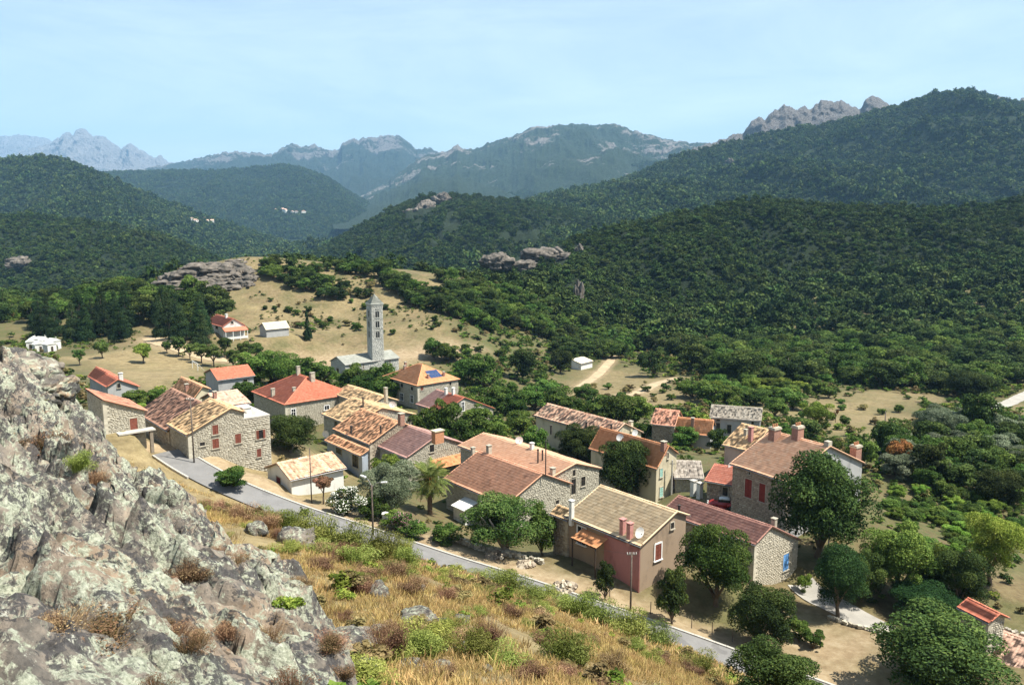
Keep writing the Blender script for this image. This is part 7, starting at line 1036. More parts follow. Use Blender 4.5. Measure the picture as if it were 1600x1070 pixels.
CATN = {'bush': ('bush', 'bush'), 'bush_dry': ('dry_bush', 'bush'), 'bracken': ('bramble_mound', 'bush'), 'cypress': ('cypress_tree', 'tree'), 'conifer': ('conifer_tree', 'tree'), 'fig': ('fig_tree', 'tree'), 'olive': ('olive_tree', 'tree'), 'oak': ('holm_oak_tree', 'tree'), 'oak_fresh': ('broadleaf_tree', 'tree'), 'oak_open': ('oak_tree', 'tree'), 'chestnut': ('chestnut_tree', 'tree'), 'cedar': ('cedar_tree', 'tree'), 'acacia': ('acacia_tree', 'tree'), 'lollipop': ('plane_tree', 'tree'), 'lollipop_y': ('plane_tree', 'tree'), 'lollipop_red': ('small_tree', 'tree'), 'rust': ('autumn_tree', 'tree'), 'snag': ('bare_tree', 'tree')}
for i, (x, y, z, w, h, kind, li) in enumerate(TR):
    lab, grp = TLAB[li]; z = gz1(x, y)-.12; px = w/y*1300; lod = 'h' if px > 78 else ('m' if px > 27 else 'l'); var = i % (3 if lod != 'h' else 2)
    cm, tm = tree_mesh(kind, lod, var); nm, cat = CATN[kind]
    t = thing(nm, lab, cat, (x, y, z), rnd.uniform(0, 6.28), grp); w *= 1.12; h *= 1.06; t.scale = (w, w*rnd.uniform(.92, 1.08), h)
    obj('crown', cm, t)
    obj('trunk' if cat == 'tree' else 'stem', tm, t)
# ---------------------------------------------------------------- scatter by geometry nodes: woods and grass nobody could count
def scatter(name, label, pts, scl, rot, idx, protos, category):
    col = bpy.data.collections.new(name+'_kinds')
    for k, me in enumerate(protos):
        o = bpy.data.objects.new('%s_kind_%d' % (name, k), me); col.objects.link(o)
    me = bpy.data.meshes.new(name); me.vertices.add(len(pts)); me.vertices.foreach_set('co', np.asarray(pts, np.float32).ravel())
    for an, ty, d in (('sc', 'FLOAT_VECTOR', np.asarray(scl, np.float32)), ('rt', 'FLOAT_VECTOR', np.asarray(rot, np.float32)), ('ix', 'INT', np.asarray(idx, np.int32))):
        a = me.attributes.new(an, ty, 'POINT'); a.data.foreach_set('vector' if ty == 'FLOAT_VECTOR' else 'value', d.ravel())
    o = obj(name, me, kind='stuff', label=label, category=category)
    ng = bpy.data.node_groups.new(name, 'GeometryNodeTree'); ng.interface.new_socket('Geometry', in_out='INPUT', socket_type='NodeSocketGeometry'); ng.interface.new_socket('Geometry', in_out='OUTPUT', socket_type='NodeSocketGeometry')
    N = ng.nodes; i_ = N.new('NodeGroupInput'); o_ = N.new('NodeGroupOutput'); ip = N.new('GeometryNodeInstanceOnPoints'); ci = N.new('GeometryNodeCollectionInfo'); ci.inputs['Collection'].default_value = col; ci.inputs['Separate Children'].default_value = True; ci.inputs['Reset Children'].default_value = True
    def na(n, ty): q = N.new('GeometryNodeInputNamedAttribute'); q.data_type = ty; q.inputs['Name'].default_value = n; return q.outputs['Attribute']
    k = ng.links.new; k(i_.outputs[0], ip.inputs['Points']); k(ci.outputs[0], ip.inputs['Instance']); ip.inputs['Pick Instance'].default_value = True
    k(na('ix', 'INT'), ip.inputs['Instance Index']); k(na('rt', 'FLOAT_VECTOR'), ip.inputs['Rotation']); k(na('sc', 'FLOAT_VECTOR'), ip.inputs['Scale']); k(ip.outputs[0], o_.inputs[0])
    md = o.modifiers.new('scatter', 'NODES'); md.node_group = ng; return o
FP = [crown('wood_crown', LEAF['forest'], 900+i, 420, .095, 12, .0) for i in range(5)]; FPF = [crown('far_wood_crown', LEAF['forest'], 930+i, 90, .20, 9, .0) for i in range(4)]
def wood(P, sp, protos, name, label):
    n = len(P); s = sp*np.clip(np.exp(nrg.normal(.03, .34, n)), .45, 2.1)*(1+.35*fbm(P[:, 0]/(sp*7), P[:, 1]/(sp*7), 0, 3, 301)); sc = np.stack([s, s, s*nrg.uniform(.6, 1.15, n)], 1); rt = np.zeros((n, 3)); rt[:, 2] = nrg.uniform(0, 6.28, n)
    Q = P.copy(); Q[:, 2] -= sp*.12; scatter(name, label, Q, sc, rt, nrg.integers(0, len(protos), n), protos, 'wood')
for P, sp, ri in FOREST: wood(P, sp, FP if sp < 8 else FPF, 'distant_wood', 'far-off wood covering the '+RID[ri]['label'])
# valley wood behind the trees that can be told apart
n = 9000; q = np.stack([nrg.uniform(-330, 470, n), nrg.uniform(390, 640, n)], 1); fr = q[:, 0]/q[:, 1]
m = (np.abs(fr) < .72) & ((fr > .0) | (q[:, 1] > 430)) & ~((fr > -.36) & (fr < -.12) & (q[:, 1] < 445)); q = q[m]
wood(np.stack([q[:, 0], q[:, 1], gz(q[:, 0], q[:, 1])], 1), 6.6, FP, 'valley_wood', 'mass of oak wood filling the valley behind the knoll')
# ---------------------------------------------------------------- grass, broom and dry shrubs
def tuft(name, mat, seed, n, hgt, spread, wid, lean=.5, tops=False):
    rs = np.random.default_rng(seed); a = rs.uniform(0, 6.283, n); r = spread*np.sqrt(rs.random(n)); h = hgt*rs.uniform(.5, 1.15, n); le = lean*rs.uniform(.2, 1.0, n)*h
    b = np.stack([np.cos(a)*r, np.sin(a)*r, np.zeros(n)-.03], 1); d = a+rs.normal(0, .7, n); tip = b+np.stack([np.cos(d)*le, np.sin(d)*le, h], 1); mid = b*.5+tip*.5; mid[:, 2] += h*.08
    wv = np.stack([-np.sin(d+rs.normal(0, 1, n)), np.cos(d), np.zeros(n)], 1)*wid; V = np.stack([b-wv, b+wv, mid+wv*.8, tip+wv*.25, tip-wv*.25, mid-wv*.8], 1).reshape(-1, 3)
    i = np.arange(n)*6; F_ = np.concatenate([np.stack([i, i+1, i+2, i+5], 1), np.stack([i+5, i+2, i+3, i+4], 1)]); t = np.clip(rs.normal(.5, .25, n), 0, 1); return mesh_np(name, V, F_, mat, False, np.concatenate([t, t]))
def twig_bush(name, mat, seed, n, wid, hgt=1.0, lean=.5):
    rs = np.random.default_rng(seed); V = []; F_ = []; T = []
    for k in range(n):
        a = rs.uniform(0, 6.283); r1 = .5*math.sqrt(rs.random()); f0 = rs.uniform(.15, .75); r0 = r1*f0*.8; h = hgt*math.sqrt(max(.12, 1-.8*(r1/.5)**2))*rs.uniform(.55, 1.08); b = np.array([math.cos(a)*r0, math.sin(a)*r0, f0*f0*h]); a += rs.normal(0, .45); e = np.array([math.cos(a)*r1, math.sin(a)*r1, h]); m_ = (b+e)/2+np.array([math.cos(a), math.sin(a), 0])*r1*.15
        s = rs.normal(size=3); s = np.cross(s, e-b); s = s/np.linalg.norm(s)*wid*rs.uniform(.7, 1.3); i = len(V); V += [b-s, b+s, m_+s, e+s*.3, e-s*.3, m_-s]; F_ += [(i, i+1, i+2, i+5), (i+5, i+2, i+3, i+4)]; t = float(np.clip(rs.normal(.45, .22)+.15*h, 0, 1)); T += [t, t]
    return mesh_np(name, np.array(V), np.array(F_), mat, False, T)
def shrub(name, mat, seed, ntw, nlf, wid, leaf):
    """twigs with small leaves, an uneven rounded bush one unit wide and high"""
    rs = np.random.default_rng(seed); nb = 9; C = np.stack([rs.uniform(-.3, .3, nb), rs.uniform(-.3, .3, nb), rs.uniform(.25, .72, nb)], 1); Rb = rs.uniform(.14, .30, nb)
    bi = rs.integers(0, nb, ntw+nlf); v = rs.normal(size=(ntw+nlf, 3)); v[:, 2] = np.abs(v[:, 2])*.9-.15; v /= np.linalg.norm(v, axis=1)[:, None]; e = C[bi]+v*(Rb[bi]*rs.uniform(.5, 1.1, ntw+nlf))[:, None]; e[:, 2] = np.maximum(e[:, 2], .02)
    t0 = e[:ntw]; b = t0*rs.uniform(.35, .8, (ntw, 1)); b[:, 2] = t0[:, 2]*rs.uniform(.1, .6, ntw); d = t0-b; s = np.cross(d, rs.normal(size=d.shape)); s = s/np.linalg.norm(s, axis=1)[:, None]*wid
    V1 = np.stack([b-s, b+s, t0+s*.3, t0-s*.3], 1).reshape(-1, 3)
    q = e[ntw:]; nr = v[ntw:]+rs.normal(0, .8, (nlf, 3)); nr /= np.linalg.norm(nr, axis=1)[:, None]; up = np.tile([0, 0, 1.0], (nlf, 1))+rs.normal(0, .5, (nlf, 3)); a = up-nr*(up*nr).sum(1)[:, None]; a /= np.linalg.norm(a, axis=1)[:, None]; b2 = np.cross(nr, a); sc = leaf*rs.uniform(.6, 1.4, (nlf, 1))
    V2 = np.stack([q-a*sc*1.3, q-b2*sc*.4, q+a*sc*1.3, q+b2*sc*.4], 1).reshape(-1, 3); bt = rs.uniform(-.2, .2, nb)
    T = np.clip(np.concatenate([rs.normal(.35, .2, ntw), rs.normal(.5, .22, nlf)])+bt[bi], 0, 1); return mesh_np(name, np.concatenate([V1, V2]), np.arange((ntw+nlf)*4).reshape(-1, 4), mat, False, T)
BROOM = [shrub('broom', LEAF['broom'], 20+i, 700, 3000, .005, .020) for i in range(4)]; DRYS = [shrub('dry_twigs', LEAF['dry_shrub'], 40+i, 900, 1500, .0045, .016) for i in range(3)]; RUSTS = [shrub('rusty_twigs', LEAF['red_leaf'], 60+i, 500, 1500, .0045, .018) for i in range(2)]
for i, (x, y, z, w, h, kind, lab, grp) in enumerate(SH):
    z = gz1(x, y)-.04; o = obj('broom_shrub' if kind == 'broom' else 'dry_shrub', (BROOM if kind == 'broom' else DRYS)[i % 3], None, (x, y, z), rnd.uniform(0, 6), label=lab, category='shrub', group=grp); o.scale = (w*1.2, w*1.2, h*1.05) if kind == 'broom' else (w*1.2, w*1.2, h*1.1)
GT = [tuft('grass_tuft', LEAF['grass'], 70+i, 60, .15, .36, .0075, 1.1) for i in range(4)]
GTF = [tuft('far_grass_tuft', LEAF['grass'], 80+i, 34, .17, .52, .020, 1.1) for i in range(3)]
def slope_mask(x, y):
    d, _ = polyline_near(x, y, ROADL[::3]); below = y < np.interp(x, ROADL[:, 0], ROADL[:, 1]); rk = rock_z(x, y); g = gz(x, y)
    return below & (d > 2.9) & (rk < g+.05) & (fbm(x/2.5, y/2.5, 0, 4, 31) > -.20)
q = np.stack([nrg.uniform(-14, 18, 26000), nrg.uniform(7, 36, 26000)], 1); q = q[(np.abs(q[:, 0])/q[:, 1] < .72)]; q = q[slope_mask(q[:, 0], q[:, 1])][:10500]; n = len(q); s = nrg.uniform(.4, 1.05, n)
scatter('dry_grass', 'golden dry grass on the slope below the rocks', np.stack([q[:, 0], q[:, 1], gz(q[:, 0], q[:, 1])], 1), np.stack([s, s, s*nrg.uniform(.7, 1.2, n)], 1), np.stack([nrg.normal(0, .15, n), nrg.normal(0, .15, n), nrg.uniform(0, 6.28, n)], 1), nrg.integers(0, 4, n), GT, 'grass')
q = np.stack([nrg.uniform(-50, 42, 40000), nrg.uniform(34, 98, 40000)], 1); q = q[slope_mask(q[:, 0], q[:, 1])][:13000]; n = len(q); s = nrg.uniform(.6, 1.4, n)
scatter('dry_grass', 'golden dry grass on the bank above the road', np.stack([q[:, 0], q[:, 1], gz(q[:, 0], q[:, 1])], 1), np.stack([s, s, s*nrg.uniform(.6, 1.1, n)], 1), np.stack([np.zeros(n), np.zeros(n), nrg.uniform(0, 6.28, n)], 1), nrg.integers(0, 3, n), GTF, 'grass')

# low twiggy scrub and undergrowth too dense to count
q = np.stack([nrg.uniform(-14, 30, 5000), nrg.uniform(8, 66, 5000)], 1); q = q[slope_mask(q[:, 0], q[:, 1]) & (fbm(q[:, 0]/6, q[:, 1]/6, 0, 3, 44) > -.1)][:1100]; n = len(q); s = nrg.uniform(.35, 1.2, n)
scatter('low_scrub', 'low brown and green heath scattered through the dry grass', np.stack([q[:, 0], q[:, 1], gz(q[:, 0], q[:, 1])-.03], 1), np.stack([s, s, s*nrg.uniform(.35, .7, n)], 1), np.stack([np.zeros(n), np.zeros(n), nrg.uniform(0, 6.28, n)], 1), nrg.choice(5, n, p=[.22, .13, .25, .25, .15]), [DRYS[0], DRYS[1], BROOM[0], crown('heath', LEAF['bush_dry'], 710, 420, .07, 10, .0), crown('heath_green', LEAF['acacia'], 711, 420, .06, 10, .0)], 'scrub')
UG = [crown('undergrowth_clump', LEAF[k], 720+i, 260, .085, 10, .0) for i, k in enumerate(('oak_fresh', 'bracken', 'oak', 'oak_fresh', 'bush_dry', 'acacia'))]
def free_ground(x, y, road=7.0):
    d, _ = polyline_near(x, y, ROADL[::3]); ok = d > road
    for tl, tw in zip(TRACKS+[LANE, LANE2], TRACKW+[4, 5]): dd, _ = polyline_near(x, y, tl); ok &= dd > tw*.5+1.3
    for b in BLD.values():
        g = R(b['g']); lx = (x-b['o'][0])*math.cos(g)+(y-b['o'][1])*math.sin(g); ly = (-(x-b['o'][0])*math.sin(g)+(y-b['o'][1])*math.cos(g))*b['sg']
        ok &= ~((lx > -2.0) & (lx < b['prof'][-1][0]+2.0) & (ly > -2.0) & (ly < b['L']+2.0))
    return ok
q = np.stack([nrg.uniform(-300, 330, 60000), 84+nrg.random(60000)**.75*350], 1); q = q[np.abs(q[:, 0])/q[:, 1] < .70]; x, y = q[:, 0], q[:, 1]
strw = np.zeros(x.shape)
for poly, pw in ((FIELD, 1), (MEADOW, .55), (MEADOW2, .62), (MEADOW3, .6), (PLAZA, 1), (YARDR, .8)): strw = np.maximum(strw, pw*polymask(x, y, poly, 9 if pw < 1 else 5))
kn = (y > 262) & (x < -20) & (x > -160); yardz = (y < 128) & (x < -12)
dens = .52+.9*fbm(x/18, y/18, 0, 3, 55)-strw*1.2-np.where(kn, .34, 0)-np.where(yardz, .28, 0)-np.where(x/y < -.25, .15, 0)+np.where((x > 38) & (y < 200), .4, 0)
m = (nrg.random(len(x)) < dens) & free_ground(x, y); q = q[m][:15000]; n = len(q); s = nrg.uniform(1.0, 3.4, n)*np.clip(q[:, 1]/160, .55, 1.15)*np.where((q[:, 1] > 262) & (q[:, 0] < -20) & (q[:, 0] > -160), .6, 1)
scatter('undergrowth', 'tangled green scrub covering the ground between the trees', np.stack([q[:, 0], q[:, 1], gz(q[:, 0], q[:, 1])-.1], 1), np.stack([s, s, s*nrg.uniform(.4, .75, n)], 1), np.stack([np.zeros(n), np.zeros(n), nrg.uniform(0, 6.28, n)], 1), nrg.integers(0, 6, n), UG, 'scrub')
# ---------------------------------------------------------------- foreground rock outcrop
rxs = np.arange(-22, 6.2, .075); rys = np.concatenate([np.arange(-2, 12, .06), np.arange(12, 31, .085)]); RX, RY = np.meshgrid(rxs, rys); sh_ = RX.shape
x, y = RX.ravel(), RY.ravel(); z = rock_z(x, y); nearw = np.clip(np.hypot(x, y)/9, .35, 1.6)
ca_, sa_ = math.cos(.75), math.sin(.75); u = x*ca_-y*sa_; v = x*sa_+y*ca_
blk = worley(u*.34+fbm(x*.4, y*.4, 0, 2, 8)*.3, v*.75, z*.30, 5); stepz = (blk[2]-.5)*.95*np.clip((blk[1]-blk[0])*5, 0, 1)
blk2 = worley(u*1.0, v*2.2+.4*fbm(x, y, 0, 2, 14), z*.8, 15); step2 = (blk2[2]-.5)*.34*np.clip((blk2[1]-blk2[0])*6, 0, 1)
blk3 = worley(u*2.6+.3*fbm(x*2, y*2, 0, 2, 19), v*5.4, z*2.4, 25); step2 = step2+(blk3[2]-.5)*.15*np.clip((blk3[1]-blk3[0])*6, 0, 1)-.05*np.exp(-((blk3[1]-blk3[0])/.07)**2)
crack = -.22*np.exp(-((blk[1]-blk[0])/.05)**2)-.11*np.exp(-((blk2[1]-blk2[0])/.06)**2)
far = np.clip((y-16)/6, 0, 1); z = z+nearw*(stepz*.50+step2*.66+crack*.8+.30*(ridged(u*.35, v*1.0, 0, 4, 2)-.5)+.16*fbm(x*1.3, y*1.3, 0, 5, 6, .6)+.06*(ridged(x*4.5, y*4.5, 0, 3, 7)-.5)+.018*fbm(x*16, y*16, 0, 2, 17))+far*.6*(ridged(x*.35, y*.5, 0, 3, 12)-.55)-np.clip((y-9)/10, 0, 1)*.80
gg = gz(x, y); keep = (z > gg-.9).reshape(sh_); fm = grid_faces(*sh_); kv = keep.ravel(); ok = kv[fm].all(1); fm = fm[ok]; used = np.unique(fm); remap = np.full(len(x), -1); remap[used] = np.arange(len(used))
xo = x+(.14*fbm(x*1.3, y*1.3, z*2.4, 4, 51)+.04*fbm(x*7, y*7, z*9, 2, 53))*nearw; yo = y+(.14*fbm(x*1.3, y*1.3, z*2.4, 4, 52)+.04*fbm(x*7, y*7, z*9, 2, 54))*nearw
V = np.stack([xo, yo, z], 1)[used]; obj('rock_outcrop', mesh_np('rock_outcrop', V, remap[fm], ROCK, True), kind='structure', label='lichen covered granite outcrop filling the lower left')
def rz_at(px, py): i = np.argmin((V[:, 0]-px)**2+(V[:, 1]-py)**2); return float(V[i, 2])
def lump(name, mat, seed, sub=4, amp=.35):
    import bmesh
    bm = bmesh.new(); bmesh.ops.create_icosphere(bm, subdivisions=sub, radius=.5); P = np.array([v.co for v in bm.verts]); w = worley(P[:, 0]*2.6+seed, P[:, 1]*2.6, P[:, 2]*2.6, seed); w2 = worley(P[:, 0]*7+seed, P[:, 1]*7, P[:, 2]*7, seed+2); d = 1+amp*(w[2]-.5)+.16*amp*(w2[2]-.5)-.05*np.exp(-((w2[1]-w2[0])/.1)**2)+.25*fbm(P[:, 0]*3+seed, P[:, 1]*3, P[:, 2]*3, 4, seed)-.12*np.exp(-((w[1]-w[0])/.08)**2)
    for v, k in zip(bm.verts, d): v.co *= k
    for f in bm.faces: f.smooth = True
    me = bpy.data.meshes.new(name); bm.to_mesh(me); bm.free(); me.materials.append(mat); return me
LB = [lump('boulder', BOULDER, s, 4) for s in (3, 5, 9)]; LC = [lump('crag', CRAGM, s, 5, .9) for s in (4, 8, 12, 15)]
for i, (x, y, z, w, h) in enumerate(NR):
    o = obj('boulder', LB[i % 3], None, (x, y, gz1(x, y)+h*.12), rnd.uniform(0, 6), label='grey lichen boulder beside the green broom on the brow' if i == 0 else 'pale lichen rock lying in the dry grass of the slope', category='rock', group=None if i == 0 else 'rocks in the dry grass'); o.scale = (w, w*rnd.uniform(.7, 1.1), h*1.25)
for i, (x, y, z, w, h) in enumerate(CRAG):
    o = obj('crag', LC[i % 4], None, (x, y, z-h*.15), rnd.uniform(0, 6), kind='structure', label='bare grey rock breaking through the wooded slope'); o.scale = (w*1.2, w*.8, h*1.7)
for i, (x, y, z, w, h) in enumerate(KN):
    o = obj('knoll_rock', LC[i % 4], None, (x, y, gz1(x, y)), rnd.uniform(0, 6), kind='structure', label='grey rock slab on the left end of the dry knoll'); o.scale = (w*1.5, w*1.4, h*1.25)
for i, (x_, y_, sx, sy, sz, lab) in enumerate([(-15.6, 25.0, 2.8, 2.2, 1.3, 'big warm coloured boulder at the top left of the outcrop'), (-13.9, 24.4, 1.7, 1.5, .95, 'leaning warm boulder with an overhang on the outcrop'), (-17.0, 26.0, 3.0, 2.5, 1.4, 'pale boulder at the left edge of the outcrop top'), (-12.9, 23.4, 1.0, .9, .5, 'small boulder at the right foot of the warm boulders')]):
    o = obj('boulder', lump('outcrop_boulder', WARMROCK, 21+i, 5, .5), None, (x_, y_, rz_at(x_, y_)-sz*.42), i*1.3, label=lab, category='rock'); o.scale = (sx, sy, sz)
# plants rooted in the outcrop
for i, (px, py, w, h, kind, lab) in enumerate([(-2.55, 9.0, .42, .38, 'bush_dry', 'low olive green plant in the middle of the rock'), (-8.6, 16.5, .8, .45, 'dry', 'brown twiggy shrub high on the rock face'), (-11.5, 20.0, 1.6, .6, 'rusty', 'rust brown bramble below the top of the outcrop'), (-4.0, 9.6, .7, .3, 'dry', 'grey twiggy shrub left of the plant on the rock'), (-2.0, 5.2, .6, .2, 'dry', 'brown twiggy mat at the lower left of the rock'), (-3.2, 6.2, .9, .18, 'rusty', 'dark red brown mat of heath on the rock'), (-.95, 5.3, .9, .45, 'bramble', 'green bramble at the bottom edge of the rock'), (-.55, 5.9, .9, .4, 'bramble', 'green bramble tuft right of the first at the bottom edge'), (-1.9, 9.8, .5, .35, 'rusty', 'small rusty tuft in the rock centre'), (-8.2, 15.2, .6, .5, 'broomy', 'small yellow green tuft high on the rock')]):
    me = {'bush_dry': lambda: crown('rock_plant', LEAF['acacia'], 300+i, 900, .05, 12, .0), 'dry': lambda: DRYS[i % 3], 'rusty': lambda: RUSTS[i % 2], 'bramble': lambda: crown('bramble', LEAF['bracken'], 300+i, 900, .045, 14, .0), 'broomy': lambda: BROOM[1]}[kind]()
    o = obj('rock_plant', me, None, (px, py, rz_at(px, py)-.05), rnd.uniform(0, 6), label=lab, category='plant'); o.scale = (w, w, h)
rq = random.Random(3)
for i in range(26):
    a_ = rq.random(); x_, y_ = (-3.9+2.3*rq.random(), 5.2+3.0*rq.random()) if i < 16 else (-6.5+4*rq.random(), 9+5*rq.random()); o = obj('heath_plant', (RUSTS+DRYS)[i % 5], None, (x_, y_, rz_at(x_, y_)-.04), rq.uniform(0, 6), label='brown heath clump growing in a crack of the lower rock' if i < 16 else 'dry heath tuft growing in a crack of the middle rock', category='plant', group='heath in the rock cracks'); s_ = rq.uniform(.22, .6); o.scale = (s_, s_, s_*.42)
# ---------------------------------------------------------------- church tower
cb = BLD['church']; TW = 4.1; tl = (-52.0+8.3, 263.0); tyaw = R(32); tz0 = gz1(*tl)-1.0; ztop = CAMZ-29.2
tw = thing('bell_tower', 'tall square stone bell tower with pyramid roof beside the church', 'bell tower', (tl[0], tl[1], tz0), tyaw); hh = ztop-tz0
a = TW/2; at_ = a*.93; m = MB(); m.add([(-a, -a, 0), (a, -a, 0), (a, a, 0), (-a, a, 0), (-at_, -at_, hh), (at_, -at_, hh), (at_, at_, hh), (-at_, at_, hh)], [(0, 1, 5, 4), (1, 2, 6, 5), (2, 3, 7, 6), (3, 0, 4, 7), (4, 5, 6, 7)]); m.obj('wall', WALLS['ashlar'][0], tw)
tops = [ztop-CAMZ+29.2+hh-3.2, hh-6.5, hh-9.7]
for fi, (ex, nn) in enumerate([((1, 0, 0), (0, -1, 0)), ((0, -1, 0), (-1, 0, 0))]):
    org = Vector(nn)*at_*1.035; ops = []
    for k in range(3):
        zc = hh-3.1-k*3.25; ops.append((-.75, .75, zc-1.05, zc+1.25))
        ev_, nv = Vector(ex), Vector(nn); c = org+Vector((0, 0, zc))+nv*.03; f = MB()
        for s in (-1, 1): f.obox(c+ev_*s*.72, ev_, nv, (0, 0, 1), .07, .09, 1.05)
        f.obox(c+Vector((0, 0, -1.1)), ev_, nv, (0, 0, 1), .85, .12, .07)
        for s in range(9):
            an = math.pi*s/8; f.obox(c+ev_*math.cos(an)*.72+Vector((0, 0, .85+math.sin(an)*.42)), ev_, nv, (0, 0, 1), .10, .09, .10)
        wi = f.obj('window', ASHLAR, tw); p_ = MB()
        for s in (-1, 1):
            p_.obox(c-nv*.05+ev_*s*.36, ev_, nv, (0, 0, 1), .25, .03, .8); p_.obox(c-nv*.05+ev_*s*.36+Vector((0, 0, .9)), ev_, nv, (0, 0, 1), .18, .03, .12)
        p_.obj('pane', DARKPANE, wi); MB().lathe([(.10, -1.0), (.07, -.85), (.07, .55), (.14, .72)], 8, tuple(c+nv*.04)).obj('column', ASHLAR, wi)
    stones('stonework', ASHLAR, tw, tuple(org), ex, nn, -at_*1.03, at_*1.03, 2.0, lambda q: hh-.3, ops, (.36, .44, .5, 1.0), 800+fi)
m = MB(); e = at_+.28; m.box(-e, e, -e, e, hh-.02, hh+.22)
for s in range(9):
    q = -at_+.15+s*(2*at_-.3)/8
    for X_, Y_ in ((q, -at_-.12), (q, at_+.12), (-at_-.12, q), (at_+.12, q)): m.box(X_-.12, X_+.12, Y_-.12, Y_+.12, hh-.42, hh-.021)
m.obj('cornice', ASHLAR, tw)
V_, F_, T_ = [], [], []; e += .06; cs_ = [(-e, -e), (e, -e), (e, e), (-e, e)]
for k in range(4):
    A, B_ = Vector((*cs_[k], hh+.24)), Vector((*cs_[(k+1) % 4], hh+.24)); es = (B_-A).normalized(); ln = (B_-A).length; ap = Vector((0, 0, hh+3.3)); qv = ap-A; sA = qv.dot(es); eq = qv-es*sA; Q = eq.length
    tile_slope(tuple(A), es, eq, Q, lambda q, sA=sA, Q=Q: sA*q/Q, lambda q, sA=sA, Q=Q, ln=ln: ln+(sA-ln)*q/Q, 'stone_slab', V_, F_, T_, 850+k)
rf = obj('roof', mesh_np('roof', np.concatenate(V_), np.concatenate(F_), roofmat('stone_slab'), False, np.concatenate(T_)), tw)
MB().box(-.04, .04, -.04, .04, hh+3.2, hh+4.3).box(-.3, .3, -.041, .041, hh+3.85, hh+3.94).obj('cross', PIPE, rf)
# corbel table under the church eaves
m = MB(); L_c = cb['L']
for s in range(30): q = .3+s*(L_c-.6)/29; m.box(-.16, 0, -q-.14, -q+.14, cb['H']-.62, cb['H']-.22)
m.obj('corbel_table', ASHLAR, ch)
# ---------------------------------------------------------------- house details
gh, sg, L, W, zo, prof = HINFO['gable_house']; par = BLD['gable_house']['par']; x0, x1 = par[0][0], par[1][0]+.1; zt = max(par[0][1], par[1][1])
MB().box(x0+.01, x1, 0.0, 8, -4.6, zt+zo-.3).obj('wall', MORTAR, gh); MB().box(x0+.02, x1+.05, -.08, 8.05, zt+zo-.3, zt+zo-.14).obj('parapet_coping', conc, gh)
stones('stonework', STONE, gh, (0, 0, zo), (1, 0, 0), (0, -1, 0), x0, x1, -8.5, lambda q: zt-.3, [(o_[1]-o_[3]/2-.12, o_[1]+o_[3]/2+.12, o_[2]-o_[4]/2-.12, o_[2]+o_[4]/2+.12) for o_ in BLD['gable_house']['wins'][4:]], (.20, .34, .30, .75), 990)
wh = WALLS['render_white'][0]; m = MB(); m.box(x0+.4, x0+1.5, .5, 1.6, zt+zo-.15, zt+zo+1.1); m.box(x0+.3, x0+1.6, .4, 1.7, zt+zo+1.1, zt+zo+1.25); m.add([(x0+1.5, .5, zt+zo-.15), (x0+2.7, .5, zt+zo-.15), (x0+1.5, .5, zt+zo+.9), (x0+1.5, 1.6, zt+zo-.15), (x0+2.7, 1.6, zt+zo-.15), (x0+1.5, 1.6, zt+zo+.9)], [(0, 1, 2), (3, 5, 4), (1, 4, 5, 2)]); m.obj('oven_chimney', wh, gh)
# terrace slab on the hut
hu, sg, L, W, zo, prof = HINFO['hut_left']; q = MB(); q.box(1.2, 5.7, -1.5, -.02, .02, .20); q.obj('terrace_slab', conc, hu); MB().box(5.0, 5.4, -1.35, -.95, -3, .018).box(1.8, 2.2, -1.35, -.95, -3, .018).obj('terrace_pier', MORTARW, hu)
# orange canopy and pink front of the pink house
ph, sg, L, W, zo, prof = HINFO['pink_house']
MB().box(-.10, -.02, .02, 5.2, -1.5, zo-.5).obj('pink_front', rendered('dusty_pink_render', (.37, .165, .145)), ph)
V_, F_, T_ = [], [], []; d = Vector((1, 0, .30)); tile_slope((-2.0, 4.6, zo-1.45), (0, 1, 0), d, 2.05, lambda q: 0, lambda q: 4.0, 'canal_orange', V_, F_, T_, 77)
cn = obj('canopy', mesh_np('canopy', np.concatenate(V_), np.concatenate(F_), m_tint('canopy_tiles', [(0, (.46, .19, .08)), (1, (.56, .28, .13))], .8, 1, .2), False, np.concatenate(T_)), ph)
m = MB()
for yq in (4.8, 8.4): m.box(-1.95, -1.83, yq-.06, yq+.06, -.5, zo-1.6)
m.box(-1.96, -1.82, 4.6, 8.6, zo-1.58, zo-1.48); m.obj('canopy_post', WOOD['dark'], ph)
# hipped house chimneys, solar panel, split house dark roof, wall, veranda
hp, sg, L, W, zo, prof = HINFO['hip_house']
for x_, y_, z_, w_, h_ in ((8.2, 4.3, 3.0, .9, 1.5), (7.4, 9.2, 3.6, .7, 1.6), (3.4, 3.0, 1.3, .6, .9), (.6, 7.0, .4, .7, 1.3)): chimney(hp, x_, y_, z_+zo, w_, w_*.8, h_, 'render_grey')
so, sg, L, W, zo, prof = HINFO['solar_house']
for x_, y_, z_ in ((3.4, 11, 1.8), (4.6, 12.5, 2.4), (4.2, 1.6, .9), (9.0, 1.6, .9)): chimney(so, x_, y_, z_+zo, .5, .5, .9, 'brick')
sl = math.atan2(3.4, 6.9); c = Vector((6.7, 2.75, zo+1.55)); ey = Vector((0, math.cos(sl), math.sin(sl))); ez = Vector((0, -math.sin(sl), math.cos(sl)))
MB().obox(c, (1, 0, 0), ey, ez, 1.75, 1.55, .05).obj('panel_frame', GUTTER, so)
pv = m_plain('solar_cells', (.035, .06, .14), .18, .2, 3, 0, .5); 
for i in range(4):
    for j in range(2): MB().obox(c+Vector((1, 0, 0))*(-1.29+i*.86)+ey*(-.76+j*1.52)+ez*.055, (1, 0, 0), ey, ez, .41, .73, .01).obj('solar_panel', pv, so)
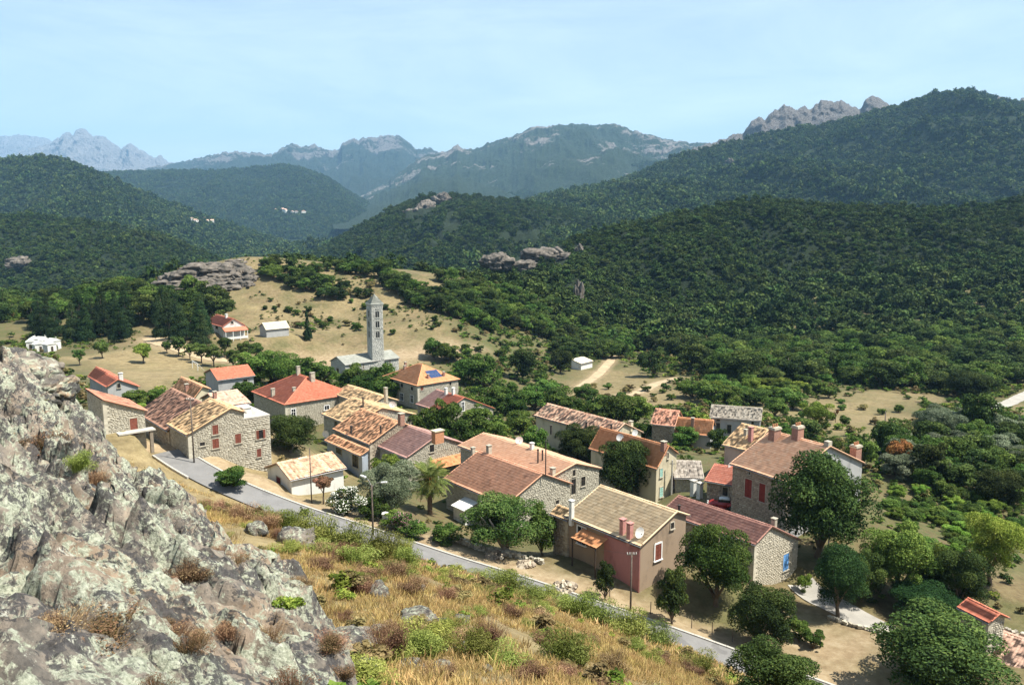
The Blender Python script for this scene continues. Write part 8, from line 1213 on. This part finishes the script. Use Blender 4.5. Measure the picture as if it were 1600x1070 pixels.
sp_, sg, L, W, zo, prof = HINFO['split_house']; V_, F_, T_ = [], [], []; (xb, zb_) = prof[1]; d = Vector((xb, 0, zb_)); Q = d.length+.38; p0 = Vector((0, 0, 0))-d.normalized()*.38
tile_slope((p0.x, 5.2, p0.z+zo+.13), (0, 1, 0), d, Q, lambda q: 0, lambda q: L-5.2+.33, 'flat_mauve', V_, F_, T_, 79); obj('dark_roof_half', mesh_np('dark_roof_half', np.concatenate(V_), np.concatenate(F_), roofmat('flat_mauve'), False, np.concatenate(T_)), sp_)
vi, sg, L, W, zo, prof = HINFO['villa']; MB().add([(-.3, -2.6, zo-1.5), (W+.3, -2.6, zo-1.5), (W+.3, -.02, zo-.5), (-.3, -.02, zo-.5), (-.3, -2.6, zo-1.62), (W+.3, -2.6, zo-1.62), (W+.3, -.02, zo-.62), (-.3, -.02, zo-.62)], [(0, 1, 2, 3), (7, 6, 5, 4), (0, 4, 5, 1), (1, 5, 6, 2), (3, 2, 6, 7), (0, 3, 7, 4)]).obj('veranda_roof', roofmat('flat_red'), vi)
m = MB(); [m.box(q-.1, q+.1, -2.5, -2.3, -1, zo-1.64) for q in (0, W/3, 2*W/3, W)]; m.box(0, W, -2.48, -2.38, .2, 1.0); m.obj('veranda_post', wh, vi)
gr_, sg, L, W, zo, prof = HINFO['grey_roof_house']; V_, F_, T_ = [], [], []; tile_slope((4.2, -2.3, zo-2.4), (1, 0, 0), (0, 1, .42), 2.5, lambda q: 0, lambda q: W-4.0, 'canal_orange', V_, F_, T_, 81); obj('side_canopy', mesh_np('side_canopy', np.concatenate(V_), np.concatenate(F_), MATS['canopy_tiles'], False, np.concatenate(T_)), gr_)
m = MB(); m.box(4.4, 4.6, -2.1, -1.9, -1, zo-2.42).box(W-.1, W+.1, -2.1, -1.9, -1, zo-2.42); m.obj('canopy_post', wh, gr_)
lt, sg, L, W, zo, prof = HINFO['lean_to']; MB().box(-.02, .35, -.35, -.02, -1, zo-.3).obj('pier', WALLS['render_blue'][0], lt)
# long front: pale plaster wing by the palm
lf, sg, L, W, zo, prof = HINFO['long_front']; MB().box(-2.2, -.03, 6.2, 8.8, -1.5, zo-2.3).obj('white_wing', wh, lf); MB().add([(-2.5, 6.0, zo-2.25), (-.02, 6.0, zo-1.6), (-.02, 9.0, zo-1.6), (-2.5, 9.0, zo-2.25), (-2.5, 6.0, zo-2.15), (-.02, 6.0, zo-1.5), (-.02, 9.0, zo-1.5), (-2.5, 9.0, zo-2.15)], [(3, 2, 1, 0), (4, 5, 6, 7), (0, 1, 5, 4), (1, 2, 6, 5), (2, 3, 7, 6), (3, 0, 4, 7)]).obj('wing_roof', wh, lf)
mn, sg, L, W, zo, prof = HINFO['manor']
for q in (prof[1], ): MB().box(q[0]-.4, q[0]+.4, -.3, .4, q[1]+zo, q[1]+zo+.7).obj('chimney', MORTAR, mn)
V_g = MB(); gp = [(0, 0), prof[1], prof[2]]; V_g.add([(q[0], -.03, q[1]+zo-.08) for q in gp]+[(W, -.03, -2.0), (0, -.03, -2.0)], [(0, 4, 3, 2, 1)]); V_g.obj('gable_render', WALLS['render_grey'][0], mn)
for key, x_, y_, z_, f, lab in (('lean_to', -.2, 11.0, .3, (-.3, -1), 'white satellite dish at the left end of the lean-to'), ('row_mid', 9.0, .8, 1.3, (.2, -1), 'white satellite dish beside the brick chimney of the row'), ('long_rear', 5.0, 12.5, .9, (.3, -1), 'white satellite dish on the ridge behind the terracotta roof'), ('pink_house', .5, .9, .1, (.6, -1), 'white satellite dish beside the pink chimneys'), ('red_annex', 4.2, 1.9, .6, (.2, -1), 'white satellite dish on the red annex roof'), ('old_tiles', 5.6, -.3, -1.2, (.5, -1), 'white satellite dish on the gable of the old tiled house'), ('cream_house', 1.6, 9.2, 1.6, (.2, -1), 'white satellite dish at the far end of the orange roof')):
    dish(lab, wpt(key, x_, y_, z_), f, .62)
# ---------------------------------------------------------------- poles and lamps
POLEW = m_plain('pole_wood', (.13, .105, .085), .95, .3, 3)
def pole(name, label, p, h, r=.11, arms=(), cat='pole', wood=True):
    t = thing(name, label, cat, (p[0], p[1], gz1(p[0], p[1])-.1)); MB().tube([(0, 0, -.5), (0, 0, h)], [r, r*.7], 10).obj('shaft', POLEW if wood else GUTTER, t, True)
    for (dx, dy, dz, ln) in arms:
        a = MB(); a.tube([(0, 0, h-.35), (dx*ln*.5, dy*ln*.5, h+dz*.7), (dx*ln, dy*ln, h+dz)], [.045, .04, .035], 6).obj('lamp_arm', GUTTER, t)
        MB().obox((dx*(ln+.25), dy*(ln+.25), h+dz+.02), (dx, dy, .12), (-dy, dx, 0), (0, 0, 1), .36, .13, .07).obj('lamp_head', m_plain('lamp_white', (.72, .72, .70), .4, .05), t)
    return t
def crossarm(t, h): MB().box(-.5, .5, -.05, .05, h-.3, h-.2).obj('crossarm', POLEW, t); k = MB(); [k.lathe([(.05, h-.2), (.05, h-.05), (.02, h)], 6, (q, 0, 0)) for q in (-.45, -.2, .2, .45)]; k.obj('insulator', wh, t)
crossarm(pole('utility_pole', 'wooden utility pole in front of the stone gable house', PTS['pole_a'], 9.0), 9.0)
pole('utility_pole', 'thin dark pole in front of the white shed', PTS['pole_b'], 7.4, .09)
pole('street_lamp', 'street lamp with two white heads beside the road', PTS['lamp'], 6.4, .12, ((-.85, .5, .75, 1.0), (.95, -.2, .35, 1.3)), 'street lamp')
crossarm(pole('utility_pole', 'utility pole standing in front of the pink house corner', PTS['pole_c'], 6.4), 6.4)
pole('street_lamp', 'street lamp with one curved arm below the great chestnut', PTS['lamp_b'], 6.0, .1, ((.95, .2, .8, 1.5),), 'street lamp', False)
pole('utility_pole', 'lone dark pole at the edge of the dry field', PTS['pole_d'], 6.2, .14)
q = wpt('long_front', 6.5, .5, 2.0)
t = thing('utility_pole', 'concrete pole beside the cream gable wall', 'pole', wpt('cream_house', 2.6, -.9, -6.4)); MB().tube([(0, 0, -.5), (0, 0, 7.2)], [.16, .11], 8).obj('shaft', conc, t); MB().box(-.4, .4, -.04, .04, 6.6, 6.7).obj('crossarm', GUTTER, t)
# wires between poles
def wire(a, b, sag, label):
    P_ = [Vector(a).lerp(Vector(b), k/12)-Vector((0, 0, sag*4*(k/12)*(1-k/12))) for k in range(13)]; MB().tube(P_, [.012]*13, 4).obj('overhead_wire', PIPE, None, label=label, category='wire')
pa, pb_, pc_ = [Vector(PTS[k]) for k in ('pole_a', 'pole_b', 'pole_c')]
wire((pa.x, pa.y, gz1(pa.x, pa.y)+8.6), (pb_.x, pb_.y, gz1(pb_.x, pb_.y)+7.2), .7, 'thin overhead wire from the gable house pole to the shed pole')
wire((pc_.x, pc_.y, gz1(pc_.x, pc_.y)+6.1), wpt('pink_house', -.1, .1, -.6), .1, 'thin overhead wire from the pole to the pink house corner')
ql = PTS['lamp']; wire((pb_.x, pb_.y, gz1(pb_.x, pb_.y)+7.2), (ql[0], ql[1], gz1(ql[0], ql[1])+6.0), .5, 'thin overhead wire from the shed pole to the street lamp')
wire((ql[0], ql[1], gz1(ql[0], ql[1])+6.0), (pc_.x, pc_.y, gz1(pc_.x, pc_.y)+6.1), 1.1, 'long overhead wire from the street lamp to the pink house pole')
qc = wpt('cream_house', 2.6, -.9, .2); wire(qc, wpt('blue_shutter_house', 3.0, 9.0, 1.6), .5, 'overhead wire from the concrete pole to the maroon roof')
# ---------------------------------------------------------------- palm, oleanders
pp = PTS['palm']; pz = gz1(pp[0], pp[1])-.1; pt_ = thing('palm_tree', 'date palm with orange fruit stems beside the terracotta roof', 'tree', (pp[0], pp[1], pz)); ph_ = 5.0
m = MB(); m.tube([(0, 0, -.2)]+[(0, 0, ph_*k/12) for k in range(1, 13)], [.34]+[.33+.03*(k % 2) for k in range(1, 13)], 10); m.obj('trunk', m_plain('palm_bark', (.16, .11, .07), .95, .35, 7), pt_)
def frond(seed, ln):
    rs = np.random.default_rng(seed); V_ = []; F_ = []; T_ = []; n_ = 30
    for k in range(n_):
        f = (k+1)/n_; x_ = ln*f*(1-.18*f); z_ = ln*(.42*f-.85*f*f*.62); d_ = .42*ln*math.sin(min(1, f*1.08)*math.pi*.92+.18)*.42+.05
        for s in (-1, 1):
            i = len(V_); tip = (x_+d_*.55, s*d_*.85, z_-d_*.35+rs.normal(0, .04)); V_ += [(x_-.03, 0, z_), (x_+.045, 0, z_+.01), (tip[0]+.02, tip[1], tip[2]), (tip[0]-.02, tip[1], tip[2])]; F_.append((i, i+1, i+2, i+3)); T_.append(float(np.clip(rs.normal(.5, .2), 0, 1)))
        if k: i = len(V_); fp = k/n_; xp = ln*fp*(1-.18*fp); zp = ln*(.42*fp-.85*fp*fp*.62); V_ += [(xp, -.03, zp), (xp, .03, zp), (x_, .02, z_), (x_, -.02, z_)]; F_.append((i, i+1, i+2, i+3)); T_.append(.7)
    return mesh_np('frond', np.array(V_), np.array(F_), LEAF['palm'], False, T_)
FR = [frond(i, 4.1) for i in range(4)]
for k in range(72):
    o = obj('frond', FR[k % 4], pt_, (0, 0, ph_-.05)); e_ = [-.75, -.4, .0, .4, .85][k % 5]; o.rotation_euler = (0, -e_+rnd.uniform(-.12, .12), k*2.399); s = rnd.uniform(.85, 1.08)*(1 if e_ > -.5 else .85); o.scale = (s, s, s)
m = MB()
for k in range(14):
    a = k*2.4; r_ = rnd.uniform(.7, 1.25); m.tube([(0, 0, ph_), (math.cos(a)*r_*.6, math.sin(a)*r_*.6, ph_+.55), (math.cos(a)*r_, math.sin(a)*r_, ph_+.1)], [.03, .03, .02], 4)
    for j in range(9): m.tube([(math.cos(a)*r_, math.sin(a)*r_, ph_+.12), (math.cos(a)*r_+rnd.uniform(-.22, .22), math.sin(a)*r_+rnd.uniform(-.22, .22), ph_-.35)], [.03, .05], 4)
m.obj('fruit_stems', m_plain('date_orange', (.50, .17, .035), .8, .25, 5), pt_)
for key, nm, lab, fl, w, h in (('oleander', 'oleander_bush', 'white flowering oleander bush beside the road', 'white_flower', 6.0, 4.2), ('pink_ol', 'oleander_bush', 'pale pink flowering oleander right of the white pillar', 'pink_flower', 4.4, 3.0)):
    q = PTS[key]; t = thing(nm, lab, 'bush', (q[0], q[1], gz1(q[0], q[1])-.1)); t.scale = (w, w, h); obj('leaves', crown('leaves', LEAF['oak_fresh'], 500+int(w*10), 5200, .026, 22, .0), t); f = obj('flowers', crown('flowers', LEAF[fl], 500+int(w*10), 2200, .018, 22, .0), t); f.scale = (1.03, 1.03, 1.03)
for i, (px_, py_, w_, h_, lab) in enumerate([(-11.5, 92.8, 5.0, 2.2, 'green hedge bush under the palm'), (-7.6, 92.6, 5.2, 2.6, 'green hedge bush between the palm and the fig tree'), (-14.2, 95.2, 4.4, 2.4, 'green hedge bush between the olive and the pink oleander'), (-25.0, 95.5, 1.6, 1.5, 'small shrub at the foot of the shed pole'), (-17.0, 98.0, 5.0, 3.6, 'dark green bush right of the white oleander'), (33.8, 90.6, 2.4, 2.6, 'cream flowering shrub at the blue shutter house corner')]):
    t = thing('hedge_bush', lab, 'bush', (px_, py_, gz1(px_, py_)-.1), i); t.scale = (w_, w_, h_); obj('leaves', crown('leaves', LEAF['oak_fresh' if i < 5 else 'acacia'], 540+i, 4200, .028, 20, .0), t)
# ---------------------------------------------------------------- small things in the village
q = PTS['pillar']; t = thing('gate_pillar', 'short white pillar beside the road near the pink oleander', 'pillar', (q[0], q[1], gz1(q[0], q[1]))); MB().box(-.28, .28, -.28, .28, -.3, 1.45).obj('shaft', wh, t); MB().box(-.36, .36, -.36, .36, 1.453, 1.55).add([(-.34, -.34, 1.55), (.34, -.34, 1.55), (.34, .34, 1.55), (-.34, .34, 1.55), (0, 0, 1.75)], [(0, 1, 4), (1, 2, 4), (2, 3, 4), (3, 0, 4)]).obj('cap', wh, t)
for k, lab in (('gate1', 'left stone gate pillar in the yard behind the cream house'), ('gate2', 'right stone gate pillar in the yard behind the cream house')):
    q = PTS[k]; t = thing('gate_pillar', lab, 'pillar', (q[0], q[1], gz1(q[0], q[1])), .6); MB().box(-.35, .35, -.35, .35, -.3, 2.3).obj('shaft', wh, t); MB().box(-.45, .45, -.45, .45, 2.303, 2.45).obj('cap', conc, t)
q = PTS['parasol']; t = thing('parasol', 'pale blue garden parasol in front of the low orange roof', 'parasol', (q[0], q[1], gz1(q[0], q[1]))); MB().lathe([(1.5, 2.2), (1.0, 2.5), (.05, 2.8)], 10).obj('canopy', m_plain('parasol_cloth', (.62, .70, .74), .8, .05), t); MB().tube([(0, 0, 0), (0, 0, 2.7)], [.03, .03], 6).obj('pole', GUTTER, t)
for i, (dx, dy) in enumerate(((-1.8, -1.2), (.3, -1.4), (1.6, -2.0))):
    t = thing('garden_chair', 'white garden chair near the pale blue parasol', 'chair', (q[0]+dx, q[1]+dy, gz1(q[0]+dx, q[1]+dy)), i*1.3, 'garden chairs by the parasol'); MB().box(-.28, .28, -.28, .28, .40, .45).obj('seat', wh, t); MB().box(-.28, .28, .24, .29, .45, .95).obj('backrest', wh, t)
    for sx in (-1, 1):
        for sy in (-1, 1): MB().box(sx*.24-.03, sx*.24+.03, sy*.22-.03, sy*.22+.03, -.05, .399).obj('leg', wh, t)
# old red car with white roof
q = PTS['car']; t = thing('vintage_car', 'old red car with white roof parked behind the maroon roof', 'car', (q[0], q[1], gz1(q[0], q[1])+.02), R(165)); RED = m_plain('red_car_paint', (.34, .03, .025), .35, .08, 2, 0, .5)
def prism(m, prof, y0, y1):
    n_ = len(prof); m.add([(x_, y0, z_) for x_, z_ in prof]+[(x_, y1, z_) for x_, z_ in prof], [tuple(range(n_)), tuple(range(2*n_-1, n_-1, -1))]+[(i, n_+i, n_+(i+1) % n_, (i+1) % n_) for i in range(n_)])
m = MB(); prism(m, [(-2.0, .35), (-2.05, .7), (-1.7, 1.0), (-.9, 1.05), (.5, 1.05), (1.5, .98), (1.95, .75), (2.0, .35)], -.55, .55)
for sx in (-1.25, 1.3):
    for sy in (-.7, .7): m.tube([(sx-.62, sy, .35), (sx-.45, sy, .68), (sx, sy, .84), (sx+.45, sy, .68), (sx+.62, sy, .35)], [.10, .17, .19, .17, .10], 8)
m.box(-.65, .7, -.78, .78, .28, .36); m.obj('body', RED, t, True)
m = MB(); prism(m, [(-1.15, 1.0), (-.95, 1.45), (-.75, 1.5), (.35, 1.5), (.6, 1.04)], -.5, .5); m.obj('window_band', DARKPANE, t); m = MB(); prism(m, [(-1.0, 1.44), (-.75, 1.58), (.2, 1.6), (.42, 1.46)], -.52, .52); m.obj('roof', wh, t)
for sx in (-1.25, 1.3):
    for sy in (-1, 1): w_ = MB().tube([(sx, sy*.62, .32), (sx, sy*.80, .32)], [.32, .32], 14).obj('wheel', PIPE, t); MB().tube([(sx, sy*.79, .32), (sx, sy*.83, .32)], [.18, .15], 10).obj('hubcap', GUTTER, w_)
for sy in (-.4, .4): MB().lathe([(.10, -.06), (.14, 0), (.10, .06)], 8, (1.98, sy, .80)).obj('headlight', wh, t)
MB().box(2.0, 2.1, -.75, .75, .38, .48).obj('bumper', GUTTER, t)
# goal frame on the playing field
q = PTS['goal']; t = thing('goal_frame', 'white goal frame on the playing field by the red hall', 'goal', (q[0], q[1], gz1(q[0], q[1])), R(-55)); MB().tube([(-3, 0, 0), (-3, 0, 2.3)], [.09, .09], 6).obj('post', wh, t); MB().tube([(3, 0, 0), (3, 0, 2.3)], [.09, .09], 6).obj('post', wh, t); MB().tube([(-3.08, 0, 2.3), (3.08, 0, 2.3)], [.09, .09], 6).obj('crossbar', wh, t); MB().tube([(-3, 0, 2.3), (-3, 1.8, 0)], [.05, .05], 5).tube([(3, 0, 2.3), (3, 1.8, 0)], [.05, .05], 5).obj('stay', wh, t)
# tombs
for i, q in enumerate(TOMB):
    t = thing('tomb', 'white family tomb in the small cemetery above the rock', 'tomb', (q[0], q[1], gz1(q[0], q[1])), R(30+i*7), 'white tombs'); w_ = 1.3+.25*(i % 3); h_ = 2.6+.5*(i % 2); MB().box(-w_, w_, -1.6, 1.6, -.3, h_).obj('wall', wh, t); m = MB(); prism(m, [(-w_-.2, h_+.003), (w_+.2, h_+.003), (0, h_+1.0)], -1.8, 1.8); m.obj('roof', wh, t); MB().box(-.4, .4, -1.66, -1.6, .1, 1.8).obj('door', WOOD['dark'], t); MB().box(-.05, .05, -1.7, -1.6, h_+.9, h_+1.7).box(-.25, .25, -1.69, -1.61, h_+1.3, h_+1.4).obj('cross', wh, t)
# far hamlets
for i, q in enumerate(HOUSEFAR):
    P_ = next(f_[0] for f_ in FOREST if f_[2] == (4 if i < 6 else 5)); k = int(np.argmin(np.hypot(P_[:, 0]/P_[:, 1]-q[0]/q[1], (P_[:, 2]-CAMZ)/P_[:, 1]-(q[2]-CAMZ)/q[1]))); q = P_[k]
    t = thing('far_house', 'tiny pale house in the hamlet on the distant wooded hillside, %s' % ('left hamlet' if i < 6 else 'right hamlet'), 'house', (q[0], q[1], q[2]+(4 if i < 6 else 6)), R(20+i*17), 'left far hamlet' if i < 6 else 'right far hamlet'); s = (3.6 if i < 6 else 7)+1.2*(i % 3); h_ = s*.9; MB().box(-s, s, -s*.7, s*.7, -9, h_).obj('wall', wh, t); m = MB(); prism(m, [(-s*1.05, h_+.01), (s*1.05, h_+.01), (0, h_+s*.5)], -s*.75, s*.75); m.obj('roof', roofmat('canal_pink'), t)
    for k in (-1, 1): MB().box(k*s*.45-.6, k*s*.45+.6, -s*.7-.1, -s*.7, h_*.3, h_*.7).obj('window', DARKPANE, t)
# fence posts beside the road, rubble walls, stone heaps
for i in range(7):
    f = i/6; q = ROADL[int(58+f*12)] if len(ROADL) > 75 else ROADL[-10+i]; nrm_ = (.40, .9); x_, y_ = q[0]+nrm_[0]*4.2, q[1]+nrm_[1]*4.2; o = MB().tube([(0, 0, -.3), (0, 0, 1.35)], [.05, .04], 6).obj('fence_post', POLEW, None, loc=(x_, y_, gz1(x_, y_)), label='thin fence post beside the road near the dark round oak', category='fence post', group='roadside fence posts')
def rubble(line, h, label, n_per=2.6, name='rubble_wall'):
    l = smooth_line([tuple(p)+(0,) for p in line], .35); t = thing(name, label, 'wall', (l[0][0], l[0][1], gz1(l[0][0], l[0][1]))); m = MB(); rs = np.random.default_rng(len(label)); b0 = Vector(t.location)
    for p_ in l:
        g_ = gz1(p_[0], p_[1])
        for k in range(int(h/.22)):
            s = rs.uniform(.14, .25); c_ = Vector((p_[0]+rs.normal(0, .09), p_[1]+rs.normal(0, .09), g_+.05+k*.21))-b0; a_ = rs.uniform(0, 3); ax = Vector((math.cos(a_), math.sin(a_), rs.normal(0, .2))).normalized(); ay = Vector((-ax.y, ax.x, 0)).normalized(); m.obox(c_, ax, ay, ax.cross(ay), s, s*.8, s*.62, float(rs.random()))
    m.obj('stones', STONE, t, kind='stuff'); return t
rubble([(-6.5, 93.2), (-3, 91.8), (0.5, 91.0), (3.5, 89.5)], .7, 'low tumbled stone wall under the fig tree'); rubble([(34.0, 83.5), (37.0, 80.5), (40.0, 78.6), (42.5, 77.4)], .5, 'low stone edging along the grey lane'); rubble([(29.5, 119.5), (32.5, 118.0), (35, 118.8)], .9, 'dry stone wall behind the gate pillars')
rubble([(49.5, 84.0), (51.0, 80.5), (53.0, 78.5), (54.5, 75.5)], 1.0, 'curved stone wall beside the tiny red roof')
for i, (x_, y_, s) in enumerate(((5.6, 83.6, 1.5), (-2.0, 90.6, 1.2), (1.5, 88.6, 1.0))):
    t = thing('stone_heap', ['dark stone heap in the yard of the pink house', 'small stone heap under the fig tree', 'small heap of pale stones near the road below the fig tree'][i], 'stone heap', (x_, y_, gz1(x_, y_))); m = MB(); rs = np.random.default_rng(i)
    for k in range(70): r_ = s*rs.random()**.6; a_ = rs.random()*6.28; c_ = Vector((r_*math.cos(a_), r_*math.sin(a_), .1+max(0, (1-r_/s))*s*.5*rs.random())); ax = Vector(rs.normal(size=3)).normalized(); ay = ax.orthogonal().normalized(); u_ = rs.uniform(.08, .2); m.obox(c_, ax, ay, ax.cross(ay), u_*1.3, u_, u_*.8, float(rs.random()))
    m.obj('stones', STONE_WARM, t, kind='stuff')
# ---------------------------------------------------------------- haze
hz = bpy.data.materials.new('haze'); hz.use_nodes = True; nt = hz.node_tree; nt.nodes.remove(nt.nodes['Principled BSDF']); pv_ = nt.nodes.new('ShaderNodeVolumePrincipled'); pv_.inputs['Color'].default_value = (.36, .67, 1.0, 1); pv_.inputs['Density'].default_value = HAZE; pv_.inputs['Anisotropy'].default_value = 0.0
nt.links.new(pv_.outputs['Volume'], nt.nodes['Material Output'].inputs['Volume'])
try: hz.cycles.homogeneous_volume = True
except Exception: pass
MB().box(-13500, 13500, -250, 17600, -62.5, 1700).obj('haze', hz, kind='stuff')
